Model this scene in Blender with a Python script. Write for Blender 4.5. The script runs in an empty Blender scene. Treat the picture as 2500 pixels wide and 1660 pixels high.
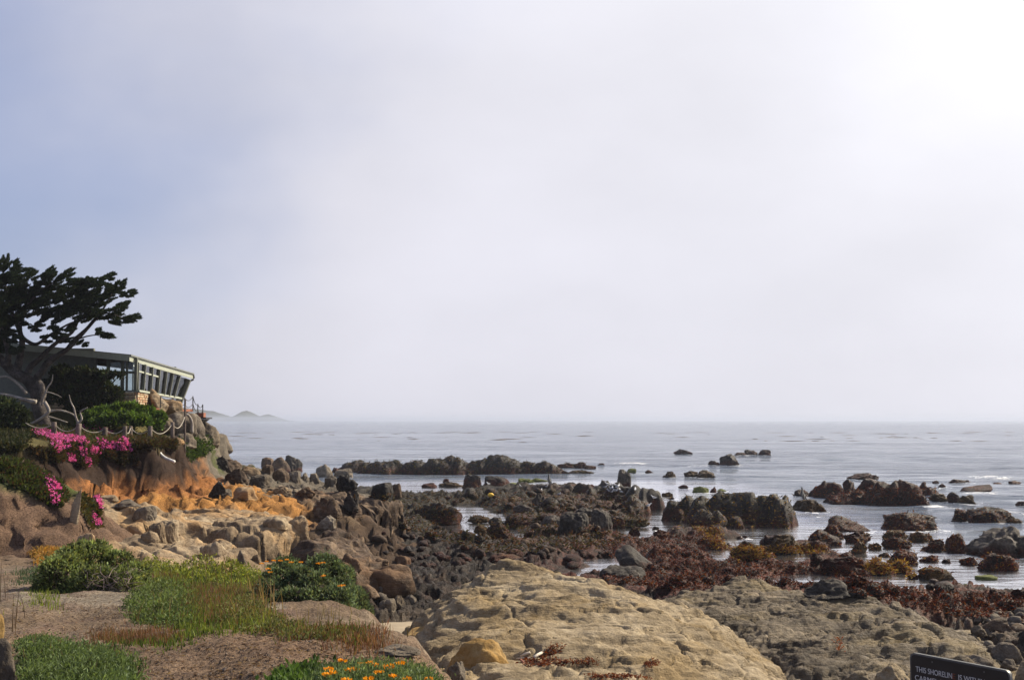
import bpy, bmesh, math, random
import numpy as np
from mathutils import Vector, Matrix, Euler

random.seed(7)
RNG = np.random.default_rng(11)
R = math.radians
SC = bpy.context.scene
COL = SC.collection

# ------------------------------------------------------------------ camera
CZ = 7.0                       # eye height above the water
FPX = 2945.0                   # focal length in pixels of the 2500 px wide photograph
PITCH = math.atan(195.0 / FPX)
cam = bpy.data.cameras.new('camera')
cam.sensor_width = 36.0
cam.lens = 36.0 * FPX / 2500.0
cam.clip_start = 0.1
cam.clip_end = 20000
camo = bpy.data.objects.new('camera', cam)
COL.objects.link(camo)
camo.location = (0, 0, CZ)
camo.rotation_euler = (math.pi / 2 + PITCH, 0, 0)
SC.camera = camo

# ------------------------------------------------------------------ sky, sun, exposure
SUN_AZ, SUN_EL = 58.0, 38.0    # degrees to the right of the view, and up
sdir = Vector((math.sin(R(SUN_AZ)) * math.cos(R(SUN_EL)), math.cos(R(SUN_AZ)) * math.cos(R(SUN_EL)), math.sin(R(SUN_EL))))
world = bpy.data.worlds.new('World')
SC.world = world
world.use_nodes = True
wt = world.node_tree
wt.nodes.clear()


def wn(t, **k):
    n = wt.nodes.new(t)
    for a, b in k.items():
        setattr(n, a, b)
    return n


def wlink(a, b):
    wt.links.new(a, b)


def wmath(op, a, b=None, clamp=False):
    n = wn('ShaderNodeMath', operation=op, use_clamp=clamp)
    for i, v in enumerate((a, b)):
        if v is None:
            continue
        if isinstance(v, (int, float)):
            n.inputs[i].default_value = v
        else:
            wlink(v, n.inputs[i])
    return n.outputs[0]


def wdot(vec, d):
    n = wn('ShaderNodeVectorMath', operation='DOT_PRODUCT')
    wlink(vec, n.inputs[0])
    n.inputs[1].default_value = d
    return n.outputs['Value']


def wrange(v, a, b, c, d, smooth=True):
    n = wn('ShaderNodeMapRange', interpolation_type='SMOOTHSTEP' if smooth else 'LINEAR')
    wlink(v, n.inputs[0])
    for i, x in enumerate((a, b, c, d)):
        n.inputs[i + 1].default_value = x
    return n.outputs[0]


tc = wn('ShaderNodeTexCoord')
D = tc.outputs['Generated']
sky = wn('ShaderNodeTexSky', sky_type='NISHITA', sun_disc=False)
sky.sun_elevation = R(SUN_EL)
sky.sun_rotation = R(SUN_AZ)
sky.air_density = 1.0
sky.dust_density = 1.2
sky.ozone_density = 6.0
bg1 = wn('ShaderNodeBackground')
bg1.inputs[1].default_value = 0.066
wlink(sky.outputs[0], bg1.inputs[0])
# the fog bank lying over the sea: thick toward the sun side, thinning to the left and behind the viewer
nz = wn('ShaderNodeTexNoise')
nz.inputs['Scale'].default_value = 1.7
nz.inputs['Detail'].default_value = 5
nz.inputs['Roughness'].default_value = 0.52
mp = wn('ShaderNodeMapping')
mp.inputs['Location'].default_value = (3.1, 1.7, 0.4)
mp.inputs['Scale'].default_value = (1.0, 1.0, 1.35)
wlink(D, mp.inputs[0])
wlink(mp.outputs[0], nz.inputs['Vector'])
az = wdot(D, (math.sin(R(48)), math.cos(R(48)), 0.0))
nzc = wmath('MULTIPLY', wmath('SUBTRACT', nz.outputs[0], 0.5), 0.95)
sepw = wn('ShaderNodeSeparateXYZ')
wlink(D, sepw.inputs[0])
low = wrange(sepw.outputs['Z'], 0.0, 0.24, 0.12, -0.03)
fog = wrange(wmath('ADD', wmath('ADD', az, nzc), low), 0.20, 0.66, 0.0, 1.0)
fogmix = wmath('ADD', wmath('MULTIPLY', fog, 0.38), 0.60)
sd = wmath('MAXIMUM', wdot(D, tuple(sdir)), 0.0)
glow = wmath('MULTIPLY', wmath('POWER', sd, 3.0), wrange(sepw.outputs['Z'], -0.02, 0.22, 0.62, 1.0))
nz2 = wn('ShaderNodeTexNoise')
nz2.inputs['Scale'].default_value = 2.6
nz2.inputs['Detail'].default_value = 6
nz2.inputs['Roughness'].default_value = 0.5
mp2 = wn('ShaderNodeMapping')
mp2.inputs['Scale'].default_value = (0.8, 0.8, 1.6)
mp2.inputs['Location'].default_value = (0.3, 5.1, 2.2)
wlink(D, mp2.inputs[0])
wlink(mp2.outputs[0], nz2.inputs['Vector'])
puff = wmath('ADD', wmath('MULTIPLY', wmath('SUBTRACT', nz2.outputs[0], 0.5), 0.55), 1.0)
fr = wmath('MULTIPLY', wmath('ADD', wmath('MULTIPLY', glow, 0.46), 0.618), puff)
fg_ = wmath('MULTIPLY', wmath('ADD', wmath('MULTIPLY', glow, 0.46), 0.612), puff)
fb = wmath('MULTIPLY', wmath('ADD', wmath('MULTIPLY', glow, 0.42), 0.680), puff)
cmb = wn('ShaderNodeCombineColor')
for i, (v, c0) in enumerate(((fr, 0.60), (fg_, 0.66), (fb, 0.86))):
    # thin fog lets the blue of the sky behind it through
    wlink(wmath('MULTIPLY', v, wmath('ADD', wmath('MULTIPLY', fog, 1.0 - c0), c0)), cmb.inputs[i])
bg2 = wn('ShaderNodeBackground')
wlink(cmb.outputs[0], bg2.inputs[0])
bg2.inputs[1].default_value = 0.715
mx = wn('ShaderNodeMixShader')
wlink(fogmix, mx.inputs[0])
wlink(bg1.outputs[0], mx.inputs[1])
wlink(bg2.outputs[0], mx.inputs[2])
wo = wn('ShaderNodeOutputWorld')
wlink(mx.outputs[0], wo.inputs[0])

sl = bpy.data.lights.new('sun', 'SUN')
sl.energy = 5.0
sl.angle = R(0.8)
sl.color = (1.0, 0.885, 0.70)
so = bpy.data.objects.new('sun', sl)
COL.objects.link(so)
so.rotation_euler = (-sdir).to_track_quat('-Z', 'Y').to_euler()

SC.view_settings.view_transform = 'Standard'
SC.view_settings.look = 'None'
SC.view_settings.exposure = 0.70
SC.view_settings.gamma = 1.0
SC.view_settings.use_curve_mapping = False
SC.render.engine = 'CYCLES'
SC.cycles.use_denoising = True
SC.cycles.max_bounces = 6
SC.cycles.diffuse_bounces = 3
SC.cycles.glossy_bounces = 3
SC.cycles.transmission_bounces = 5
SC.cycles.transparent_max_bounces = 12
SC.cycles.volume_bounces = 1
SC.cycles.sample_clamp_direct = 5.0
SC.cycles.sample_clamp_indirect = 5.0

# ------------------------------------------------------------------ projection helpers (for measuring the place)
_c, _s = math.cos(PITCH), math.sin(PITCH)


def ray(px, py):
    a = (px - 1250.0) / FPX
    b = (830.0 - py) / FPX
    return Vector((a, _c - b * _s, _s + b * _c))


def P(px, py, d):
    """point at forward distance d"""
    r = ray(px, py)
    return Vector((0, 0, CZ)) + r * (d / r.y)


def G(px, py, z=0.0):
    """point on the level z"""
    r = ray(px, py)
    return Vector((0, 0, CZ)) + r * ((z - CZ) / r.z)


# ------------------------------------------------------------------ noise
_perm = np.random.default_rng(3).permutation(256)
_perm = np.concatenate([_perm, _perm, _perm]).astype(np.int64)
_g3 = np.random.default_rng(5).normal(size=(256, 3))
_g3 /= np.linalg.norm(_g3, axis=1)[:, None]
_ga = np.random.default_rng(6).uniform(0, 2 * np.pi, 256)
_g2 = np.stack([np.cos(_ga), np.sin(_ga)], 1)
_rnd = np.random.default_rng(8).random((256, 3))


def _fade(t):
    return t * t * t * (t * (t * 6 - 15) + 10)


def perlin2(x, y, seed=0):
    x = x + seed * 17.31
    y = y + seed * 9.77
    xi = np.floor(x).astype(np.int64)
    yi = np.floor(y).astype(np.int64)
    xf, yf = x - xi, y - yi
    xi &= 255
    yi &= 255
    u, v = _fade(xf), _fade(yf)

    def g(ix, iy, dx, dy):
        h = _perm[_perm[ix & 255] + (iy & 255)]
        return _g2[h, 0] * dx + _g2[h, 1] * dy
    a = g(xi, yi, xf, yf)
    b = g(xi + 1, yi, xf - 1, yf)
    c = g(xi, yi + 1, xf, yf - 1)
    d = g(xi + 1, yi + 1, xf - 1, yf - 1)
    return 1.5 * ((a + u * (b - a)) * (1 - v) + (c + u * (d - c)) * v)


def fbm2(x, y, oct=4, seed=0, gain=0.5):
    t, a = 0.0, 1.0
    for i in range(oct):
        t = t + a * perlin2(x, y, seed + i)
        x, y = x * 2.03, y * 2.03
        a *= gain
    return t


def ridged2(x, y, oct=4, seed=0, gain=0.5):
    t, a = 0.0, 1.0
    for i in range(oct):
        t = t + a * (1.0 - 2.0 * np.abs(perlin2(x, y, seed + i)))
        x, y = x * 2.03, y * 2.03
        a *= gain
    return t


def perlin3(p, seed=0):
    p = p + np.array([seed * 13.7, seed * 7.3, seed * 3.1])
    i = np.floor(p).astype(np.int64)
    f = p - i
    i &= 255
    u = _fade(f)
    out = 0.0
    for dx in (0, 1):
        for dy in (0, 1):
            for dz in (0, 1):
                h = _perm[_perm[_perm[(i[:, 0] + dx) & 255] + ((i[:, 1] + dy) & 255)] + ((i[:, 2] + dz) & 255)]
                g = _g3[h]
                dd = f - np.array([dx, dy, dz])
                w = (u[:, 0] if dx else 1 - u[:, 0]) * (u[:, 1] if dy else 1 - u[:, 1]) * (u[:, 2] if dz else 1 - u[:, 2])
                out = out + w * (g * dd).sum(1)
    return out * 1.5


def fbm3(p, oct=4, seed=0, gain=0.5):
    t, a = 0.0, 1.0
    for i in range(oct):
        t = t + a * perlin3(p, seed + i)
        p = p * 2.03
        a *= gain
    return t


def worley2(x, y, seed=0):
    """F1, F2 and a random per cell"""
    x = x + seed * 31.7
    y = y + seed * 11.9
    xi = np.floor(x).astype(np.int64)
    yi = np.floor(y).astype(np.int64)
    f1 = np.full(x.shape, 9.0)
    f2 = np.full(x.shape, 9.0)
    rid = np.zeros(x.shape)
    for dx in (-1, 0, 1):
        for dy in (-1, 0, 1):
            cx, cy = xi + dx, yi + dy
            h = _perm[_perm[cx & 255] + (cy & 255)]
            px = cx + 0.1 + 0.8 * _rnd[h, 0]
            py = cy + 0.1 + 0.8 * _rnd[h, 1]
            d = np.hypot(px - x, py - y)
            m = d < f1
            f2 = np.where(m, f1, np.minimum(f2, d))
            rid = np.where(m, _rnd[h, 2], rid)
            f1 = np.where(m, d, f1)
    return f1, f2, rid


def sstep(a, b, v):
    t = np.clip((v - a) / (b - a), 0, 1)
    return t * t * (3 - 2 * t)


def lerp(a, b, t):
    return a + (b - a) * t


def sdf(x, y, poly):
    """signed distance to a polygon, positive inside"""
    poly = np.asarray(poly, float)
    d = np.full(x.shape, 1e9)
    ins = np.zeros(x.shape, bool)
    n = len(poly)
    for i in range(n):
        ax, ay = poly[i]
        bx, by = poly[(i + 1) % n]
        ex, ey = bx - ax, by - ay
        t = np.clip(((x - ax) * ex + (y - ay) * ey) / (ex * ex + ey * ey + 1e-12), 0, 1)
        d = np.minimum(d, (x - ax - t * ex) ** 2 + (y - ay - t * ey) ** 2)
        if ay != by:
            c = ((ay > y) != (by > y)) & (x < (bx - ax) * (y - ay) / (by - ay) + ax)
            ins ^= c
    d = np.sqrt(d)
    return np.where(ins, d, -d)


# ------------------------------------------------------------------ mesh helpers
def mesh_np(name, verts, faces, smooth=True, cols=None, attrs=None):
    """verts (n,3), faces (m,k) -> mesh"""
    me = bpy.data.meshes.new(name)
    verts = np.asarray(verts, np.float32)
    faces = np.asarray(faces, np.int32)
    m, k = faces.shape
    me.vertices.add(len(verts))
    me.vertices.foreach_set('co', verts.ravel())
    me.loops.add(m * k)
    me.loops.foreach_set('vertex_index', faces.ravel())
    me.polygons.add(m)
    me.polygons.foreach_set('loop_start', np.arange(0, m * k, k, dtype=np.int32))
    me.polygons.foreach_set('loop_total', np.full(m, k, np.int32))
    me.polygons.foreach_set('use_smooth', np.full(m, smooth, bool))
    if cols is not None:
        ca = me.color_attributes.new('Col', 'FLOAT_COLOR', 'POINT')
        c4 = np.ones((len(verts), 4), np.float32)
        c4[:, :3] = cols
        ca.data.foreach_set('color', c4.ravel())
    for an, av in (attrs or {}).items():
        at = me.attributes.new(an, 'FLOAT', 'POINT')
        at.data.foreach_set('value', np.asarray(av, np.float32))
    me.update(calc_edges=True)
    me.validate()
    return me


def obj(name, me, mat=None, parent=None, loc=None):
    o = bpy.data.objects.new(name, me)
    COL.objects.link(o)
    if mat is not None and me is not None and len(me.materials) == 0:
        me.materials.append(mat)
    if parent is not None:
        o.parent = parent
    if loc is not None:
        o.location = loc
    return o


def tag(o, label=None, cat=None, group=None, kind=None):
    if label:
        o['label'] = label
    if cat:
        o['category'] = cat
    if group:
        o['group'] = group
    if kind:
        o['kind'] = kind
    return o


def empty(name, loc, label=None, cat=None, group=None):
    o = bpy.data.objects.new(name, None)
    COL.objects.link(o)
    o.location = loc
    o.empty_display_size = 0.2
    return tag(o, label, cat, group)


def grid_faces(nr, nc):
    i = np.arange(nr * nc).reshape(nr, nc)
    return np.stack([i[:-1, :-1], i[:-1, 1:], i[1:, 1:], i[1:, :-1]], -1).reshape(-1, 4)


def prune(v, f, keep, cols=None, attrs=None):
    """keep faces whose any vertex is kept, drop the unused vertices"""
    f = f[keep[f].any(1)]
    used = np.zeros(len(v), bool)
    used[f] = True
    idx = np.cumsum(used) - 1
    a2 = {k: q[used] for k, q in (attrs or {}).items()}
    return v[used], idx[f], (cols[used] if cols is not None else None), a2


class MB:
    """collects quads and tubes for one mesh"""

    def __init__(s):
        s.v, s.f = [], []

    def add(s, vs, fs):
        n = len(s.v)
        s.v += [tuple(a) for a in vs]
        s.f += [tuple(n + i for i in q) for q in fs]
        return s

    def box(s, c, d, rot=None):
        hx, hy, hz = d[0] / 2, d[1] / 2, d[2] / 2
        vs = [Vector((x, y, z)) for x in (-hx, hx) for y in (-hy, hy) for z in (-hz, hz)]
        if rot is not None:
            vs = [rot @ a for a in vs]
        c = Vector(c)
        return s.add([a + c for a in vs], [(0, 1, 3, 2), (4, 6, 7, 5), (0, 4, 5, 1), (2, 3, 7, 6), (0, 2, 6, 4), (1, 5, 7, 3)])

    def hexa(s, q):
        """8 corners: bottom loop 0-3, top loop 4-7"""
        return s.add(q, [(3, 2, 1, 0), (4, 5, 6, 7), (0, 1, 5, 4), (1, 2, 6, 5), (2, 3, 7, 6), (3, 0, 4, 7)])

    def beam(s, a, b, w, h, up=Vector((0, 0, 1))):
        a, b = Vector(a), Vector(b)
        t = (b - a).normalized()
        x = t.cross(up)
        if x.length < 1e-4:
            x = t.cross(Vector((0, 1, 0)))
        x.normalize()
        y = x.cross(t).normalized()
        o = [(-1, -1), (1, -1), (1, 1), (-1, 1)]
        vs = [a + x * (i * w / 2) + y * (j * h / 2) for i, j in o] + [b + x * (i * w / 2) + y * (j * h / 2) for i, j in o]
        return s.hexa(vs)

    def tube(s, pts, rad, n=6, cap=True):
        pts = [Vector(p) for p in pts]
        m = len(pts)
        if not hasattr(rad, '__len__'):
            rad = [rad] * m
        ref = Vector((0.31, 0.2, 0.93)).normalized()
        rings = []
        for i in range(m):
            t = (pts[min(i + 1, m - 1)] - pts[max(i - 1, 0)]).normalized()
            x = t.cross(ref)
            if x.length < 0.1:
                x = t.cross(Vector((1, 0, 0)))
            x.normalize()
            y = t.cross(x)
            rings.append([pts[i] + (x * math.cos(a) + y * math.sin(a)) * rad[i] for a in [2 * math.pi * k / n for k in range(n)]])
        vs = [p for r in rings for p in r]
        fs = []
        for i in range(m - 1):
            for k in range(n):
                k2 = (k + 1) % n
                fs.append((i * n + k, i * n + k2, (i + 1) * n + k2, (i + 1) * n + k))
        if cap:
            fs.append(tuple(range(n - 1, -1, -1)))
            fs.append(tuple((m - 1) * n + k for k in range(n)))
        return s.add(vs, fs)

    def build(s, name, mat, parent=None, smooth=False, bevel=0, loc=None):
        me = bpy.data.meshes.new(name)
        off = Vector(loc) if loc is not None else None
        vs = s.v if off is None else [tuple(Vector(v) - off) for v in s.v]
        me.from_pydata(vs, [], s.f)
        if smooth:
            me.polygons.foreach_set('use_smooth', [True] * len(me.polygons))
        me.update()
        o = obj(name, me, mat, parent)
        if off is not None:
            o.location = off
        if bevel:
            b = o.modifiers.new('b', 'BEVEL')
            b.width = bevel
            b.segments = 2
        return o


def catmull(pts, n=6):
    pts = [Vector(p) for p in pts]
    q = [pts[0] * 2 - pts[1]] + pts + [pts[-1] * 2 - pts[-2]]
    out = []
    for i in range(1, len(q) - 2):
        for k in range(n):
            t = k / n
            a, b, c, d = q[i - 1], q[i], q[i + 1], q[i + 2]
            out.append(0.5 * ((2 * b) + (c - a) * t + (2 * a - 5 * b + 4 * c - d) * t * t + (3 * b - a - 3 * c + d) * t ** 3))
    out.append(pts[-1])
    return out


# ------------------------------------------------------------------ materials
class NT:
    def __init__(s, name):
        s.m = bpy.data.materials.new(name)
        s.m.use_nodes = True
        s.t = s.m.node_tree
        s.b = s.t.nodes['Principled BSDF']
        s.out = s.t.nodes['Material Output']

    def n(s, t, **k):
        q = s.t.nodes.new(t)
        for a, b in k.items():
            setattr(q, a, b)
        return q

    def l(s, a, b):
        s.t.links.new(a, b)

    def pos(s, scale=(1, 1, 1), rot=(0, 0, 0)):
        g = s.n('ShaderNodeNewGeometry')
        m = s.n('ShaderNodeMapping')
        m.inputs['Scale'].default_value = scale
        m.inputs['Rotation'].default_value = rot
        s.l(g.outputs['Position'], m.inputs[0])
        return m.outputs[0]

    def noise(s, vec, scale, detail=6, rough=0.55, dist=0.0):
        q = s.n('ShaderNodeTexNoise')
        q.inputs['Scale'].default_value = scale
        q.inputs['Detail'].default_value = detail
        q.inputs['Roughness'].default_value = rough
        q.inputs['Distortion'].default_value = dist
        s.l(vec, q.inputs['Vector'])
        return q.outputs[0]

    def voro(s, vec, scale, feature='F1'):
        q = s.n('ShaderNodeTexVoronoi', feature=feature)
        q.inputs['Scale'].default_value = scale
        s.l(vec, q.inputs['Vector'])
        return q.outputs[0]

    def ramp(s, fac, stops):
        q = s.n('ShaderNodeValToRGB')
        e = q.color_ramp.elements
        while len(e) < len(stops):
            e.new(0.5)
        for i, (p, c) in enumerate(stops):
            e[i].position = p
            e[i].color = (c[0], c[1], c[2], 1) if hasattr(c, '__len__') else (c, c, c, 1)
        s.l(fac, q.inputs[0])
        return q.outputs[0]

    def rng(s, v, a, b, c, d):
        q = s.n('ShaderNodeMapRange', interpolation_type='SMOOTHSTEP')
        s.l(v, q.inputs[0])
        for i, x in enumerate((a, b, c, d)):
            q.inputs[i + 1].default_value = x
        return q.outputs[0]

    def math(s, op, a, b=None, clamp=False):
        q = s.n('ShaderNodeMath', operation=op, use_clamp=clamp)
        for i, v in enumerate((a, b)):
            if v is None:
                continue
            if isinstance(v, (int, float)):
                q.inputs[i].default_value = v
            else:
                s.l(v, q.inputs[i])
        return q.outputs[0]

    def mix(s, fac, a, b, mode='MIX'):
        q = s.n('ShaderNodeMix', data_type='RGBA', blend_type=mode)
        for i, v in ((0, fac), (6, a), (7, b)):
            if isinstance(v, (int, float)):
                q.inputs[i].default_value = v
            elif isinstance(v, tuple):
                q.inputs[i].default_value = (*v, 1)
            else:
                s.l(v, q.inputs[i])
        return q.outputs[2]

    def attr(s, name):
        q = s.n('ShaderNodeAttribute')
        q.attribute_name = name
        return q

    def bump(s, h, strength, dist, nrm=None):
        q = s.n('ShaderNodeBump')
        q.inputs['Strength'].default_value = strength
        q.inputs['Distance'].default_value = dist
        s.l(h, q.inputs['Height'])
        if nrm is not None:
            s.l(nrm, q.inputs['Normal'])
        return q.outputs[0]


def simple(name, col, rough=0.6, metal=0.0, var=0.25, scale=6.0, bump=0.0, bdist=0.01):
    k = NT(name)
    p = k.pos()
    n = k.noise(p, scale, 5)
    k.l(k.mix(k.rng(n, 0.3, 0.7, 0, 1), tuple(c * (1 - var) for c in col), tuple(min(1, c * (1 + var)) for c in col)), k.b.inputs['Base Color'])
    k.b.inputs['Roughness'].default_value = rough
    k.b.inputs['Metallic'].default_value = metal
    if bump:
        k.l(k.bump(n, bump, bdist), k.b.inputs['Normal'])
    return k.m


def rock_mat(name, c, scale=0.6, bump=0.7, rough=0.85, spec=0.12, ochre=None, ochre_amt=0.5, algae=None, strata=0.0, pit=0.35, srot=(0, 0, 0)):
    """c: dark, mid, light. algae: (z low, z high, red, gold, dark) tidal growth by height above the water"""
    k = NT(name)
    p = k.pos()
    n1 = k.noise(p, scale, 8, 0.6, 0.3)
    n2 = k.noise(p, scale * 9, 6, 0.65)
    f = k.math('ADD', k.math('MULTIPLY', n1, 0.62), k.math('MULTIPLY', n2, 0.38))
    col = k.ramp(f, [(0.36, c[0]), (0.50, c[1]), (0.62, c[2])])
    if ochre is not None:
        n3 = k.noise(p, scale * 0.8, 5, 0.6, 0.6)
        col = k.mix(k.math('MULTIPLY', k.rng(n3, 0.48, 0.66, 0, 1), ochre_amt), col, ochre)
    # dark pits and specks in the stone itself
    n4 = k.noise(p, 22.0, 4, 0.7)
    col = k.mix(k.math('MULTIPLY', k.rng(n4, 0.56, 0.70, 0, 1), pit), col, tuple(q * 0.35 for q in c[0]))
    hgt = k.math('ADD', k.math('MULTIPLY', k.noise(p, 3.0, 10, 0.62), 1.0), k.math('MULTIPLY', k.noise(p, 16.0, 6, 0.7), 0.35))
    if strata:
        ps = k.pos((0.8, 1.2, 9.0), srot)
        st = k.noise(ps, 1.0, 6, 0.6, 0.4)
        hgt = k.math('ADD', hgt, k.math('MULTIPLY', st, strata))
        col = k.mix(k.math('MULTIPLY', k.rng(st, 0.5, 0.62, 0, 1), 0.28), col, c[0])
    rgh = None
    if algae is not None:
        zl, zh, red, gold, dark = algae
        g = k.n('ShaderNodeNewGeometry')
        sx = k.n('ShaderNodeSeparateXYZ')
        k.l(g.outputs['Position'], sx.inputs[0])
        na = k.noise(p, 0.55, 6, 0.65)
        zz = k.math('ADD', sx.outputs['Z'], k.math('MULTIPLY', k.math('SUBTRACT', na, 0.5), -2.2))
        mask = k.rng(zz, zl, zh, 1, 0)
        nb = k.noise(p, 1.3, 7, 0.7, 0.5)
        ac = k.ramp(nb, [(0.36, dark), (0.50, tuple((x + y) / 2 for x, y in zip(dark, red))), (0.60, red), (0.74, gold)])
        nc = k.noise(p, 14.0, 5, 0.8)
        ac = k.mix(k.rng(nc, 0.42, 0.66, 0.75, 0.0), ac, tuple(q * 0.30 for q in dark))
        col = k.mix(mask, col, ac)
        hgt = k.math('ADD', hgt, k.math('MULTIPLY', k.math('MULTIPLY', nc, mask), 0.9))
        rgh = k.rng(nc, 0.35, 0.7, rough, rough - 0.38)
    k.l(col, k.b.inputs['Base Color'])
    k.b.inputs['Roughness'].default_value = rough
    if rgh is not None:
        k.l(rgh, k.b.inputs['Roughness'])
    k.b.inputs['Specular IOR Level'].default_value = spec
    k.l(k.bump(hgt, bump, 0.125), k.b.inputs['Normal'])
    return k.m


RED, GOLD, DARK = (0.125, 0.026, 0.012), (0.30, 0.15, 0.022), (0.014, 0.0095, 0.008)
M = {}
M['sandstone'] = rock_mat('sandstone', ((0.100, 0.073, 0.043), (0.245, 0.190, 0.116), (0.375, 0.306, 0.205)), 0.5, 0.9, ochre=(0.27, 0.18, 0.07), ochre_amt=0.40, strata=0.8, srot=(R(4), R(3), 0))
M['ochre_stone'] = rock_mat('ochre_stone', ((0.13, 0.077, 0.028), (0.245, 0.155, 0.056), (0.31, 0.215, 0.10)), 0.8, 0.7, ochre=(0.40, 0.22, 0.05), ochre_amt=0.6)
M['grey_ledge'] = rock_mat('grey_ledge', ((0.038, 0.029, 0.020), (0.110, 0.086, 0.058), (0.225, 0.18, 0.122)), 0.6, 1.0, ochre=(0.27, 0.20, 0.09), ochre_amt=0.4, strata=0.9, algae=(-0.2, 0.55, RED, GOLD, DARK))
M['tan'] = rock_mat('tan_stone', ((0.090, 0.062, 0.038), (0.225, 0.166, 0.104), (0.34, 0.27, 0.18)), 0.45, 0.85, ochre=(0.40, 0.23, 0.09), ochre_amt=0.55, strata=0.35)
M['brown_stone'] = rock_mat('brown_stone', ((0.024, 0.016, 0.011), (0.072, 0.047, 0.030), (0.185, 0.13, 0.083)), 0.55, 0.9, ochre=(0.24, 0.13, 0.06), ochre_amt=0.4, strata=0.5, algae=(0.0, 0.9, RED, GOLD, DARK))
M['grey_stone'] = rock_mat('grey_stone', ((0.050, 0.041, 0.032), (0.118, 0.097, 0.074), (0.225, 0.19, 0.145)), 0.7, 0.9, ochre=(0.22, 0.16, 0.09), ochre_amt=0.3)
M['reef'] = rock_mat('reef_stone', ((0.009, 0.0075, 0.0065), (0.022, 0.018, 0.015), (0.062, 0.050, 0.040)), 0.7, 1.0, rough=0.72, algae=(0.3, 1.25, RED, GOLD, DARK))
M['reef_red'] = rock_mat('reef_red', ((0.010, 0.007, 0.006), (0.022, 0.015, 0.012), (0.055, 0.037, 0.028)), 0.7, 1.0, rough=0.72, algae=(1.2, 2.6, RED, GOLD, DARK))
M['reef_gold'] = rock_mat('reef_gold', ((0.03, 0.022, 0.016), (0.058, 0.042, 0.028), (0.10, 0.075, 0.045)), 0.7, 1.0, rough=0.72, algae=(1.2, 2.6, (0.14, 0.07, 0.018), (0.26, 0.17, 0.03), (0.03, 0.022, 0.012)))
M['reef_grey'] = rock_mat('reef_grey', ((0.014, 0.012, 0.010), (0.038, 0.031, 0.025), (0.115, 0.094, 0.074)), 0.6, 0.9, rough=0.78, algae=(0.05, 0.6, RED, GOLD, DARK))
M['moss'] = rock_mat('mossy_stone', ((0.04, 0.045, 0.014), (0.085, 0.095, 0.025), (0.13, 0.14, 0.04)), 0.9, 1.0, rough=0.8)


def bluff_mat():
    k = NT('bluff_earth')
    p = k.pos()
    a = k.attr('Col').outputs['Color']
    n1 = k.noise(p, 1.1, 8, 0.65)
    n2 = k.noise(p, 24.0, 5, 0.75)
    n3 = k.noise(p, 6.0, 7, 0.7)
    col = k.mix(1.0, a, k.ramp(n1, [(0.3, 0.62), (0.5, 1.0), (0.7, 1.38)]), 'MULTIPLY')
    col = k.mix(k.rng(n2, 0.46, 0.58, 0.0, 0.78), col, k.mix(1.0, col, (0.30, 0.27, 0.27), 'MULTIPLY'))
    col = k.mix(k.rng(n3, 0.56, 0.72, 0.0, 0.35), col, k.mix(1.0, col, (1.5, 1.42, 1.3), 'MULTIPLY'))
    k.l(col, k.b.inputs['Base Color'])
    k.b.inputs['Roughness'].default_value = 0.95
    k.b.inputs['Specular IOR Level'].default_value = 0.15
    h = k.math('ADD', k.noise(p, 2.5, 8, 0.65), k.math('MULTIPLY', n2, 0.42))
    k.l(k.bump(h, 1.0, 0.10), k.b.inputs['Normal'])
    return k.m


M['bluff'] = bluff_mat()


def leaf_mat(name, trans=0.35, rough=0.6, spec=0.2):
    k = NT(name)
    a = k.attr('Col').outputs['Color']
    k.l(a, k.b.inputs['Base Color'])
    k.b.inputs['Roughness'].default_value = rough
    k.b.inputs['Specular IOR Level'].default_value = spec
    tr = k.n('ShaderNodeBsdfTranslucent')
    k.l(k.mix(1.0, a, (1.25, 1.2, 0.7), 'MULTIPLY'), tr.inputs[0])
    ms = k.n('ShaderNodeMixShader')
    ms.inputs[0].default_value = trans
    k.l(k.b.outputs[0], ms.inputs[1])
    k.l(tr.outputs[0], ms.inputs[2])
    k.l(ms.outputs[0], k.out.inputs[0])
    return k.m


M['leaf'] = leaf_mat('leaf')
M['needle'] = leaf_mat('needle', 0.22, 0.75)
M['petal'] = leaf_mat('petal', 0.30, 0.7)
M['weed'] = leaf_mat('seaweed', 0.25, 0.5, 0.10)
M['bark'] = rock_mat('bark', ((0.020, 0.017, 0.015), (0.055, 0.046, 0.042), (0.13, 0.113, 0.105)), 2.2, 1.0)
M['dead_wood'] = rock_mat('dead_wood', ((0.14, 0.115, 0.095), (0.27, 0.235, 0.20), (0.42, 0.38, 0.33)), 2.0, 0.6, pit=0.2)
M['twig'] = simple('twig', (0.09, 0.065, 0.05), 0.9)
M['sand'] = simple('sand', (0.27, 0.215, 0.14), 0.95, var=0.12, scale=4, bump=0.3, bdist=0.03)

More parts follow.
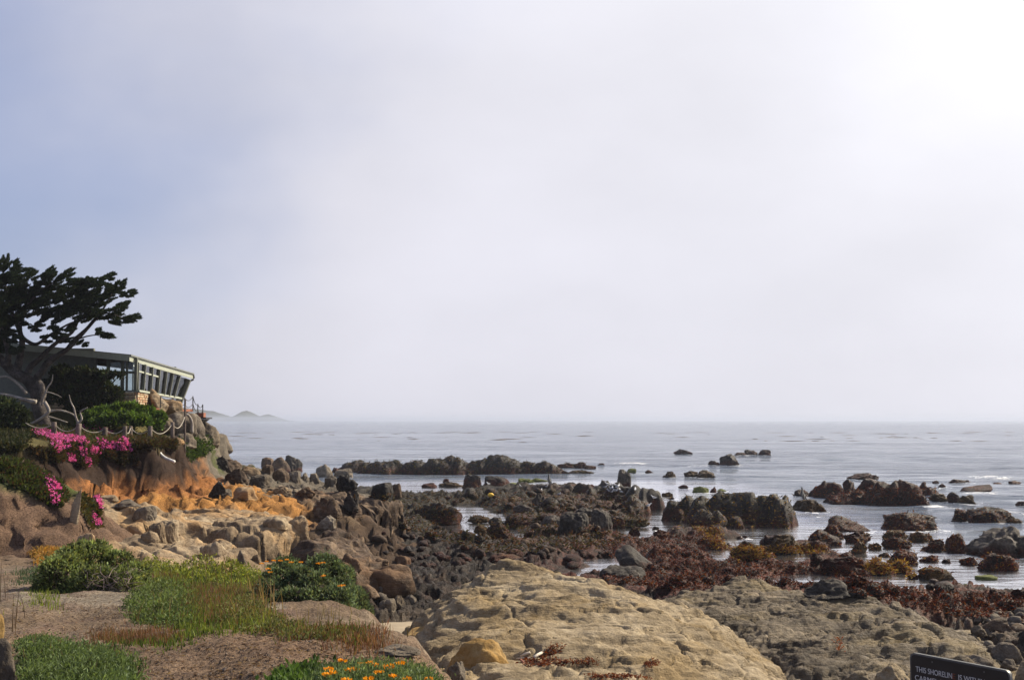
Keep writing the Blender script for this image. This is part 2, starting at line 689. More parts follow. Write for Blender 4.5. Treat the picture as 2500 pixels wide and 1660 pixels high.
# ------------------------------------------------------------------ sea
def build_sea():
    rows = np.concatenate([np.exp(np.linspace(math.log(18.0), math.log(420.0), 400))[:-1], np.exp(np.linspace(math.log(420.0), math.log(7800.0), 90))])
    ts = np.concatenate([np.linspace(-1.05, -0.46, 40), np.linspace(-0.455, 0.455, 330), np.linspace(0.46, 1.05, 40)])
    yy, tt = np.meshgrid(rows, ts, indexing='ij')
    xx = yy * tt
    open_ = sstep(0.0, 26.0, -sdf(xx, yy, LAND) + 3 * fbm2(xx / 20, yy / 20, 3, 40))
    calm = lerp(0.035, 1.0, open_)
    calm = np.where(yy > 260, 1.0, calm)
    swell = perlin2(xx / 38.0, yy / 9.0, 61) * 0.22 + perlin2(xx / 13.0, yy / 4.6, 62) * 0.15 + perlin2(xx / 6.0, yy / 2.6, 64) * 0.07
    fade = np.clip(1 - (yy - 120) / 500.0, 0, 1)
    z = swell * open_ * fade
    foam = np.zeros(xx.shape)
    # small breakers: (px centre, py, half width px, depth m, strength)
    for px, py, hw, dep, st in [(1640, 1137, 150, 5, .95), (1545, 1133, 60, 5, .8), (1760, 1141, 60, 5, .8), (2395, 1166, 120, 6, .5), (2380, 1250, 130, 4, .62),
                                (1960, 1258, 60, 3, .6), (2290, 1240, 70, 3, .42), (2380, 1206, 90, 4, .5), (2420, 1130, 160, 10, .25), (2080, 1175, 120, 8, .3), (1880, 1205, 90, 6, .25)]:
        c = G(px, py)
        w = hw / FPX * c.y
        wob = 2.0 * perlin2(xx / 9.0, yy * 0 + px, 71)
        g = np.exp(-((xx - c.x) / w) ** 2 * 1.5 - ((yy - c.y - wob) / dep) ** 2)
        foam = np.maximum(foam, g * st * np.clip(0.55 + 1.1 * fbm2(xx / 7.0, yy / 5.0, 3, 81), 0, 1.2))
        z = z + 0.22 * st * g * (open_ > 0.05)
    for cx, cy, w in FOAMPTS:
        if cy > 72:
            foam = np.maximum(foam, 0.42 * np.exp(-((xx - cx) / (w * 0.75 + 0.3)) ** 2 - ((yy - cy) / (w * 0.5 + 1.6)) ** 2))
    v = np.stack([xx, yy, z], -1).reshape(-1, 3)
    me = mesh_np('sea', v, grid_faces(*xx.shape), attrs={'calm': calm.ravel(), 'foam': foam.ravel()})
    k = NT('sea_water')
    p1 = k.pos((1.0, 1.0, 1.0))
    calm_n = k.attr('calm').outputs['Fac']
    foam_n = k.attr('foam').outputs['Fac']
    w1 = k.noise(k.pos((0.10, 0.34, 1.0), (0, 0, R(6))), 1.0, 6, 0.62, 0.4)
    w2 = k.noise(k.pos((0.55, 1.7, 1.0), (0, 0, R(-5))), 1.0, 7, 0.65, 0.3)
    w3 = k.noise(k.pos((2.6, 6.0, 1.0)), 1.0, 3, 0.6)
    patch = k.rng(k.noise(k.pos((0.010, 0.032, 1.0)), 1.0, 5, 0.6), 0.38, 0.62, 0.35, 1.25)
    h = k.math('ADD', k.math('ADD', k.math('MULTIPLY', w1, 3.0), k.math('MULTIPLY', w2, 0.55)), k.math('MULTIPLY', w3, 0.10))
    h = k.math('MULTIPLY', k.math('MULTIPLY', h, calm_n), patch)
    k.l(k.bump(h, 1.0, 1.5), k.b.inputs['Normal'])
    fn = k.noise(p1, 0.9, 9, 0.75, 0.6)
    fm = k.rng(k.math('ADD', foam_n, k.math('MULTIPLY', k.math('SUBTRACT', fn, 0.5), 2.2)), 0.34, 0.62, 0.0, 1.0)
    fm = k.math('MULTIPLY', fm, k.rng(foam_n, 0.04, 0.2, 0, 1))
    k.l(k.mix(fm, (0.52, 0.54, 0.58), (0.80, 0.80, 0.81)), k.b.inputs['Base Color'])
    k.l(k.math('MULTIPLY', k.rng(fm, 0, 1, 1.0, 0.0), k.rng(calm_n, 0.1, 0.9, 0.96, 0.36)), k.b.inputs['Metallic'])
    deep = k.mix(k.rng(calm_n, 0.1, 0.9, 0, 1), (0.78, 0.78, 0.80), (0.24, 0.275, 0.32))
    k.l(k.mix(fm, deep, (0.80, 0.80, 0.81)), k.b.inputs['Base Color'])
    k.l(k.rng(fm, 0, 1, 0.07, 0.8), k.b.inputs['Roughness'])
    k.b.inputs['IOR'].default_value = 1.334
    o = obj('sea', me, k.m)
    tag(o, kind='structure')
    o['label'] = 'grey rippled sea reaching to the misty horizon'


# ------------------------------------------------------------------ land outline at the water line
def gp(l, z=0.05):
    return [tuple(G(a, b, z).xy) for a, b in l]


LAND = gp([(832, 1196), (985, 1194), (1060, 1196), (1140, 1190), (1250, 1194), (1330, 1188), (1420, 1182), (1500, 1192), (1540, 1206), (1580, 1228), (1596, 1262),
           (1640, 1280), (1700, 1292), (1745, 1302), (1735, 1325), (1760, 1347), (1800, 1364), (1870, 1362), (1900, 1354), (1950, 1347), (2010, 1347),
           (2060, 1354), (2110, 1370), (2170, 1380), (2215, 1392), (2160, 1420), (2240, 1437), (2330, 1443), (2420, 1448), (2560, 1453), (2900, 1462)]) \
    + [(34, 14), (-4, 14), (-14, 36), (-45, 40), (-60, 100), (-34, 117), (-22, 116)]
def grow(l, k=1.4):
    cx, cy = sum(a for a, b in l) / len(l), sum(b for a, b in l) / len(l)
    return [(cx + (a - cx) * k, cy + (b - cy) * k) for a, b in l]


POOLS = [gp(grow(l)) for l in (
    [(1116, 1262), (1140, 1248), (1160, 1262), (1196, 1262), (1190, 1285), (1208, 1306), (1190, 1316), (1165, 1308), (1150, 1292), (1125, 1284)],
    [(1558, 1292), (1590, 1272), (1640, 1266), (1655, 1288), (1610, 1300), (1595, 1312), (1560, 1308)],
    [(1478, 1372), (1496, 1370), (1500, 1390), (1480, 1390)],
    [(1000, 1196), (1130, 1180), (1130, 1190), (1090, 1204), (1040, 1206)],
    [(1940, 1418), (1975, 1413), (1980, 1424), (1950, 1434)],
    [(1815, 1376), (1870, 1372), (1876, 1380), (1820, 1384)],
    [(1718, 1421), (1740, 1418), (1742, 1425), (1720, 1428)],
    [(1590, 1236), (1630, 1232), (1636, 1244), (1600, 1246)],
    [(1470, 1392), (1500, 1386), (1500, 1392), (1480, 1400)],
)]


def flat_h(x, y, fine=True):
    wx = x + 1.6 * fbm2(x / 5, y / 5, 3, 21)
    wy = y + 2.2 * fbm2(x / 5, y / 5, 3, 25)
    s = sdf(wx, wy, LAND)
    lvl = 0.34 + 0.26 * sstep(56, 40, y) + 0.25 * perlin2(x / 9.0, y / 12.0, 31)
    near = sstep(30, 22, y) * 0.15
    h = lerp(-0.8, lvl + near, sstep(-4.0, 5.0, s))
    pool = np.zeros(x.shape)
    for q in POOLS:
        pool = np.maximum(pool, sstep(-2.6, 0.2, sdf(x + 0.4 * fbm2(x / 2, y / 2, 2, 5), y + 0.4 * fbm2(x / 2, y / 2, 2, 9), q)))
    amp = (1 - 0.9 * pool) * sstep(-6, 2, s)
    if fine:
        wa = 0.55 * fbm2(x / 1.1, y / 1.1, 3, 58)
        wb = 0.55 * fbm2(x / 1.1, y / 1.1, 3, 63)
        f1, f2, rid = worley2((x + wa) / 2.1, (y + wb) / 1.6, 2)
        e1 = sstep(0.0, 0.20, f2 - f1)
        d1 = e1 * (0.10 + 0.75 * rid ** 1.6) + (rid - 0.5) * 0.35 * ((x * 1.7 + y) % 1.0 * 0)
        g1, g2, rid2 = worley2((x + wb) / 0.72, (y + wa) / 0.58, 4)
        d2 = sstep(0.0, 0.28, g2 - g1) * (0.06 + 0.32 * rid2)
        h = h + amp * (d1 * 0.62 + d2 * 0.75 + 0.22 * ridged2(x / 2.6, y / 2.6, 4, 50) - 0.42)
        h = h + amp * 0.09 * fbm2(x / 0.30, y / 0.30, 3, 55, 0.6)
    h = lerp(h, -0.45, pool * 0.97)
    return h


def build_flat():
    rows = np.exp(np.linspace(math.log(19.0), math.log(170.0), 620))
    ts = np.linspace(-0.36, 0.62, 560)
    yy, tt = np.meshgrid(rows, ts, indexing='ij')
    xx = yy * tt
    z = flat_h(xx, yy)
    v = np.stack([xx, yy, z], -1).reshape(-1, 3)
    f = grid_faces(*xx.shape)
    keep = (z.ravel() > -0.35)
    v, f, _, _ = prune(v, f, keep)
    me = mesh_np('tide_flat', v, f)
    k = NT('tide_flat_stone')
    p = k.pos()
    g = k.n('ShaderNodeNewGeometry')
    sx = k.n('ShaderNodeSeparateXYZ')
    k.l(g.outputs['Position'], sx.inputs[0])
    na = k.noise(p, 0.16, 6, 0.6, 0.5)
    nb = k.noise(p, 0.9, 8, 0.7, 0.6)
    nc = k.noise(p, 13.0, 5, 0.8)
    stone = k.ramp(nb, [(0.36, (0.010, 0.0075, 0.006)), (0.5, (0.026, 0.018, 0.014)), (0.62, (0.075, 0.050, 0.036)), (0.73, (0.17, 0.12, 0.085))])
    weed = k.ramp(nb, [(0.34, DARK), (0.48, (0.055, 0.017, 0.011)), (0.58, RED), (0.66, (0.145, 0.042, 0.016)), (0.76, GOLD)])
    olive = k.ramp(nb, [(0.34, (0.008, 0.007, 0.005)), (0.5, (0.022, 0.018, 0.011)), (0.66, (0.065, 0.052, 0.024))])
    # growth by place: red weed to the right, olive in the middle distance, bare brown stone to the left
    side = k.math('DIVIDE', sx.outputs['X'], sx.outputs['Y'])
    wr = k.rng(k.math('ADD', side, k.math('MULTIPLY', k.math('SUBTRACT', na, 0.5), 0.5)), -0.02, 0.10, 0.0, 1.0)
    wo_ = k.rng(k.math('ADD', sx.outputs['Y'], k.math('MULTIPLY', k.math('SUBTRACT', na, 0.5), 90.0)), 62.0, 90.0, 0.0, 0.85)
    col = k.mix(wr, stone, weed)
    col = k.mix(k.math('MULTIPLY', wo_, k.math('SUBTRACT', 1.0, k.math('MULTIPLY', wr, 0.55))), col, olive)
    col = k.mix(k.rng(nc, 0.40, 0.62, 0.72, 0.0), col, (0.010, 0.008, 0.007))
    # dry beach near the viewer: grey brown cobbles and sand
    dry = k.rng(k.math('ADD', sx.outputs['Y'], k.math('MULTIPLY', k.math('SUBTRACT', nb, 0.5), 8.0)), 33.0, 43.0, 1.0, 0.0)
    col = k.mix(dry, col, k.ramp(nb, [(0.36, (0.030, 0.022, 0.016)), (0.5, (0.075, 0.056, 0.039)), (0.66, (0.19, 0.148, 0.10))]))
    k.l(col, k.b.inputs['Base Color'])
    k.l(k.rng(nc, 0.35, 0.72, 0.85, 0.40), k.b.inputs['Roughness'])
    k.b.inputs['Specular IOR Level'].default_value = 0.14
    hh = k.math('ADD', k.noise(p, 4.0, 9, 0.68), k.math('MULTIPLY', nc, 0.6))
    k.l(k.bump(hh, 1.0, 0.12), k.b.inputs['Normal'])
    o = obj('tide_flat', me, k.m)
    tag(o, 'dark weed covered tide flat of broken rubble and pools', kind='structure')
    return o


FLAT = build_flat()

# ------------------------------------------------------------------ bluff on the left (ground)
PLATEAU = [(-60, -8), (8, -8), (7, 4.5), (3.6, 6.6), (1.0, 7.6), (-0.25, 9.3), (-0.55, 11), (-1.05, 13.7), (-1.75, 17), (-2.5, 20.2), (-3.5, 25.0), (-5.6, 26.6),
           (-8, 29.0), (-11, 31.2), (-13, 33), (-60, 33)]
SPUR = [(-60, 33.5), (-19, 34.5), (-15.5, 36.0), (-13.6, 36.8), (-13.3, 38.0), (-14.6, 39.2), (-17.5, 40.5), (-60, 42)]
MAIN = [(-80, 46), (-30, 49), (-23.5, 51.5), (-20.6, 54.5), (-19.6, 58), (-17.6, 59.2), (-17.0, 61.5), (-18.4, 64), (-18.6, 68), (-19.4, 76), (-20.9, 86), (-24, 94), (-34, 102), (-80, 108)]


def bluff_h(x, y, fine=True):
    n0 = fbm2(x / 6.0, y / 6.0, 3, 80)
    wx = x + 0.7 * n0 + 0.35 * fbm2(x / 1.3, y / 1.3, 3, 84)
    wy = y + 0.7 * fbm2(x / 6.0, y / 6.0, 3, 88) + 0.35 * fbm2(x / 1.3, y / 1.3, 3, 92)
    # foreground plateau
    sp = sdf(lerp(x, wx, 0.5), lerp(y, wy, 0.5), PLATEAU)
    zp = 4.75 - 0.065 * (y - 10) + 0.10 * n0
    # rounded brown gravel mound at the front right
    zp = zp + 0.28 * np.exp(-((x + 1.9) / 1.7) ** 2 - ((y - 11.6) / 2.2) ** 2) + 0.14 * np.exp(-((x + 0.95) / 0.5) ** 2 - ((y - 13.0) / 1.0) ** 2)
    prof = np.interp(-sp, [-6, -0.6, 0, 0.5, 1.4, 2.4, 6, 12], [0, 0, -0.15, -0.9, -2.2, -3.0, -5.0, -8])
    h1 = zp + prof
    # nearer spur with the brown earth scarp
    ss = sdf(wx, wy, SPUR)
    zs = 5.72 + np.where(x > -16.1, 0.27, 0.04) * (-16.1 - x) + 0.10 * n0
    prof = np.interp(-ss, [-4, -1.2, 0, 1.0, 2.4, 4.0, 7, 12], [0.25, 0.0, -0.55, -1.35, -2.1, -2.6, -4.4, -7])
    h2 = zs + prof
    # main bluff
    sm = sdf(lerp(x, wx, 0.6), lerp(y, wy, 0.6), MAIN)
    zm = 5.82 + 0.11 * np.clip(sm, 0, 12) + 0.10 * n0
    prof = np.interp(-sm, [0, 0.25, 0.9, 1.7, 3.0, 5, 7.5, 9.5, 11.5, 14, 17, 45], [0, -0.75, -1.9, -2.25, -2.5, -2.95, -3.55, -4.1, -4.9, -6.3, -8, -9])
    h3 = zm + prof
    # knoll under the house
    hk = 7.5 - 1.1 * np.clip(-sdf(wx, wy, [(-60, 68.5), (-21.9, 69.5), (-23.0, 78), (-24.0, 87), (-60, 96)]), 0, 99)
    h = np.maximum(np.maximum(h1, h2), np.maximum(h3, hk))
    if fine:
        rock = sstep(0.0, 1.5, -sm) * sstep(-30, -4, -ss) * (h3 > h1) * (h3 > h2)
        f1, f2, rid = worley2((x + 0.8 * fbm2(x / 1.5, y / 1.5, 3, 14)) / 4.2, (y + 0.8 * fbm2(x / 1.5, y / 1.5, 3, 18)) / 3.2, 12)
        lump = np.sqrt(np.clip(1 - (f1 / 0.75) ** 2, 0, 1)) * (0.2 + 0.7 * rid)
        h = h + rock * (0.35 * lump - 0.3 + 0.42 * fbm2(x / 1.3, y / 1.1, 5, 33, 0.6) - 0.40 * np.clip(1 - (f2 - f1) / 0.09, 0, 1) ** 1.4 + 0.4 * (rid - 0.5))
        scarp = sstep(0.2, -0.5, ss) * sstep(-6, -1, ss) * (h2 >= h - 0.4)
        h = h + scarp * 0.10 * ridged2(x / 1.6, y / 3.6, 4, 36)
        face = sstep(0.1, -0.3, sm) * sstep(-3, -0.8, sm)
        h = h + face * 0.16 * fbm2(x / 0.9, y / 0.9, 4, 38, 0.6) * (h3 >= h - 0.6)
        h = h + 0.05 * fbm2(x / 0.7, y / 0.7, 4, 95) + 0.02 * fbm2(x / 0.16, y / 0.16, 2, 99)
    return h, sp, ss, sm


def build_bluff():
    ul = np.linspace(math.log(4.6), math.log(114.0), 640)
    yy1 = np.exp(ul) - 4.0
    ts = np.linspace(-0.62, 0.36, 600)
    yy, tt = np.meshgrid(yy1, ts, indexing='ij')
    xx = (yy + 6.0) * tt
    z, sp, ss, sm = bluff_h(xx, yy)
    v = np.stack([xx, yy, z], -1).reshape(-1, 3)
    # push the steep faces about in three dimensions so that they overhang and crumble
    q = v * 0.9
    dx = fbm3(q, 3, 40) * 0.30
    dy = fbm3(q, 3, 47) * 0.30
    dx = dx + 0.13 * fbm3(v * 2.6, 3, 140)
    dy = dy + 0.13 * fbm3(v * 2.6, 3, 147)
    st = sstep(18, 30, v[:, 1])
    v[:, 0] += dx * st
    v[:, 1] += dy * st
    x, y, zz = v[:, 0], v[:, 1], v[:, 2]
    spf, ssf, smf = sp.ravel(), ss.ravel(), sm.ravel()
    n1 = fbm2(x / 2.5, y / 2.5, 4, 110)
    n2 = fbm2(x / 0.8, y / 0.8, 3, 115)

    def c(*a):
        return np.array(a)[None, :]
    soil = c(0.190, 0.134, 0.086)
    gravel = c(0.235, 0.195, 0.145)
    mauve = c(0.150, 0.095, 0.062)
    dark_soil_shade = c(0.040, 0.024, 0.016)  # dark soil, with the shadow of the overhung face put into its colour
    rust = c(0.30, 0.128, 0.042)
    ochre = c(0.36, 0.175, 0.050)
    tan = c(0.20, 0.145, 0.088)
    green = c(0.070, 0.085, 0.022)
    grey = c(0.135, 0.115, 0.088)
    col = np.repeat(soil, len(x), 0)

    def put(cc, m):
        nonlocal col
        col = lerp(col, cc, np.clip(m, 0, 1)[:, None])
    # gravel track crossing the plateau
    track = np.exp(-(((y - (18.6 - 0.35 * (x + 5))) / 1.6) ** 2)) * (x < -3.4 + 0.7 * n1)
    put(gravel, track * 1.15 * (y < 33))
    put(gravel, sstep(0.1, 0.6, n1) * 0.5 * (y < 33))
    put(c(0.135, 0.088, 0.066), sstep(0.1, 0.5, n2) * 0.6 * (y < 33))
    put(c(0.185, 0.118, 0.072), np.exp(-((x + 1.9) / 1.9) ** 2 - ((y - 11.4) / 2.6) ** 2) * 0.75)
    put(mauve, (ssf < 0.3) * sstep(31, 33, y) * (smf < -3))
    put(tan, (spf < -1.0) * (y < 36) * (ssf < -3.5))
    put(green, sstep(-0.1, 0.5, ssf) * sstep(31, 33, y) * (y < 47))
    far = sstep(45.5, 47.5, y)
    put(tan, far * (smf < -1.0) + (ssf < -3.6) * sstep(34, 37, y))
    put(ochre, far * sstep(-9.0, -6.5, smf + 2.2 * n1) * (y < 70))
    put(c(0.075, 0.050, 0.033), sstep(2.7, 1.7, zz + 0.5 * n2) * (y > 30))
    put(rust, far * sstep(-2.9, -2.0, smf + 0.5 * n1) * (y < 74))
    put(dark_soil_shade, far * sstep(-1.15, -0.7, smf + 0.35 * n2) * (y < 72))
    put(grey, sstep(70, 75, y) * (smf < 0.6))
    put(c(0.12, 0.10, 0.035), far * sstep(-0.25, 0.35, smf + 0.3 * n1) * (y < 80))
    put(green, sstep(73, 76, y) * sstep(0.1, 0.5, n1 + n2 * 0.5) * 0.9 * (zz > 3.6))
    f = grid_faces(*xx.shape)
    keep = (zz > -0.6)
    v, f, col, _ = prune(v, f, keep, col)
    me = mesh_np('bluff', v, f, cols=col)
    o = obj('bluff', me, M['bluff'])
    tag(o, 'brown and ochre earth bluff with gravel track on its near shelf', kind='structure')
    return o


BLUFF = build_bluff()
bpy.context.view_layer.update()


def bz(x, y):
    """ground level of the bluff"""
    ok, loc, nrm, i = BLUFF.ray_cast(Vector((x, y, 30)), Vector((0, 0, -1)))
    return loc.z if ok else 0.0


def fz(x, y):
    ok, loc, nrm, i = FLAT.ray_cast(Vector((x, y, 30)), Vector((0, 0, -1)))
    return loc.z if ok else 0.0


def hit(px, py, targets):
    """first surface met when sighting along a direction"""
    o, d = Vector((0, 0, CZ)), ray(px, py).normalized()
    best = None
    for t in targets:
        ok, loc, nrm, i = t.ray_cast(o - t.location, d)
        loc = loc + t.location
        if ok and (best is None or (loc - o).length < (best[0] - o).length):
            best = (loc.copy(), nrm.copy())
    return best


# ------------------------------------------------------------------ ledges (bedrock with a flat or sloping top)
def ledge(name, poly, topfn, zb, res, mat, label, edge=0.9, warp=0.5, wscale=2.2, step=0.0, rough=0.12, fine=0.03, sx=1.0, sy=1.0, seed=0, disp=0.12, cat='rock', crack=0.0, bed=0.0, sblend=0.85, flow=0.0, grooves=None, cells=1.0, saw=None):
    p = np.array(poly)
    x0, y0 = p.min(0) - 0.8
    x1, y1 = p.max(0) + 0.8
    xs = np.arange(x0, x1, res[0])
    ys = np.arange(y0, y1, res[1])
    yy, xx = np.meshgrid(ys, xs, indexing='ij')
    s0 = 200 + seed * 7
    wx = xx + warp * fbm2(xx / wscale, yy / wscale, 3, s0)
    wy = yy + warp * fbm2(xx / wscale, yy / wscale, 3, s0 + 5)
    s = sdf(wx, wy, poly)
    top = topfn(xx, yy)
    u = np.clip(s / edge, 0, 1)
    pr = np.sqrt(np.clip(1 - (1 - u) ** 2, 0, 1))
    h = zb + (top - zb) * pr
    h = h + pr * (rough * fbm2(xx / (1.6 * sx), yy / (1.6 * sy), 4, s0 + 9))
    if step:
        w = h + 0.10 * fbm2(xx / (2.2 * sx), yy / (1.0 * sy), 3, s0 + 21)
        q = w / step + 0.05 * xx
        fr = q - np.floor(q)
        r = np.floor(q) + 0.28 * fr + 0.72 * sstep(0.74, 0.97, fr)
        groove = np.exp(-((fr - 0.72) / 0.07) ** 2)
        fadeg = 0.5 + 0.5 * fbm2(xx / 2.6, yy / 1.4, 2, s0 + 30)
        h = lerp(h, (r - 0.05 * xx) * step + (h - w), sblend) - 0.42 * step * groove * np.clip(fadeg, 0, 1) * min(1.0, sblend * 2.2)
    if flow:
        ux, uy = xx * 0.97 + yy * 0.24, yy * 0.97 - xx * 0.24
        wv = fbm2(xx / 3.5, yy / 3.5, 2, s0 + 71)
        h = h + pr * flow * (ridged2(ux / 5.0 + wv, uy / 0.62 + wv * 1.5, 3, s0 + 75, 0.55) - 0.4) + pr * flow * 1.6 * fbm2(ux / 2.8, uy / 1.3, 2, s0 + 79)
    if saw:
        for amp_, per, sd in saw:
            b_ = (yy * 0.96 - xx * 0.22) / per + 0.85 * fbm2(xx / 5.5, yy / 3.2, 3, s0 + 101 + sd) + 0.10 * fbm2(xx / 0.8, yy / 0.5, 3, s0 + 111 + sd)
            k_ = np.floor(b_)
            fr = b_ - k_
            rk_ = np.modf(np.abs(np.sin(k_ * 12.9898 + sd) * 43758.5453))[0]
            msk = np.clip(0.60 + 0.9 * fbm2(xx / 4.5 + k_ * 3.7, yy / 14.0, 2, s0 + 121 + sd), 0.1, 1.1)
            pf = np.where(fr < 0.10, sstep(0, 0.10, fr), 1 - ((fr - 0.10) / 0.90) ** 0.8)
            lip = np.exp(-((fr - 0.985) / 0.03) ** 2) + np.exp(-((fr + 0.015) / 0.03) ** 2)
            h = h + pr * amp_ * (0.35 + 0.9 * rk_) * msk * (pf - 0.45 - 0.25 * lip)
    if bed:
        q2 = (h + 0.05 * fbm2(xx / (1.4 * sx), yy / 0.7, 3, s0 + 51)) / bed
        f_2 = q2 - np.floor(q2)
        msk = np.clip(0.5 + 1.2 * fbm2(xx / 3.0, yy / 1.5, 2, s0 + 57), 0, 1)
        h = h - bed * 0.55 * msk * np.exp(-((f_2 - 0.5) / 0.13) ** 2)
        c1, c2, cr = worley2((xx + 0.5 * fbm2(xx, yy, 2, 6)) / 3.4, (yy + 0.6 * fbm2(xx / 2, yy / 2, 3, 8)) / 1.7, s0 + 3)
        h = h - cells * pr * (0.16 * np.clip(1 - (c2 - c1) / 0.05, 0, 1) ** 1.5 - (cr - 0.5) * 0.12)
    if crack:
        f1, f2, rid = worley2((xx + 0.6 * fbm2(xx / 1.3, yy / 1.3, 3, s0 + 61)) / crack, (yy + 0.6 * fbm2(xx / 1.3, yy / 1.3, 3, s0 + 66)) / (crack * 1.2), s0)
        e = np.clip((f2 - f1) / 0.13, 0, 1)
        h = h - (1 - np.sqrt(1 - (1 - e) ** 2)) * 0.62 * pr + (rid - 0.5) * 0.26 * pr + 0.10 * pr * np.sqrt(np.clip(1 - f1 ** 2, 0, 1))
    if grooves:
        gx = xx + 0.16 * fbm2(xx / 0.9, yy / 0.9, 3, s0 + 91)
        gy = yy + 0.30 * fbm2(xx / 0.9, yy / 0.9, 3, s0 + 95)
        for line, dpt, wid in grooves:
            best = np.full(xx.shape, 1e9)
            side = np.zeros(xx.shape)
            tpos = np.zeros(xx.shape)
            nseg = len(line) - 1
            for si, ((ax, ay), (bx, by)) in enumerate(zip(line[:-1], line[1:])):
                ex, ey = bx - ax, by - ay
                t = np.clip(((gx - ax) * ex + (gy - ay) * ey) / (ex * ex + ey * ey), 0, 1)
                dd_ = np.hypot(gx - ax - t * ex, (gy - ay - t * ey) * 0.8)
                m = dd_ < best
                best = np.where(m, dd_, best)
                tpos = np.where(m, (si + t) / nseg, tpos)
                side = np.where(m, np.sign((gy - ay) * ex - (gx - ax) * ey) * np.sign(ex), side)
            tap = np.clip(np.minimum(tpos, 1 - tpos) * 5, 0.15, 1)
            # a notch with the far lip standing up over it
            wid = wid * 0.9
            h = h - 0.5 * tap * dpt * np.exp(-(best / wid) ** 2) + tap * dpt * 0.22 * (side > 0) * np.exp(-(best / (wid * 8)) ** 2) * (1 - np.exp(-(best / wid) ** 2))
    h = h + fine * fbm2(xx / (0.35 * sx), yy / (0.35 * sy), 3, s0 + 40) * pr
    h = np.where(s < 0, zb - 2.5 * (-s), h)
    v = np.stack([xx, yy, h], -1).reshape(-1, 3)
    if disp:
        v[:, 0] += disp * fbm3(v * 1.1, 3, 60 + seed)
        v[:, 1] += disp * fbm3(v * 1.1, 3, 66 + seed)
        v[:, 2] += disp * 0.35 * fbm3(v * 2.3, 3, 72 + seed)
    f = grid_faces(*xx.shape)
    v, f, _, _ = prune(v, f, (h.ravel() > zb - 0.5))
    c = Vector((float(p[:, 0].mean()), float(p[:, 1].mean()), zb))
    v = v - np.array(c)
    o = obj(name, mesh_np(name, v, f), M[mat], None, c)
    LEDGES.append(o)
    return tag(o, label, cat)


LEDGES = []


def gl(sx0, sy0, sc_, pts, z=2.0):
    return [tuple(G(sx0 + a * sc_, sy0 + b * sc_, z).xy) for a, b in pts]


GRV = [(gl(1000, 1300, .271, l, zz), d_, w_) for l, zz, d_, w_ in (
    ([(330, 610), (480, 570), (700, 480), (850, 455)], 2.2, 0.20, 0.12), ([(1290, 600), (1360, 640), (1540, 605), (1660, 570)], 2.15, 0.26, 0.14), ([(1030, 735), (1120, 760), (1220, 740)], 2.0, 0.20, 0.12),
    ([(0, 800), (200, 745), (400, 705), (560, 690)], 2.0, 0.14, 0.10), ([(1480, 870), (1700, 865), (1900, 845)], 1.9, 0.20, 0.11), ([(560, 795), (760, 830), (950, 832), (1110, 790), (1450, 772)], 2.0, 0.16, 0.10),
    ([(780, 970), (1000, 900), (1250, 870), (1480, 905)], 1.9, 0.18, 0.10), ([(1250, 1100), (1480, 1085), (1700, 1130), (2050, 1120), (2300, 1140)], 1.75, 0.16, 0.10), ([(1690, 590), (1760, 640), (2000, 660), (2362, 640)], 2.1, 0.14, 0.10),
    ([(380, 380), (620, 370), (760, 400), (1000, 410)], 2.4, 0.12, 0.10), ([(1140, 370), (1220, 340), (1400, 400), (1650, 470)], 2.4, 0.14, 0.10), ([(1580, 930), (1900, 905), (2362, 900)], 1.85, 0.18, 0.11), ([(620, 660), (900, 680), (1180, 650)], 2.1, 0.10, 0.08),
    ([(1650, 1190), (2000, 1200), (2362, 1190)], 1.7, 0.16, 0.1), ([(1700, 1290), (2000, 1300), (2200, 1290)], 1.65, 0.16, 0.1), ([(880, 1010), (1100, 1010), (1300, 1040)], 1.85, 0.14, 0.09), ([(1350, 1030), (1600, 960), (1900, 950)], 1.85, 0.12, 0.08))] + [
    (gl(1500, 1300, .254, l, zz), d_, w_) for l, zz, d_, w_ in (
        ([(350, 975), (650, 945), (1000, 1010), (1340, 1150)], 1.6, 0.18, 0.11), ([(640, 900), (900, 930), (1150, 975), (1390, 1090)], 1.65, 0.18, 0.11), ([(150, 1065), (400, 1060), (640, 1085)], 1.6, 0.20, 0.12), ([(480, 1245), (800, 1255), (1100, 1175), (1340, 1180)], 1.5, 0.22, 0.13),
        ([(0, 1240), (400, 1260), (700, 1300), (870, 1340)], 1.5, 0.16, 0.11), ([(830, 1110), (1100, 1180)], 1.55, 0.16, 0.11), ([(0, 870), (400, 830), (900, 850)], 1.75, 0.14, 0.1))]
OUT = ledge('sandstone_outcrop', [(-3.0, 31.8), (-2.75, 34), (-1.9, 36.4), (-0.6, 38.4), (1.0, 38.3), (2.0, 37.4), (3.1, 36.0), (4.6, 34.8), (6.1, 33.3), (7.0, 31.8), (6.9, 29.2), (6.1, 25), (5.2, 20.5), (-2.4, 20.5), (-2.2, 25), (-2.6, 28.5)],
            lambda x, y: 1.78 + 0.083 * (y - 23) - 0.030 * np.clip(x - 1.2, 0, 9) ** 2 - 0.05 * np.clip(x - 1, 0, 9) - 0.05 * np.clip(-0.5 - x, 0, 4) ** 1.5 - 0.03 * np.clip(y - 36, 0, 5) ** 2 + 0.14 * fbm2(x / 3.2, y / 3.2, 2, 7),
            0.55, (0.042, 0.06), 'sandstone', 'broad buff sandstone outcrop with long weathered grooves in the foreground', edge=2.6, warp=0.5, step=0.26, rough=0.12, fine=0.012, sx=3.6, sy=0.8, seed=1, disp=0.06, bed=0.085, sblend=0.5, flow=0.06, cells=1.0, saw=[(0.11, 1.5, 1)])
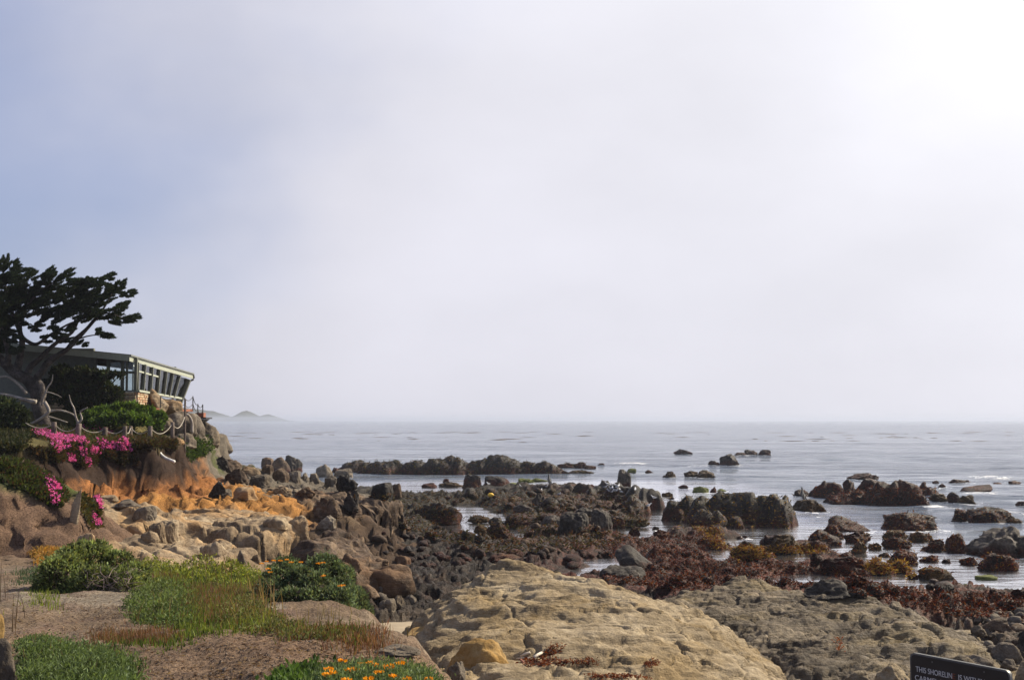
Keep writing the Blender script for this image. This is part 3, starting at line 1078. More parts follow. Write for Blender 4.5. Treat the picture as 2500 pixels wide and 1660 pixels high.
GRY = ledge('grey_ledge', [(3.6, 37.5), (4.2, 40.5), (6.5, 42.5), (8.0, 43.0), (10.2, 42.3), (11.8, 40.0), (12.8, 37.5), (13.6, 34.5), (13.3, 31.5), (12.2, 29.3), (11.4, 26.5), (10.4, 23.5), (6.4, 23), (6.4, 28), (5.6, 33)],
            lambda x, y: 1.14 + 0.018 * (y - 30) - 0.05 * np.clip(x - 11.2, 0, 9) ** 2 + 0.16 * fbm2(x / 2.6, y / 2.6, 3, 17) + 0.12 * np.exp(-((x - 8) / 1.8) ** 2 - ((y - 42) / 1.5) ** 2),
            0.3, (0.05, 0.065), 'grey_ledge', 'rugged grey brown rock ledge right of the buff outcrop, behind the sign', edge=1.6, warp=0.6, step=0.20, rough=0.18, fine=0.03, sx=2.6, sy=0.75, seed=2, disp=0.10, bed=0.09, sblend=0.6, flow=0.09, cells=1.0, saw=[(0.12, 1.0, 2)])
ledge('tan_ledge', [(-12.6, 44.6), (-10.2, 43.2), (-8.3, 43.6), (-7.9, 46), (-8.6, 50), (-10, 53), (-15, 53), (-15, 46)],
      lambda x, y: 3.02 - 0.012 * (y - 44) + 0.03 * (-10 - x), 1.0, (0.055, 0.075), 'tan', 'flat topped tan rock block with sheer shaded front left of centre', edge=0.45, warp=0.6, rough=0.14, seed=3, disp=0.2, fine=0.04, crack=2.3)
ledge('brown_ledge', [(-8.0, 43.2), (-6.6, 41.4), (-5.0, 41.8), (-4.3, 44.5), (-5.4, 49), (-7.9, 50)],
      lambda x, y: 2.75 - 0.36 * np.clip(x + 7.4, 0, 9), 0.7, (0.055, 0.075), 'brown_stone', 'brown layered rock face sloping down right from the tan block', edge=0.8, warp=0.5, step=0.28, rough=0.2, seed=4, disp=0.22, fine=0.05)
ledge('pale_ledge', [(-18.2, 62.5), (-14.5, 61.5), (-11.8, 63.0), (-11.3, 66), (-12, 69), (-18, 70)],
      lambda x, y: 2.95 + 0.02 * (-14 - x), 1.2, (0.07, 0.10), 'grey_stone', 'long pale grey ledge behind the tan block', edge=0.5, warp=0.8, rough=0.25, seed=5, disp=0.28, fine=0.06, crack=1.7)
ledge('fluted_ledge', [(-11.6, 61.0), (-9.0, 61.6), (-6.3, 64), (-6.4, 69), (-11, 71)],
      lambda x, y: 2.9 - 0.09 * np.clip(x + 11, 0, 9), 0.2, (0.06, 0.09), 'brown_stone', 'dark fluted rock wall ending the pale ledge', edge=0.55, warp=0.7, wscale=1.2, rough=0.35, seed=6, disp=0.32, fine=0.07)
ledge('smooth_slab', [(-16.5, 41.5), (-14.2, 38.6), (-12.6, 38.6), (-11.2, 41), (-10.9, 44), (-12.5, 46), (-17, 45.5)],
      lambda x, y: np.minimum(2.75 + 0.11 * (y - 39) + 0.24 * np.clip(-11.8 - x, 0, 9), 3.75) + 0.2 * fbm2(x / 1.6, y / 1.6, 2, 12), 1.6, (0.055, 0.075), 'tan', 'smooth tan rock slabs tumbling down beside the pink flowers', edge=1.0, warp=0.6, rough=0.3, seed=7, disp=0.25, fine=0.03, crack=1.7)
ledge('low_tan_shelf', [(-14.0, 34.6), (-11.2, 33.0), (-8.6, 32.2), (-6.9, 34), (-6.7, 37), (-8.8, 40.2), (-13.4, 39.4)],
      lambda x, y: 3.0 - 0.11 * np.clip(x + 11, 0, 9) + 0.05 * (y - 35), 1.2, (0.05, 0.07), 'tan', 'low rounded tan shelf just behind the green shrubs', edge=0.9, warp=0.6, rough=0.26, seed=8, disp=0.22, fine=0.03, crack=2.1)
ledge('tan_slope_rock', [(-2.95, 18.6), (-2.5, 16.8), (-1.55, 14.2), (-1.0, 14.6), (-1.2, 17.0), (-1.9, 20.0), (-2.7, 21.4)],
      lambda x, y: 3.85 - 1.15 * np.clip(x + 2.4, 0, 4), 1.4, (0.035, 0.045), 'sandstone', 'yellowish rock rib sloping to the sand beside the right shrub', edge=0.6, warp=0.25, wscale=1.0, rough=0.12, seed=9, disp=0.10, fine=0.02)

# patch of beach sand between the shelf and the outcrop
xs = np.linspace(-5.4, -1.0, 60)
ys = np.linspace(27, 42, 90)
yy, xx = np.meshgrid(ys, xs, indexing='ij')
hh = 1.08 - 0.03 * (yy - 30) - 0.10 * ((xx + 3.3) / 1.2) ** 2 - 0.25 * np.clip(yy - 37.5, 0, 9) + 0.03 * fbm2(xx, yy, 3, 4)
tag(obj('sand', mesh_np('sand', np.stack([xx, yy, hh], -1).reshape(-1, 3), grid_faces(*xx.shape)), M['sand']), 'small patch of pale beach sand between boulders and buff outcrop', kind='structure')

# ------------------------------------------------------------------ boulders
def make_rock(kind, seed, sub):
    bm = bmesh.new()
    bmesh.ops.create_icosphere(bm, subdivisions=sub, radius=1.0)
    bm.verts.ensure_lookup_table()
    v = np.array([q.co[:] for q in bm.verts])
    f = np.array([[q.index for q in p.verts] for p in bm.faces])
    bm.free()
    r = np.random.default_rng(seed)
    if kind == 'block':
        v = v / ((np.abs(v) ** 4.5).sum(1) ** (1 / 4.5))[:, None]
        v = v @ np.array(Euler((r.uniform(-.2, .2), r.uniform(-.2, .2), r.uniform(-.5, .5))).to_matrix())
    if True:
        for _ in range({'angular': 13, 'slab': 9, 'jag': 18, 'round': 7, 'block': 6}[kind]):
            n = r.normal(size=3)
            n[2] = n[2] * (0.7 if kind != 'slab' else 1.2)
            n /= np.linalg.norm(n)
            c = r.uniform(0.50, 0.80) if kind not in ('round', 'block') else r.uniform(0.72, 0.90) + (0.25 if kind == 'block' else 0)
            d = v @ n - c
            v = v - np.where(d > 0, d * 0.90, 0)[:, None] * n
    a = {'round': 0.26, 'angular': 0.16, 'slab': 0.14, 'jag': 0.34, 'block': 0.16}[kind]
    nrm = v / np.linalg.norm(v, axis=1)[:, None]
    v = v + nrm * (a * fbm3(v * 1.1, 2, seed))[:, None]
    nz_ = 1 - 2 * np.abs(fbm3(v * 2.2, 3, seed + 5))
    v = v + nrm * (({'round': 0.045, 'angular': 0.075, 'slab': 0.07, 'jag': 0.16, 'block': 0.08}[kind]) * nz_)[:, None]
    v = v + nrm * (({'round': 0.028, 'angular': 0.04, 'slab': 0.04, 'jag': 0.075, 'block': 0.04}[kind]) * fbm3(v * 6.5, 3, seed + 9))[:, None]
    if kind == 'slab':
        v[:, 2] += 0.25 * v[:, 0]
    lo, hi = v.min(0), v.max(0)
    v = (v - (lo + hi) / 2) / ((hi - lo) / 2)
    # sit with the lower third below the ground, top at 1
    v[:, 2] = np.where(v[:, 2] < 0, v[:, 2] * 0.45, v[:, 2]) + 0.10
    v[:, 2] /= v[:, 2].max()
    v[:, :2] *= 1.0 + 0.10 * np.clip(0.35 - v[:, 2:3], 0, 1)
    return mesh_np('rock', v, f)


ROCKS = {}
for kind, cnt in (('round', 5), ('angular', 6), ('slab', 3), ('jag', 6), ('block', 5)):
    for i in range(cnt):
        ROCKS[kind, i] = make_rock(kind, 31 + i * 13 + len(kind) * 101, 5 if kind in ('jag', 'angular', 'block') else 4)
HERO = {(k, i): make_rock(k, 77 + i * 7 + len(k) * 91, 5) for k in ('round', 'angular') for i in range(3)}
ZONES = {'A': (1900, 1060, .2551), 'B': (1500, 1060, .2551), 'C': (960, 1060, .2710), 'D': (480, 980, .2679), 'E': (0, 980, .2679), 'F': (1950, 1380, .2328), 'H': (480, 1300, .2296), 'X': (0, 0, 1.0)}
_cnt = {}
FOAMPTS = []


def boulder(zone, x0, x1, yt, yb, z, kind, mat, label, depth=0.85, rot=None, name='boulder', tilt=0.0, hero=False):
    ox, oy, s = ZONES[zone]
    x0, x1, yt, yb = ox + x0 * s, ox + x1 * s, oy + yt * s, oy + yb * s
    pc = (x0 + x1) / 2
    if z == 'g':
        q = hit(pc, yb, TARGETS)
        if q is None or q[0].z < 0:
            g = G(pc, yb, 0.0)
        else:
            g = q[0]
    else:
        g = G(pc, yb, z)
    zb = g.z
    w0 = (x1 - x0) / FPX * g.y
    dep = min(w0 * depth, 5.0)
    cy = g.y + dep * 0.42
    cx = (pc - 1250) / FPX * cy
    w = (x1 - x0) / FPX * cy
    top = P(pc, yt, cy).z
    h = max(top - zb, 0.12 * w)
    if zone == 'E':
        h *= 0.82
        w *= 1.08
    if zone == 'C' and w0 > 1.0:
        h *= 0.80
        w *= 1.18
    if zone in 'AB' and z == 0:
        FOAMPTS.append((cx, cy - dep * 0.4, w))
    if kind == 'round' and mat in ('reef', 'reef_red', 'reef_gold', 'reef_grey') and (x1 - x0) > 16:
        kind = 'jag' if (len(label) % 3) else 'angular'
    if kind == 'round' and mat in ('brown_stone', 'grey_stone') and zone in 'DCH' and len(label) % 2:
        kind = 'block' if len(label) % 4 == 1 else 'angular'
    if kind == 'round' and zone == 'E' and len(label) % 3:
        kind = 'block'
        depth = 1.3
    n = _cnt.get(kind, 0)
    _cnt[kind] = n + 1
    pool = HERO if hero else ROCKS
    ks = [k for k in pool if k[0] == kind]
    o = obj(name, pool[ks[n % len(ks)]], None)
    a = (n * 2.399) % 6.283 if rot is None else rot
    # rotate by quarter turns plus a little so the outline keeps its width
    a = round(a / (math.pi / 2)) * math.pi / 2 + ((n * 0.37) % 0.5 - 0.25)
    even = abs(math.cos(a)) > 0.7
    o.scale = (w / 2 if even else dep / 2, dep / 2 if even else w / 2, h)
    o.rotation_euler = (0, tilt, a)
    o.location = (cx, cy, zb)
    if len(o.data.materials) == 0:
        o.data.materials.append(M['reef'])
    o.material_slots[0].link = 'OBJECT'
    o.material_slots[0].material = M[mat]
    return tag(o, label, 'rock')


BT = [
    # offshore
    ('B', 555, 745, 140, 192, 0, 'jag', 'reef', 'low dark offshore rock, leftmost of the three far out past the foam'),
    ('B', 1140, 1250, 172, 205, 0, 'round', 'reef', 'lowest left hump of the far offshore row of rocks'),
    ('B', 1205, 1370, 145, 203, 0, 'jag', 'reef', 'middle hump of the far offshore row of rocks'),
    ('B', 1362, 1490, 145, 205, 0, 'angular', 'reef', 'right peaked hump of the far offshore row of rocks'),
    ('B', 985, 1190, 185, 305, 0, 'angular', 'reef', 'tall pointed offshore rock with white foam at its foot'),
    ('B', 885, 1000, 247, 305, 0, 'jag', 'reef', 'lower rock joined to the left of the pointed offshore rock'),
    ('B', 285, 365, 338, 370, 0, 'round', 'reef', 'small dark hump rock in the water behind the standing stone'),
    ('B', 450, 582, 353, 412, 0, 'round', 'reef_gold', 'round dark hump rock alone in the water below the foam line'),
    ('B', 655, 790, 348, 408, 0, 'jag', 'reef_gold', 'left one of twin olive rocks below the foam line'),
    ('B', 780, 950, 340, 412, 0, 'angular', 'reef_gold', 'right pointed one of twin olive rocks below the foam line'),
    ('B', 118, 205, 325, 366, 0, 'round', 'moss', 'low olive rock just right of the standing stone'),
    ('B', 18, 157, 335, 497, 0, 'block', 'reef_grey', 'upright standing stone at the far end of the gull reef', ),
    ('B', 600, 700, 483, 516, 0, 'round', 'reef', 'thin low rock in the water left of the green weed patch'),
    ('B', 722, 905, 494, 560, 0, 'jag', 'moss', 'low green weedy rock in the channel'),
    ('B', 900, 968, 500, 560, 0, 'jag', 'reef', 'small dark knob beside the green weedy rock'),
    ('B', 965, 1060, 520, 546, 0, 'round', 'moss', 'flat olive rock tailing off from the dark knob'),
    ('B', 440, 552, 548, 600, 0, 'jag', 'reef_gold', 'golden olive rock at the tip of the gull reef'),
    ('B', 500, 565, 598, 622, 0, 'round', 'reef', 'tiny flat rock off the tip of the gull reef'),
    ('A', 648, 945, 368, 436, 0, 'jag', 'reef', 'low double humped rock behind the broad right reef'),
    ('A', 133, 302, 525, 596, 0, 'round', 'reef', 'small dark mound left of the broad right reef'),
    ('A', 1422, 1592, 565, 637, 0, 'jag', 'reef_gold', 'small craggy rock at the right end of the broad reef'),
    ('A', 1592, 1715, 548, 645, 0, 'angular', 'reef', 'peaked left half of the pair right of the broad reef'),
    ('A', 1690, 1872, 575, 657, 0, 'jag', 'reef_gold', 'golden right half of the pair right of the broad reef'),
    ('A', 1722, 2012, 478, 551, 0, 'slab', 'reef', 'dark slab rock among ripples at upper right'),
    ('A', 1596, 1785, 428, 470, 0, 'round', 'reef', 'flat far rock above the dark slab at upper right'),
    ('A', 1450, 1516, 440, 475, 0, 'round', 'reef', 'small round far rock just right of the broad reef'),
    ('A', 1500, 1580, 470, 508, 0, 'jag', 'reef', 'small wave washed rock right of the broad reef'),
    ('A', 1756, 1822, 437, 463, 0, 'jag', 'reef', 'tiny far rock right of the flat one'),
    ('A', 2028, 2116, 460, 481, 0, 'round', 'reef', 'thin far rock awash near the right edge'),
    ('A', 2180, 2292, 443, 481, 0, 'round', 'reef', 'domed far rock nearest the right edge'),
    ('A', 2250, 2420, 638, 692, 0, 'jag', 'reef', 'dark rock cut by the right edge of the picture, mid water'),
    ('A', 1620, 1815, 706, 828, 0, 'round', 'reef', 'rounded left hump of the long rock at right'),
    ('A', 1790, 2190, 690, 855, 0, 'angular', 'reef', 'long dark main body of the rock at right'),
    ('A', 2130, 2315, 775, 865, 0, 'jag', 'reef_gold', 'golden low tail of the long rock at right'),
    ('A', 968, 1475, 738, 928, 0, 'block', 'reef', 'big dark block with gold right flank standing in the channel'),
    ('A', 1370, 1486, 768, 800, 0, 'jag', 'reef', 'small low rock right of the big channel block'),
    ('A', 432, 832, 775, 935, 0, 'slab', 'reef', 'dark sloping slab left of the big channel block'),
    ('A', 398, 640, 858, 1000, 0, 'jag', 'reef_red', 'red weedy rock leaning on the dark sloping slab'),
    ('A', 224, 552, 903, 1065, 0, 'angular', 'reef', 'dark craggy block at the left of the pool islets'),
    ('A', 600, 850, 925, 1040, 0, 'jag', 'reef_red', 'weedy rock between the craggy block and the golden rocks'),
    ('A', 968, 1200, 910, 1010, 0, 'jag', 'reef_gold', 'golden weedy rock at the foot of the big channel block'),
    ('A', 1195, 1445, 925, 1035, 0, 'jag', 'reef_gold', 'low scattered golden rock right under the big channel block'),
    ('A', 946, 1242, 975, 1097, 0, 'round', 'reef', 'dark oval rock with golden crown at the pool edge'),
    ('A', 628, 812, 1013, 1142, 0, 'angular', 'reef_gold', 'golden capped rock mirrored in the still pool'),
    ('A', 826, 950, 1030, 1105, 0, 'jag', 'reef_gold', 'small golden rock left of the dark oval rock'),
    ('A', 1326, 1592, 1000, 1125, 0, 'jag', 'reef', 'dark rock on the left of a touching pair in the right pool'),
    ('A', 1566, 1762, 938, 1135, 0, 'angular', 'reef_red', 'taller blunt rock on the right of a touching pair'),
    ('A', 1775, 2420, 872, 1182, 0, 'round', 'reef_grey', 'largest smooth grey boulder at the right edge, red weed on its left'),
    ('A', 1692, 1862, 1170, 1255, 0, 'round', 'reef', 'flat dark rock touching the rounded pool boulder'),
    ('A', 1855, 2202, 1138, 1310, 0, 'round', 'reef_red', 'rounded red brown boulder mirrored in the right pool'),
    ('A', 1522, 1622, 1188, 1233, 0, 'round', 'reef', 'tiny lone rock in the middle of the right pool'),
    ('A', 1318, 1618, 1268, 1395, 0, 'round', 'reef_gold', 'dark mound with gold right side nearest in the right pool'),
    ('A', 1300, 1502, 1150, 1224, 0, 'jag', 'reef', 'small paired rocks right of the red shore boulder'),
    ('A', 1012, 1305, 1093, 1245, 0, 'round', 'reef_red', 'red domed boulder at the left rim of the right pool'),
    ('A', 932, 1032, 1128, 1172, 0, 'round', 'reef_gold', 'small golden stone left of the red domed boulder'),
    ('A', 838, 942, 1178, 1208, 0, 'round', 'reef', 'thin dark stone at the left rim of the right pool'),
    ('A', 1838, 2042, 1343, 1392, 0, 'round', 'moss', 'flat green weedy stone awash in the right pool'),
    ('A', 1686, 1792, 1430, 1472, 0, 'jag', 'moss', 'small broken green stone awash nearest the right shore'),
    ('A', 1200, 1300, 1330, 1385, 0, 'jag', 'reef_red', 'small brown stone off the golden shore ledge'),
    ('A', 130, 432, 620, 748, 0, 'jag', 'reef_gold', 'golden yellow rock trailing from the black reef block'),
    # right shore
    ('A', 365, 842, 1128, 1345, 'g', 'round', 'reef_red', 'big dark weedy mound on the near side of the pool'),
    ('A', 268, 420, 1125, 1240, 'g', 'round', 'reef_red', 'dark round mound left of the big weedy mound'),
    ('A', 820, 1050, 1205, 1350, 'g', 'jag', 'reef_gold', 'gold fringed weedy rock at the near pool edge'),
    ('A', 1040, 1260, 1212, 1330, 'g', 'jag', 'reef_gold', 'long gold orange weedy rock pointing into the right pool'),
    ('A', 580, 885, 1335, 1475, 'g', 'round', 'reef_red', 'dark boulder with grey flecks below the big weedy mound'),
    ('A', 212, 632, 1383, 1555, 'g', 'angular', 'reef_grey', 'grey faced black boulder lying against the grey ledge'),
    ('A', 605, 805, 1468, 1570, 'g', 'round', 'reef', 'rough black rock right of the grey faced boulder'),
    ('A', 1440, 1652, 1433, 1570, 'g', 'round', 'reef_red', 'black domed rock on the near shore of the right pool'),
    ('A', 1930, 2150, 1470, 1560, 'g', 'jag', 'reef_red', 'red weed mound on the shore at far right'),
    ('A', 2170, 2345, 1470, 1560, 'g', 'round', 'reef_red', 'black domed rock on the shore nearest the right edge'),
    # middle shore
    ('B', 1088, 1500, 1010, 1195, 0.12, 'jag', 'reef_gold', 'golden red weedy rock rising from the narrow channel'),
    ('B', 1380, 1765, 953, 1130, 0.12, 'jag', 'reef_gold', 'dark craggy hump behind the golden red channel rock'),
    ('B', 358, 482, 908, 992, 0.12, 'round', 'reef_red', 'small dark boulder at the right of the middle pool'),
    ('B', 125, 238, 878, 972, 0.12, 'round', 'reef_red', 'small dark boulder at the left of the middle pool'),
    ('B', 350, 416, 876, 917, 0, 'jag', 'reef', 'tiny brown stone standing in the middle pool'),
    ('B', 480, 680, 920, 985, 0.12, 'slab', 'reef_grey', 'flat grey rock behind the red weed carpet'),
    ('B', 975, 1025, 1040, 1076, 0, 'round', 'reef', 'left of two tiny stones in the narrow channel'),
    ('B', 1025, 1095, 1035, 1078, 0, 'round', 'reef', 'right of two tiny stones in the narrow channel'),
    ('B', 1200, 1258, 963, 992, 0, 'round', 'reef', 'tiny stone farthest in the narrow channel'),
    ('B', -10, 362, 1068, 1308, 0.12, 'slab', 'reef_grey', 'tilted pale topped slab on the red weed carpet'),
    ('B', -180, 300, 1258, 1505, 0.12, 'block', 'reef_grey', 'dark grey wedge shaped boulder right behind the buff outcrop'),
    ('B', 230, 440, 1330, 1440, 0.12, 'jag', 'brown_stone', 'brown crumbling rock right of the grey wedge'),
    ('B', 740, 860, 1130, 1260, 0.12, 'round', 'reef_red', 'small black hump in the middle of the red weed carpet'),
    ('B', 1000, 1210, 1180, 1260, 0.12, 'round', 'reef_red', 'low black mound at the near end of the channel'),
    ('B', 700, 850, 1375, 1450, 0.12, 'round', 'reef_red', 'small dark boulder with orange right edge by the grey ledge'),
    ('C', 638, 782, 330, 475, 0.12, 'block', 'reef', 'left one of two blocks behind the far lagoon'),
    ('C', 810, 1032, 350, 472, 0.12, 'block', 'reef', 'right one of two blocks behind the far lagoon'),
    ('C', 1488, 1640, 245, 300, 0, 'jag', 'reef', 'left rock of the small chain right of the outer reef'),
    ('C', 1625, 1735, 232, 305, 0, 'round', 'reef', 'highest dome of the small chain right of the outer reef'),
    ('C', 1725, 1822, 268, 312, 0, 'jag', 'reef', 'low right rock of the small chain by the outer reef'),
    ('C', 1842, 1912, 254, 282, 0, 'round', 'reef', 'tiny dark rock at the end of the small chain'),
    ('C', 1480, 1588, 315, 362, 0, 'round', 'reef', 'dark hump at the right end of the lagoon'),
    ('C', 1588, 1788, 318, 355, 0, 'jag', 'reef_gold', 'low golden weedy strip right of the lagoon hump'),
    ('C', 1105, 1260, 385, 437, 0, 'jag', 'moss', 'left mossy green mound in the lagoon'),
    ('C', 1240, 1388, 386, 430, 0, 'jag', 'moss', 'right mossy yellow mound in the lagoon'),
    ('C', 1020, 1132, 425, 472, 0, 'round', 'moss', 'small mossy stone below the right lagoon block'),
    ('C', 268, 392, 424, 482, 0, 'angular', 'reef', 'dark pointed stone at the left of the far lagoon'),
    ('C', 452, 508, 397, 437, 0, 'angular', 'reef', 'tiny dark pointed stone in the far lagoon'),
    ('C', 430, 642, 410, 475, 0, 'jag', 'reef_gold', 'low olive rock in the far lagoon'),
    ('C', 225, 585, 568, 800, 0.12, 'angular', 'reef', 'large dark pyramid shaped slab left of the small pool'),
    ('C', 688, 862, 712, 788, 0.12, 'round', 'reef_gold', 'dark weedy hump at the back of the small pool'),
    ('C', 865, 1040, 722, 830, 0.12, 'round', 'reef_grey', 'arched grey stone right of the small pool'),
    ('C', 860, 1092, 752, 925, 0.12, 'round', 'reef', 'rounded dark boulder in front of the arched grey stone'),
    ('C', 1088, 1292, 603, 725, 0.12, 'round', 'reef_grey', 'smooth grey brown hump left of the standing pale stone'),
    ('C', 1248, 1362, 528, 700, 0.12, 'round', 'reef_grey', 'standing pale rounded stone in the middle of the reef'),
    ('C', 1028, 1355, 690, 835, 0.12, 'block', 'reef', 'black shadowed block under the smooth hump'),
    ('C', 1342, 1570, 692, 870, 0.12, 'block', 'reef_grey', 'left grey block of the big broken group in the middle'),
    ('C', 1500, 1740, 640, 930, 0.12, 'block', 'reef_grey', 'central dark block of the big broken group in the middle'),
    ('C', 1640, 1800, 628, 800, 0.12, 'block', 'reef_grey', 'upper grey block of the big broken group in the middle'),
    ('C', 1765, 1955, 613, 900, 0.12, 'block', 'reef_grey', 'tall pale right block of the big broken group in the middle'),
    ('C', 1908, 2075, 678, 835, 0.12, 'block', 'reef', 'black rounded block right of the big broken group'),
    ('C', 2070, 2280, 730, 830, 0.12, 'round', 'reef_gold', 'olive round boulder at the back of the middle pool'),
    ('C', 518, 722, 838, 905, 0.12, 'slab', 'reef_grey', 'flat grey stone in front of the dark pyramid'),
    ('C', 725, 872, 812, 893, 0.12, 'round', 'reef_gold', 'weedy stone at the front of the small pool'),
    ('C', 1115, 1310, 918, 1015, 0.12, 'slab', 'brown_stone', 'tan flat rock beyond the buff outcrop'),
    ('C', 1295, 1392, 935, 1030, 0.12, 'slab', 'brown_stone', 'pale tilted flake against the tan flat rock'),
    ('C', 865, 1155, 1055, 1185, 0.12, 'angular', 'brown_stone', 'ribbed brown rock just behind the crest of the buff outcrop'),
    ('C', 735, 935, 1043, 1140, 0.12, 'round', 'brown_stone', 'dull brown boulder left of the ribbed brown rock'),
    ('C', 1100, 1202, 1008, 1092, 0.12, 'angular', 'brown_stone', 'small pale lump right of the ribbed brown rock'),
    ('C', 1240, 1560, 1035, 1140, 0.12, 'slab', 'brown_stone', 'low dark brown slab beyond the crest of the buff outcrop'),
    ('C', 1750, 2000, 935, 1000, 0.12, 'slab', 'brown_stone', 'long thin pale slab on the red weed below the broken group'),
    ('C', 220, 385, 1138, 1250, 0.12, 'round', 'reef_grey', 'grey boulder in the cobbles left of the outcrop crest'),
    ('C', 0, 135, 1090, 1190, 0.12, 'round', 'reef_grey', 'small grey boulder above the cobbles'),
    ('H', 1830, 2350, 330, 690, 'g', 'round', 'brown_stone', 'large brown saddle shaped boulder beside the right shrub'),
    ('H', 1700, 1960, 540, 690, 'g', 'round', 'brown_stone', 'low brown boulder left under the saddle shaped one'),
    ('H', 2110, 2290, 240, 360, 'g', 'round', 'brown_stone', 'rounded brown boulder behind the saddle shaped one'),
    ('H', 1890, 2060, 270, 350, 'g', 'round', 'brown_stone', 'flat brown boulder behind the saddle shaped one, left'),
    ('H', 1950, 2140, 700, 835, 'g', 'round', 'grey_stone', 'grey cobble at left of the sand patch'),
    ('H', 2110, 2240, 660, 790, 'g', 'round', 'grey_stone', 'grey cobble at the middle of the sand patch'),
    ('H', 2220, 2350, 655, 760, 'g', 'round', 'grey_stone', 'grey cobble at right behind the sand patch'),
    ('H', 1480, 1780, 215, 420, 'g', 'round', 'brown_stone', 'brown knobbly boulder below the layered brown face'),
    ('H', 980, 1205, 250, 420, 'g', 'slab', 'tan', 'long rounded rock lying behind the daisies of the right shrub'),
    ('H', 440, 560, 180, 340, 'g', 'slab', 'grey_stone', 'pale blue grey flake propped at the foot of the tan block'),
    ('H', 610, 715, 225, 340, 'g', 'angular', 'tan', 'small pointed stone between the pale flake and the daisies'),
    ('H', 100, 350, 90, 260, 'g', 'round', 'tan', 'pale rounded boulder behind the seed stalks'),
    # boulders on the point
    ('D', 598, 712, 508, 600, 'g', 'round', 'brown_stone', 'brown boulder on the left of the skyline pile'),
    ('D', 690, 872, 503, 645, 'g', 'round', 'brown_stone', 'middle brown boulder of the skyline pile'),
    ('D', 785, 972, 486, 635, 'g', 'angular', 'reef_grey', 'tall dark boulder on the right of the skyline pile'),
    ('D', 600, 722, 573, 660, 'g', 'round', 'brown_stone', 'lower left boulder of the skyline pile'),
    ('D', 695, 852, 600, 725, 'g', 'round', 'brown_stone', 'lower middle boulder of the skyline pile'),
    ('D', 845, 962, 628, 745, 'g', 'block', 'grey_stone', 'lower right squarish boulder of the skyline pile'),
    ('D', 953, 1037, 648, 715, 'g', 'round', 'grey_stone', 'round grey boulder in the gap of the skyline'),
    ('D', 1095, 1250, 568, 695, 'g', 'round', 'grey_stone', 'layered domed boulder standing at the water side'),
    ('D', 1250, 1432, 608, 690, 'g', 'round', 'grey_stone', 'smooth flat boulder right of the layered dome'),
    ('D', 1035, 1135, 650, 750, 'g', 'round', 'grey_stone', 'boulder leaning left under the layered dome'),
    ('D', 1170, 1295, 675, 770, 'g', 'block', 'grey_stone', 'blocky boulder right under the layered dome'),
    ('D', 1260, 1490, 660, 820, 'g', 'jag', 'reef', 'dark craggy end rock of the point'),
    ('D', 1590, 1800, 735, 890, 'g', 'block', 'reef', 'dark flat faced block right of the point'),
    ('D', 1780, 1880, 745, 880, 'g', 'block', 'brown_stone', 'pale flat faced block at the right of the dark one'),
    ('D', 145, 305, 490, 605, 'g', 'round', 'reef_grey', 'dark boulder under the cliff of the house'),
    ('D', 160, 425, 520, 650, 'g', 'angular', 'brown_stone', 'ridged tan boulder under the cliff of the house'),
    ('D', 265, 485, 608, 750, 'g', 'round', 'brown_stone', 'mossy topped brown boulder below the ridged one'),
    ('D', 400, 600, 590, 690, 'g', 'round', 'tan', 'tan boulder right of the mossy topped one'),
    ('D', 490, 685, 663, 770, 'g', 'round', 'grey_stone', 'grey tan boulder left of the skyline pile'),
    ('D', 345, 570, 773, 890, 'g', 'round', 'tan', 'mossy pale boulder just above the pale ledge'),
    ('D', 140, 345, 798, 885, 'g', 'round', 'grey_stone', 'low grey boulder at the left above the pale ledge'),
    ('D', 125, 290, 720, 850, 'g', 'round', 'reef_grey', 'dark boulder right of the shadowed tan one'),
    ('D', 680, 880, 770, 850, 'g', 'jag', 'tan', 'pale rough rock on top of the dark fluted wall'),
    ('D', 900, 1100, 770, 870, 'g', 'jag', 'brown_stone', 'pinkish rough rock right on the dark fluted wall'),
    ('D', 1065, 1345, 860, 1060, 'g', 'jag', 'brown_stone', 'dark dripping rock face right of the fluted wall'),
    ('D', 1340, 1520, 800, 1000, 'g', 'jag', 'reef', 'dark weed hung rock with pale streaks'),
    ('D', 1100, 1285, 1033, 1170, 'g', 'angular', 'grey_stone', 'pointed grey rock right behind the tan block'),
    ('D', 620, 850, 1042, 1160, 'g', 'round', 'tan', 'dark hollowed lump on top of the tan block'),
    ('D', 840, 1045, 1035, 1260, 'g', 'block', 'tan', 'ribbed upright rock at the right end of the tan block'),
    # smooth tan lumps at the left
    ('E', 1055, 1295, 872, 965, 'g', 'round', 'grey_stone', 'mauve grey boulder above the smooth tan slabs'),
    ('E', 1245, 1445, 922, 1085, 'g', 'block', 'grey_stone', 'grey angular boulder above the smooth tan slabs'),
    ('E', 1318, 1472, 1148, 1285, 'g', 'round', 'tan', 'ball shaped tan boulder amid the smooth slabs'),
    ('E', 1385, 1535, 1058, 1285, 'g', 'round', 'tan', 'tall egg shaped boulder right of the ball shaped one'),
    ('E', 1440, 1655, 1030, 1292, 'g', 'round', 'tan', 'tallest finger like boulder with orange foot'),
    ('E', 738, 905, 1165, 1340, 'g', 'round', 'tan', 'rounded tan boulder at the foot of the brown earth slope'),
    ('E', 800, 905, 812, 870, 'g', 'round', 'tan', 'small pale dome at the top of the slabs'),
    ('E', 900, 1100, 838, 910, 'g', 'round', 'tan', 'pale lumpy rock under the orange slope'),
    ('E', 1225, 1315, 520, 615, 'g', 'round', 'brown_stone', 'round brown boulder stuck in the earth face'),
    # right foreground
    ('F', 1958, 2152, 703, 840, 'g', 'round', 'grey_stone', 'grey rounded boulder behind the large one at right'),
    ('F', 1948, 2262, 803, 1010, 'g', 'round', 'grey_stone', 'large grey rounded boulder behind the sign'),
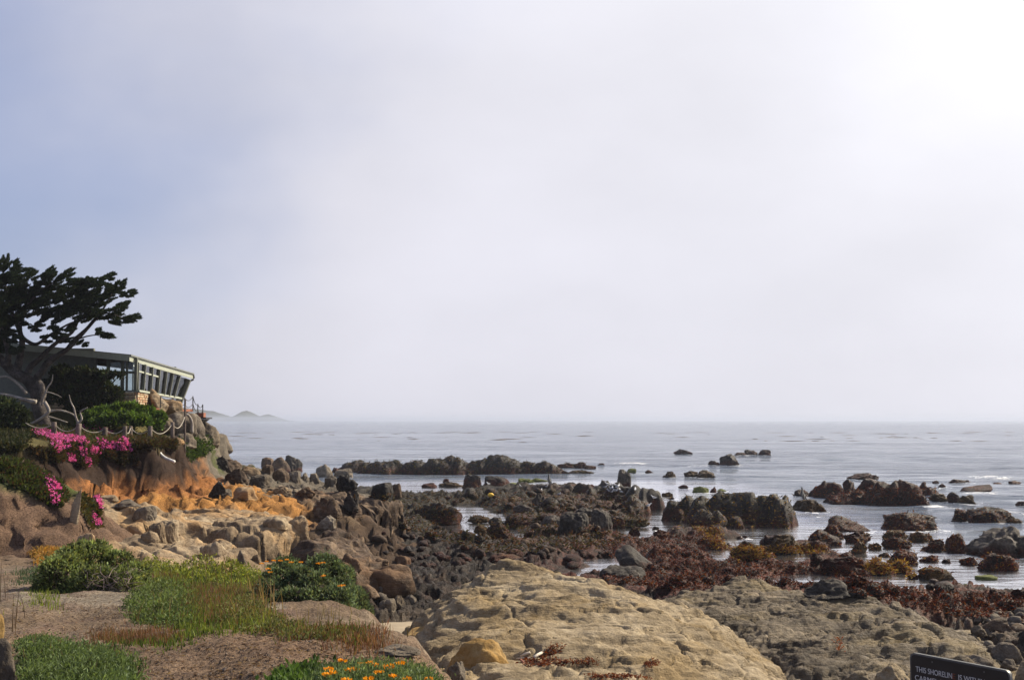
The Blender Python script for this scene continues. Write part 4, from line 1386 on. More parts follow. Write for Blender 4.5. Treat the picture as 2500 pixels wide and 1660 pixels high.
    ('F', 2188, 2352, 808, 945, 'g', 'round', 'grey_stone', 'grey boulder tucked right behind the large grey one'),
    ('F', 2142, 2302, 928, 1020, 'g', 'round', 'grey_stone', 'small grey cobble in front of the large grey boulder'),
    ('F', 2038, 2212, 973, 1090, 'g', 'round', 'grey_stone', 'speckled cobble above the right corner of the sign'),
    ('F', 2208, 2420, 640, 900, 'g', 'angular', 'reef_grey', 'dark pointed boulder at the right edge above the sign'),
    ('F', 1743, 1905, 623, 728, 'g', 'round', 'grey_stone', 'dull boulder where the grey ledge meets the beach'),
    ('F', 1860, 2190, 545, 700, 'g', 'round', 'brown_stone', 'brown weed edged rock behind the grey boulders'),
    ('F', 1600, 1962, 943, 1062, 'g', 'slab', 'grey_stone', 'flat grey slab just over the top edge of the sign'),
    ('F', 2180, 2460, 990, 1260, 'g', 'round', 'sandstone', 'buff rock at the lower right corner beside the sign'),
    ('F', 735, 1085, 1018, 1290, 1.25, 'round', 'sandstone', 'buff rounded knob left of the sign'),
    ('F', 400, 740, 1090, 1290, 1.25, 'round', 'grey_ledge', 'lichen spotted knob left of the buff rounded knob'),
    # left foreground
    ('X', 1092, 1262, 1556, 1668, 1.55, 'round', 'ochre_stone', 'ochre loaf shaped block in front of the buff outcrop'),
    ('X', 985, 1208, 1512, 1580, 1.35, 'round', 'ochre_stone', 'ochre rounded shoulder at the left foot of the buff outcrop'),
    ('X', 1088, 1142, 1612, 1668, 3.95, 'angular', 'grey_stone', 'pale grey edged stone right of the brown gravel mound'),
    ('X', -40, 66, 1558, 1700, 'g', 'round', 'grey_stone', 'grey and rust boulder in the lower left corner'),
    ('X', -40, 24, 1478, 1580, 'g', 'round', 'ochre_stone', 'orange lichened rock at the left edge above the grey boulder'),
    ('X', 915, 1030, 1572, 1600, 'g', 'round', 'grey_stone', 'low grey weathered stone on the brown gravel mound'),
]
bpy.context.view_layer.update()
TARGETS = [FLAT, BLUFF] + LEDGES
for e in BT:
    boulder(*e, hero=(e[0] in 'FX' and e[6] in ('round', 'angular')))

build_sea()

# the pale upright slab at the flowers
me = ROCKS['slab', 0]
q = P(180, 1272, 36.3)
o = obj('standing_slab', me, None, None, q - Vector((0, 0, 0.15)))
o.scale = (0.14, 0.10, 1.15)
o.rotation_euler = (0, R(4), 0.3)
o.material_slots[0].link = 'OBJECT'
o.material_slots[0].material = M['tan']
tag(o, 'thin pale upright slab between two falls of pink flowers', 'rock')


# ------------------------------------------------------------------ reefs: rock islands of many knobs
def reef(name, lumps, mat, label, res=(0.14, 0.2), zb=-0.35, seed=0, jag=0.3, cell=1.1):
    L = []
    for zone, x0, x1, yt, yb, *dp in lumps:
        ox, oy, s = ZONES[zone]
        x0, x1, yt, yb = ox + x0 * s, ox + x1 * s, oy + yt * s, oy + yb * s
        g = G((x0 + x1) / 2, yb, 0.0)
        w0 = (x1 - x0) / FPX * g.y
        dep = min(w0 * (dp[0] if dp else 0.8), 9.0)
        cy = g.y + dep * 0.45
        pc = (x0 + x1) / 2
        L.append(((pc - 1250) / FPX * cy, cy, (x1 - x0) / FPX * cy / 2, dep / 2, P(pc, yt, cy).z))
    L = np.array(L)
    xs = np.arange((L[:, 0] - L[:, 2]).min() - 1.5, (L[:, 0] + L[:, 2]).max() + 1.5, res[0])
    ys = np.arange((L[:, 1] - L[:, 3]).min() - 1.5, (L[:, 1] + L[:, 3]).max() + 1.5, res[1])
    yy, xx = np.meshgrid(ys, xs, indexing='ij')
    s0 = 300 + seed * 11
    wx = xx + 0.8 * fbm2(xx / 2.4, yy / 2.4, 3, s0)
    wy = yy + 0.8 * fbm2(xx / 2.4, yy / 2.4, 3, s0 + 4)
    h = np.full(xx.shape, -3.0)
    for cx, cy, rx, ry, zt in L:
        r2 = ((wx - cx) / (rx * 1.5)) ** 2 + ((wy - cy) / (ry * 1.3)) ** 2
        h = np.maximum(h, np.where(r2 < 1, (zt - zb) * np.clip(1 - r2, 0, 1) ** 0.75 + zb, zb - 1.2 * (np.sqrt(r2) - 1) * 2))
    on = sstep(zb - 0.2, zb + 0.5, h)
    f1, f2, rid = worley2(xx / cell, yy / cell, s0)
    h = h + on * (jag * 1.1 * np.sqrt(np.clip(1 - (f1 / 0.8) ** 2, 0, 1)) * (0.25 + rid) - jag * 0.5)
    h = h + on * jag * 0.42 * fbm2(xx / 0.9, yy / 0.9, 4, s0 + 8, 0.6)
    h = h + on * 0.08 * fbm2(xx / 0.35, yy / 0.35, 2, s0 + 15)
    v = np.stack([xx, yy, h], -1).reshape(-1, 3)
    v[:, 0] += 0.22 * fbm3(v * 0.9, 3, 20 + seed)
    v[:, 1] += 0.22 * fbm3(v * 0.9, 3, 26 + seed)
    f = grid_faces(*xx.shape)
    v[:, 2] = np.maximum(v[:, 2], -0.85)
    v, f, _, _ = prune(v, f, h.ravel() > (-0.9 if name != 'gull_reef' else -9))
    c = Vector((float(L[:, 0].mean()), float(L[:, 1].mean()), 0))
    return tag(obj(name, mesh_np(name, v - np.array(c), f), M[mat], None, c), label, 'reef')


REEFS = [
    reef('outer_reef', [('C', -480, -330, 250, 345), ('C', -370, -190, 245, 345), ('C', -240, 20, 255, 355), ('C', -90, 120, 248, 360), ('C', 60, 330, 250, 360), ('C', 260, 520, 235, 362), ('C', 430, 690, 214, 362), ('C', 640, 820, 235, 360), ('C', 740, 1160, 192, 362, .5), ('C', 1120, 1330, 250, 362),
                         ('C', 1270, 1490, 238, 362)], 'reef', 'long dark outer reef lying across the water in the middle distance', (0.2, 0.3), seed=1, jag=0.45, cell=1.7),
    reef('gull_reef', [('C', 1040, 1340, 455, 560), ('C', 1270, 1520, 440, 560), ('C', 1450, 1640, 450, 570), ('C', 1600, 1800, 445, 580), ('C', 1760, 2010, 430, 600), ('C', 1930, 2150, 440, 620), ('C', 2050, 2300, 470, 660), ('C', 2170, 2360, 520, 690), ('C', 2020, 2250, 560, 740)],
         'reef', 'brown knobbly reef where the gulls stand', (0.16, 0.24), seed=2, jag=0.4, cell=1.2),
    reef('black_reef', [('B', 505, 760, 590, 830), ('B', 690, 960, 590, 850), ('B', 880, 1180, 575, 860), ('B', 1060, 1340, 560, 860), ('B', 1240, 1480, 585, 860), ('B', 1420, 1725, 590, 890, .6), ('B', 820, 1060, 735, 895), ('B', 1120, 1290, 785, 905), ('B', 1340, 1550, 760, 865)],
         'reef', 'massive black reef block between the channel and the open sea', (0.12, 0.17), seed=3, jag=0.32, cell=1.5),
    reef('broad_reef', [('A', 285, 410, 468, 600), ('A', 380, 560, 450, 610), ('A', 560, 720, 435, 640), ('A', 740, 1000, 435, 640), ('A', 940, 1300, 445, 672), ('A', 1290, 1500, 470, 600), ('A', 1270, 1430, 575, 680), ('A', 480, 900, 545, 655), ('A', 820, 1010, 520, 660)],
         'reef_red', 'broad reef with red weed skirt standing off the right shore', (0.14, 0.2), seed=4, jag=0.34, cell=1.3),
    reef('red_weed_ledge', [('B', 480, 1010, 895, 1010, .5), ('B', 780, 1035, 880, 1000), ('B', 0, 420, 985, 1080, .5), ('B', 350, 980, 990, 1110, .5), ('A', 0, 430, 1020, 1140, .5), ('A', -120, 100, 955, 1120)],
         'reef_red', 'red and gold weed carpeted ledge along the narrow channel', (0.1, 0.15), seed=5, jag=0.22, cell=0.8, zb=-0.2),
]

# ------------------------------------------------------------------ small stones of the flat
bpy.context.view_layer.update()
rr = np.random.default_rng(91)


def inpoly(n, poly, rng=rr):
    p = np.array(poly, float)
    lo, hi = p.min(0), p.max(0)
    out = np.zeros((0, 2))
    while len(out) < n:
        q = rng.uniform(lo, hi, (n * 3 + 20, 2))
        q = q[sdf(q[:, 0], q[:, 1], p) > 0]
        out = np.concatenate([out, q])
    return out[:n]


STONEK = [k for k in ROCKS if k[0] in ('round', 'angular', 'jag')]
COB = [make_rock('round', 900 + i, 2) for i in range(3)] + [make_rock('angular', 950 + i, 2) for i in range(3)]
for m_ in COB:
    m_.materials.append(M['reef'])


def stones(poly, n, smin, smax, mats, label, group, name):
    for px, py in inpoly(n, poly):
        q = hit(px, py, TARGETS)
        if q is None or q[0].z > 1.25 or q[0].z < 0.02 or q[0].y > 150:
            continue
        sz = rr.uniform(smin, smax) * rr.uniform(0.6, 1.0)
        o = obj(name, COB[rr.integers(len(COB))], None, None, q[0] - Vector((0, 0, 0.12 * sz)))
        o.scale = (sz * rr.uniform(0.8, 1.3), sz * rr.uniform(0.8, 1.3), sz * rr.uniform(0.8, 1.25))
        o.rotation_euler = (rr.uniform(-.25, .25), rr.uniform(-.25, .25), rr.uniform(0, 6.28))
        o.material_slots[0].link = 'OBJECT'
        o.material_slots[0].material = M[mats[rr.integers(len(mats))]]
        tag(o, label, 'stone', group)


stones([(880, 1250), (1130, 1225), (1500, 1300), (1480, 1400), (1230, 1360), (1050, 1395), (900, 1370)], 110, 0.16, 0.40, ['brown_stone', 'reef', 'reef', 'reef_red'],
       'small brown stone in the rubble between brown ledge and outcrop crest', 'rubble stones left of centre', 'rubble_stone')
stones([(1080, 1195), (1520, 1195), (1560, 1260), (1100, 1240)], 70, 0.25, 0.6, ['reef', 'reef_gold', 'reef'],
       'small dark weedy stone on the far flat near the gulls', 'weedy stones on the far flat', 'weedy_stone')
stones([(860, 1380), (985, 1390), (990, 1470), (930, 1470), (880, 1440)], 40, 0.10, 0.26, ['grey_stone', 'brown_stone'],
       'fist sized grey cobble in the hollow by the sand patch', 'cobbles by the sand', 'cobble')
stones([(2380, 1500), (2500, 1480), (2500, 1620), (2420, 1600)], 36, 0.10, 0.28, ['grey_stone', 'grey_stone', 'brown_stone'],
       'small grey beach cobble above the right end of the sign', 'cobbles at the right', 'cobble')
stones([(1600, 1330), (2100, 1390), (2480, 1460), (2480, 1500), (2000, 1430), (1620, 1430)], 44, 0.15, 0.40, ['reef_red', 'reef'],
       'small dark red weedy stone on the near tide flat at right', 'weedy stones on the near flat', 'weedy_stone')


# ------------------------------------------------------------------ leaf and blade builders
def unit(a):
    return a / (np.linalg.norm(a, axis=1)[:, None] + 1e-9)


def leaf_mesh(name, p, d, L, W, col, rng=rr, jit=0.25):
    """one rhombic leaf per point"""
    n = len(p)
    d = unit(d)
    sd_ = unit(np.cross(d, rng.normal(size=(n, 3))))
    nb = np.cross(d, sd_)
    L = np.broadcast_to(np.asarray(L, float), (n,))[:, None] * rng.uniform(0.7, 1.3, (n, 1))
    W = np.broadcast_to(np.asarray(W, float), (n,))[:, None] * rng.uniform(0.7, 1.3, (n, 1))
    v = np.stack([p, p + d * L * .5 + sd_ * W + nb * L * 0.08, p + d * L, p + d * L * .5 - sd_ * W + nb * L * 0.08], 1).reshape(-1, 3)
    f = np.arange(4 * n).reshape(n, 4)
    col = np.broadcast_to(np.asarray(col, float), (n, 3)) * (1 + rng.uniform(-jit, jit, (n, 1)))
    return mesh_np(name, v, f, smooth=False, cols=np.repeat(np.clip(col, 0, 1), 4, 0))


def blade_mesh(name, p, h, w, col, lean=0.35, rng=rr, jit=0.25):
    """two-segment tapering blades"""
    n = len(p)
    a = rng.uniform(0, 2 * np.pi, n)
    sd_ = np.stack([np.cos(a), np.sin(a), 0 * a], 1)
    b = rng.uniform(0, 2 * np.pi, n)
    ln = np.stack([np.cos(b), np.sin(b), 0 * b], 1) * rng.uniform(0, lean, (n, 1))
    h = np.broadcast_to(np.asarray(h, float), (n,))[:, None] * rng.uniform(0.6, 1.2, (n, 1))
    w = np.broadcast_to(np.asarray(w, float), (n,))[:, None]
    up = np.array([[0, 0, 1.0]])
    m = p + up * h * 0.55 + ln * h * 0.35
    t = p + up * h + ln * h
    v = np.stack([p - sd_ * w, p + sd_ * w, m + sd_ * w * .7, m - sd_ * w * .7, t - sd_ * w * .1, t + sd_ * w * .1], 1).reshape(-1, 3)
    i = np.arange(n)[:, None] * 6
    f = np.concatenate([i + np.array([[0, 1, 2, 3]]), i + np.array([[3, 2, 5, 4]])], 0)
    col = np.broadcast_to(np.asarray(col, float), (n, 3)) * (1 + rng.uniform(-jit, jit, (n, 1)))
    return mesh_np(name, v, f, smooth=False, cols=np.repeat(np.clip(col, 0, 1), 6, 0))


def cast_many(poly, n, targets, rng=rr):
    out, nr = [], []
    for px, py in inpoly(n, poly, rng):
        q = hit(px, py, targets)
        if q is not None:
            out.append(q[0][:])
            nr.append(q[1][:])
    return np.array(out).reshape(-1, 3), np.array(nr).reshape(-1, 3)


# ------------------------------------------------------------------ shrubs
def shell(lumps, n, rng=rr, zmin=-0.35, thick=0.28):
    """points and outward directions through the outer part of a pile of rounded lumps"""
    lumps = np.array(lumps, float)
    area = lumps[:, 3] * lumps[:, 4]
    idx = rng.choice(len(lumps), n, p=area / area.sum())
    d = unit(rng.normal(size=(n, 3)))
    d[:, 2] = np.where(d[:, 2] < zmin, -d[:, 2], d[:, 2])
    r = 1.0 - thick * rng.random(n) ** 1.6
    sp_ = rng.random(n) < 0.10
    r = np.where(sp_, 1.0 + 0.22 * rng.random(n) ** 2, r)
    q = lumps[idx]
    bump_ = 1 + 0.20 * perlin3(d * 3.0 + q[:, :3], 3) + 0.10 * perlin3(d * 8.0 + q[:, :3], 8)
    p = q[:, :3] + d * q[:, 3:6] * (r * bump_)[:, None]
    return p, d, r


def shrub(name, label, cat, base, lumps, n, L, W, cols, twig=0, flowers=None, tipcol=None, mat='leaf', group=None):
    root = empty(name, base, label, cat, group)
    b = np.array(base)
    p, d, r = shell(lumps, n)
    dd = d * 0.7 + rr.normal(size=d.shape) * 0.55 + np.array([[0, 0, 0.35]])
    c = np.array(cols)[rr.integers(len(cols), size=n)]
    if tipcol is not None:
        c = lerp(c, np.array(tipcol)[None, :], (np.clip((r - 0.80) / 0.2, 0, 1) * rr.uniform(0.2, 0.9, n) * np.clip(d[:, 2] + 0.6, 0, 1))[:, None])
    tint = 1.0 + 0.9 * fbm3(p / (0.9 * np.median(np.array(lumps)[:, 3])), 2, 91)
    c = np.clip(c * np.clip(tint, 0.45, 1.9)[:, None] * (1 + np.array([[0.25, 0.05, -0.1]]) * (rr.random((n, 1)) < 0.3)), 0, 1)
    obj('foliage', leaf_mesh(name + '_foliage', p - b, dd, L * rr.uniform(0.6, 1.4, n), W * rr.uniform(0.7, 1.5, n), c), M[mat], root)
    if twig:
        mb = MB()
        lp = np.array(lumps)
        for _ in range(twig):
            k = rr.integers(len(lp))
            dirn = unit(rr.normal(size=(1, 3)))[0]
            dirn[2] = abs(dirn[2])
            a = lp[k, :3] - np.array([0, 0, lp[k, 5] * 0.7]) + rr.normal(size=3) * 0.1
            e = lp[k, :3] + dirn * lp[k, 3:6] * rr.uniform(0.6, 1.0)
            m = (a + e) / 2 + rr.normal(size=3) * 0.08
            mb.tube([Vector(a - b), Vector(m - b), Vector(e - b)], [0.014, 0.009, 0.003], 3, False)
        mb.build('stem', M['twig'], root)
    return root


def flower_head(parent, p, size, col, name='flower'):
    """a small cluster of ray florets"""
    n = 26
    a = rr.uniform(0, 6.28, n)
    r = np.sqrt(rr.random(n)) * size
    q = np.stack([np.cos(a) * r, np.sin(a) * r, -0.35 * r ** 2 / size + rr.uniform(-.1, .1, n) * size], 1)
    d = np.stack([np.cos(a), np.sin(a), 0.5 + rr.random(n)], 1)
    o = obj(name, leaf_mesh(name, q, d, size * 0.75, size * 0.28, np.array(col)), M['petal'], parent, Vector(p) - parent.location)
    return o


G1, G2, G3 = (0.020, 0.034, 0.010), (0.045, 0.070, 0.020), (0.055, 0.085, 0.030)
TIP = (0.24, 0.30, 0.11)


def at(px, py, d):
    return P(px, py, d)


def lumpset(l, d0):
    """(px, py, radius px, d offset) -> world ellipsoids"""
    out = []
    for px, py, rp, dd in l:
        d = d0 + dd
        c = P(px, py, d)
        r = rp / FPX * d
        out.append((c.x, c.y, c.z, r, r, r * 0.92))
    return out


b1 = at(235, 1500, 21.5)
b1.z = bz(b1.x, b1.y)
shrub('coyote_shrub', 'large dark green rounded shrub with dead grey twigs left of the track', 'shrub', b1,
      lumpset([(150, 1410, 58, 0), (130, 1450, 50, .3), (175, 1375, 44, .5), (225, 1370, 45, .8), (240, 1345, 26, 1.0), (205, 1345, 24, .9), (285, 1385, 42, .9), (330, 1410, 36, .6), (345, 1450, 34, .2), (300, 1440, 52, -.2), (230, 1440, 60, -.2),
               (180, 1470, 48, -.3), (255, 1475, 46, -.3), (310, 1480, 34, -.2), (110, 1470, 30, 0), (370, 1435, 22, .5)], 21.5),
      26000, 0.055, 0.013, [G1, G2, (0.030, 0.032, 0.018)], 160, tipcol=TIP)
# bare grey twigs in its hollow centre
mb = MB()
for _ in range(150):
    c = at(rr.uniform(205, 320), rr.uniform(1395, 1490), 21.2 - 0.25)
    dr = Vector(rr.normal(size=3)) * 0.14
    mb.tube([c - b1, c + dr * 0.6 + Vector((0, 0, 0.03)) - b1, c + dr + Vector(rr.normal(size=3)) * 0.05 - b1], [0.006, 0.005, 0.002], 3, False)
mb.build('dead_twig', simple('dead_twig', (0.17, 0.125, 0.115), 0.9), [o for o in COL.objects if o.name == 'coyote_shrub'][0])

b2 = at(760, 1535, 19.0)
b2.z = bz(b2.x, b2.y)
S2 = shrub('seaside_shrub', 'grey green shrub of domed clumps topped with orange daisies by the rock rib', 'shrub', b2,
           lumpset([(690, 1420, 44, 1.2), (665, 1450, 40, .8), (700, 1390, 30, 1.4), (790, 1400, 46, 1.2), (830, 1415, 36, 1.2), (770, 1440, 44, .6), (735, 1420, 36, .8), (830, 1450, 38, .6), (695, 1485, 40, .2), (710, 1468, 32, 0), (680, 1500, 34, 0),
                    (760, 1480, 46, .1), (820, 1480, 48, .2), (860, 1470, 36, .5), (875, 1500, 34, .4), (840, 1510, 40, 0), (775, 1515, 38, -.2), (730, 1520, 32, -.2), (640, 1470, 34, .6)], 19.0),
           30000, 0.055, 0.010, [(0.030, 0.052, 0.024), (0.045, 0.072, 0.034), G1, (0.045, 0.040, 0.026)], 150, tipcol=(0.17, 0.23, 0.13))
for px, py, d in [(640, 1375, 20.5), (655, 1388, 20.3), (652, 1370, 20.5), (700, 1366, 20.4), (712, 1372, 20.4), (668, 1368, 20.5), (735, 1372, 20.3), (776, 1375, 20.2), (788, 1373, 20.2), (830, 1430, 19.6), (838, 1428, 19.6), (790, 1405, 19.8), (685, 1368, 20.4), (660, 1396, 20.2)]:
    flower_head(S2, at(px, py, d - 1.1), 0.030, (0.66, 0.27, 0.015))

# ice plant mound, low green hedge in front of the house
b3 = at(300, 1050, 66)
b3.z = bz(b3.x, b3.y)
shrub('hedge_mound', 'bright green low hedge mound in front of the house', 'shrub', b3,
      lumpset([(225, 1025, 22, 0), (255, 1018, 26, .5), (290, 1012, 26, 1), (325, 1010, 26, 1.4), (355, 1016, 24, 1.6), (385, 1024, 20, 1.8), (270, 1032, 24, -.5), (310, 1030, 26, 0), (345, 1034, 24, .4), (205, 1032, 16, -.2), (380, 1042, 16, 1), (235, 1040, 16, -.6)], 66.5),
      14000, 0.17, 0.045, [(0.030, 0.060, 0.012), (0.050, 0.095, 0.016), (0.022, 0.040, 0.010)], 0, tipcol=(0.10, 0.17, 0.025))
b4 = at(180, 1000, 68)
b4.z = bz(b4.x, b4.y)
shrub('juniper', 'dark spreading juniper against the left wall of the house', 'shrub', b4,
      lumpset([(150, 975, 34, 0), (185, 965, 34, .3), (215, 955, 30, .4), (170, 935, 30, .2), (205, 925, 26, 0), (235, 925, 20, -.3), (260, 922, 15, -.4), (282, 920, 11, -.4), (298, 919, 7, -.4), (245, 950, 26, .4), (270, 970, 26, .6), (230, 985, 30, .3), (190, 995, 28, 0), (150, 915, 22, .4), (135, 950, 28, .3), (275, 995, 20, .6)], 68.5),
      13000, 0.22, 0.05, [(0.012, 0.020, 0.008), (0.018, 0.030, 0.011), (0.028, 0.022, 0.014)], 0, tipcol=(0.045, 0.065, 0.02), mat='needle')
b5 = at(25, 1065, 60)
b5.z = bz(b5.x, b5.y)
shrub('cypress_shrub', 'dark low cypress shrub at the left edge beside the fence', 'shrub', b5,
      lumpset([(0, 1010, 40, 0), (30, 1020, 34, .2), (15, 1045, 34, 0), (45, 1038, 22, .2), (-30, 1030, 40, 0), (55, 1015, 12, 0)], 60),
      7000, 0.20, 0.045, [(0.012, 0.020, 0.009), (0.020, 0.032, 0.012)], 0, tipcol=(0.05, 0.07, 0.022), mat='needle')

# ------------------------------------------------------------------ ice plant with pink flowers
PINK = np.array([(0.72, 0.12, 0.46), (0.82, 0.22, 0.58), (0.55, 0.06, 0.30), (0.66, 0.16, 0.40)])


def iceplant(name, label, polys, nfl, nleaf, targets, greens, lsize=0.13, fsize=0.055, leafpolys=None):
    pl, pn = [], []
    for q in (leafpolys or polys):
        a, b = cast_many(q, nleaf // len(leafpolys or polys), targets)
        pl.append(a)
        pn.append(b)
    pl, pn = np.concatenate(pl), np.concatenate(pn)
    ok = np.abs(pl[:, 1] - np.median(pl[:, 1])) < 9
    pl, pn = pl[ok], pn[ok]
    base = Vector(pl.mean(0))
    root = empty(name, base, label, 'plant', 'ice plant on the bluff')
    b = np.array(base)
    n = len(pl)
    d = pn * 0.7 + rr.normal(size=(n, 3)) * 0.45 + np.array([[0, 0, -0.1]])
    c = np.array(greens)[rr.integers(len(greens), size=n)]
    obj('foliage', leaf_mesh(name + '_foliage', pl - b + pn * 0.02, d, lsize * 1.5, lsize * 0.32, c), M['leaf'], root)
    if nfl:
        fl, fn = [], []
        for q in polys:
            a, nn = cast_many(q, nfl // len(polys), targets)
            fl.append(a)
            fn.append(nn)
        fl, fn = np.concatenate(fl), np.concatenate(fn)
        ok = np.abs(fl[:, 1] - base.y) < 9
        fl, fn = fl[ok], fn[ok]
        k = len(fl)
        pts = np.repeat(fl + fn * (0.09 + 0.10 * rr.random((k, 1))), 3, 0) - b
        c = PINK[rr.integers(4, size=3 * k)]
        obj('blossom', leaf_mesh(name + '_blossom', pts, rr.normal(size=(3 * k, 3)) + np.repeat(fn, 3, 0) * 0.5, fsize * 1.15, fsize * 0.5, c), M['petal'], root)
    return root


GI = [(0.050, 0.055, 0.016), (0.085, 0.040, 0.020), (0.040, 0.045, 0.012), (0.11, 0.055, 0.022)]
T2 = [BLUFF] + LEDGES
iceplant('ice_plant', 'pink ice plant strip lying along the bluff edge under the left fence posts', [[(75, 1056), (110, 1054), (150, 1066), (205, 1072), (212, 1086), (165, 1082), (125, 1078), (90, 1066)]], 1500, 900, T2, GI)
iceplant('ice_plant', 'brightest pink ice plant patch behind the fence by the dead branches', [[(195, 1038), (240, 1042), (276, 1058), (272, 1066), (240, 1056), (196, 1056)]], 900, 300, T2, GI)
iceplant('ice_plant', 'pink ice plant fall hanging down the earth face at the left', [[(124, 1082), (170, 1080), (172, 1092), (150, 1098), (132, 1110)], [(160, 1108), (178, 1112), (182, 1130), (164, 1130)]], 450, 700, T2, GI,
         leafpolys=[[(115, 1078), (190, 1078), (185, 1130), (130, 1125)]])
iceplant('ice_plant', 'long narrow pink ice plant tongue reaching lowest on the earth face', [[(188, 1092), (206, 1096), (216, 1138), (206, 1138)], [(214, 1090), (240, 1090), (240, 1110), (216, 1110)]], 520, 600, T2, GI,
         leafpolys=[[(188, 1085), (245, 1085), (240, 1130), (205, 1140)]])
iceplant('ice_plant', 'pink ice plant curtain at the right end of the flowering bluff', [[(236, 1078), (270, 1082), (300, 1078), (322, 1096), (318, 1106), (280, 1098), (250, 1098)], [(298, 1072), (318, 1084), (324, 1102), (300, 1086)]], 800, 1100, T2, GI,
         leafpolys=[[(230, 1072), (320, 1072), (330, 1120), (300, 1130), (260, 1120), (235, 1105)]])
iceplant('ice_plant', 'green ice plant blanket with a pink fall on the nearer earth spur', [[(104, 1166), (128, 1172), (146, 1236), (128, 1240), (112, 1205)], [(126, 1184), (140, 1190), (138, 1206)]], 420, 4200, T2, [(0.045, 0.060, 0.016), (0.060, 0.075, 0.018), (0.060, 0.035, 0.018), (0.030, 0.040, 0.012)], 0.12, 0.045,
         leafpolys=[[(0, 1118), (60, 1122), (110, 1150), (150, 1170), (165, 1215), (145, 1245), (110, 1230), (60, 1200), (0, 1180)], [(0, 1110), (100, 1140), (150, 1180), (80, 1190), (0, 1150)]])
iceplant('ice_plant', 'pink ice plant fall right of the pale upright slab', [[(226, 1212), (240, 1216), (246, 1240), (234, 1242)], [(216, 1250), (228, 1256), (244, 1286), (224, 1288)]], 300, 1200, T2, [(0.060, 0.050, 0.016), (0.085, 0.060, 0.020), (0.05, 0.06, 0.02)], 0.11, 0.045,
         leafpolys=[[(190, 1205), (240, 1210), (245, 1290), (220, 1290), (195, 1250)]])
iceplant('ice_plant', 'green and brown ice plant tangle along the bluff edge below the fence', [], 0, 3200, T2, [(0.055, 0.055, 0.018), (0.10, 0.055, 0.022), (0.065, 0.08, 0.02)], 0.14, 0.05,
         leafpolys=[[(60, 1050), (330, 1058), (420, 1070), (420, 1085), (330, 1090), (100, 1075)]])
iceplant('ice_plant', 'brown and olive runners hanging down the dark earth face', [], 0, 5000, T2, [(0.050, 0.036, 0.016), (0.070, 0.040, 0.018), (0.040, 0.042, 0.014), (0.028, 0.020, 0.012)], 0.15, 0.05,
         leafpolys=[[(60, 1092), (200, 1104), (330, 1106), (335, 1130), (290, 1135), (250, 1110), (200, 1140), (160, 1120), (110, 1128), (70, 1100)], [(330, 1072), (430, 1078), (425, 1096), (380, 1090), (335, 1100)]])
iceplant('ground_cover', 'shade darkened green ground cover under the cypress behind the fence', [], 0, 3600, T2, [(0.030, 0.036, 0.012), (0.045, 0.040, 0.016), (0.020, 0.026, 0.010)], 0.16, 0.05,  # dark foliage, greens lowered further to carry the tree's shade
         leafpolys=[[(0, 1048), (200, 1040), (330, 1048), (330, 1060), (90, 1062), (45, 1100), (0, 1108)]])
iceplant('ice_plant', 'green trailing plants on the grey cliff at the house point', [], 0, 1600, T2, [(0.045, 0.075, 0.016), (0.060, 0.095, 0.02), (0.03, 0.05, 0.012)], 0.17, 0.05,
         leafpolys=[[(430, 1060), (500, 1040), (530, 1090), (470, 1120)], [(440, 1070), (480, 1060), (500, 1110), (460, 1125)]])

# ------------------------------------------------------------------ house on the point
M['fascia'] = simple('fascia_paint', (0.30, 0.32, 0.25), 0.6, var=0.08)
M['post'] = simple('shaded_post_paint', (0.105, 0.11, 0.082), 0.6, var=0.1)  # post paint made darker, shading of the mullions included in the colour
M['roof'] = simple('roof_felt', (0.14, 0.15, 0.14), 0.85, var=0.15)
M['wallpaint'] = simple('wall_paint', (0.13, 0.135, 0.11), 0.8, var=0.1)
M['soffit'] = simple('soffit_wood', (0.11, 0.075, 0.055), 0.7, var=0.2)
M['rust_deck'] = simple('rust_deck', (0.23, 0.075, 0.035), 0.8, var=0.25)
M['dark_steel'] = simple('dark_steel', (0.035, 0.033, 0.032), 0.5, 0.4, var=0.15)
M['mortar'] = simple('mortar', (0.16, 0.12, 0.085), 0.95)
M['curtain'] = simple('curtain_cloth', (0.62, 0.61, 0.58), 0.9, var=0.05)
k = NT('window_glass')
k.t.nodes.remove(k.b)
tr_ = k.n('ShaderNodeBsdfTransparent')
tr_.inputs[0].default_value = (0.86, 0.90, 0.90, 1)
gl_ = k.n('ShaderNodeBsdfGlossy')
gl_.inputs['Roughness'].default_value = 0.03
fr_ = k.n('ShaderNodeFresnel')
fr_.inputs[0].default_value = 1.5
nz_ = k.noise(k.pos((0.4, 0.4, 0.4)), 1.0, 2)
k.l(k.bump(nz_, 0.05, 0.05), gl_.inputs['Normal'])
ms_ = k.n('ShaderNodeMixShader')
k.l(fr_.outputs[0], ms_.inputs[0])
k.l(tr_.outputs[0], ms_.inputs[1])
k.l(gl_.outputs[0], ms_.inputs[2])
k.l(ms_.outputs[0], k.out.inputs[0])
M['glass'] = k.m
STC = [((0.40, 0.29, 0.17), 0), ((0.30, 0.17, 0.09), 1), ((0.46, 0.37, 0.25), 2), ((0.36, 0.22, 0.12), 3)]
for c_, i_ in STC:
    M['ws%d' % i_] = simple('wall_stone_%d' % i_, c_, 0.9, var=0.3, scale=9, bump=0.5, bdist=0.03)


def on_line(a, b, px):
    """point of the 3D line a-b that is seen at column px"""
    lo, hi = -0.5, 1.6
    for _ in range(50):
        m = (lo + hi) / 2
        q = a.lerp(b, m)
        if q.x / q.y * FPX + 1250 < px:
            lo = m
        else:
            hi = m
    return a.lerp(b, (lo + hi) / 2)


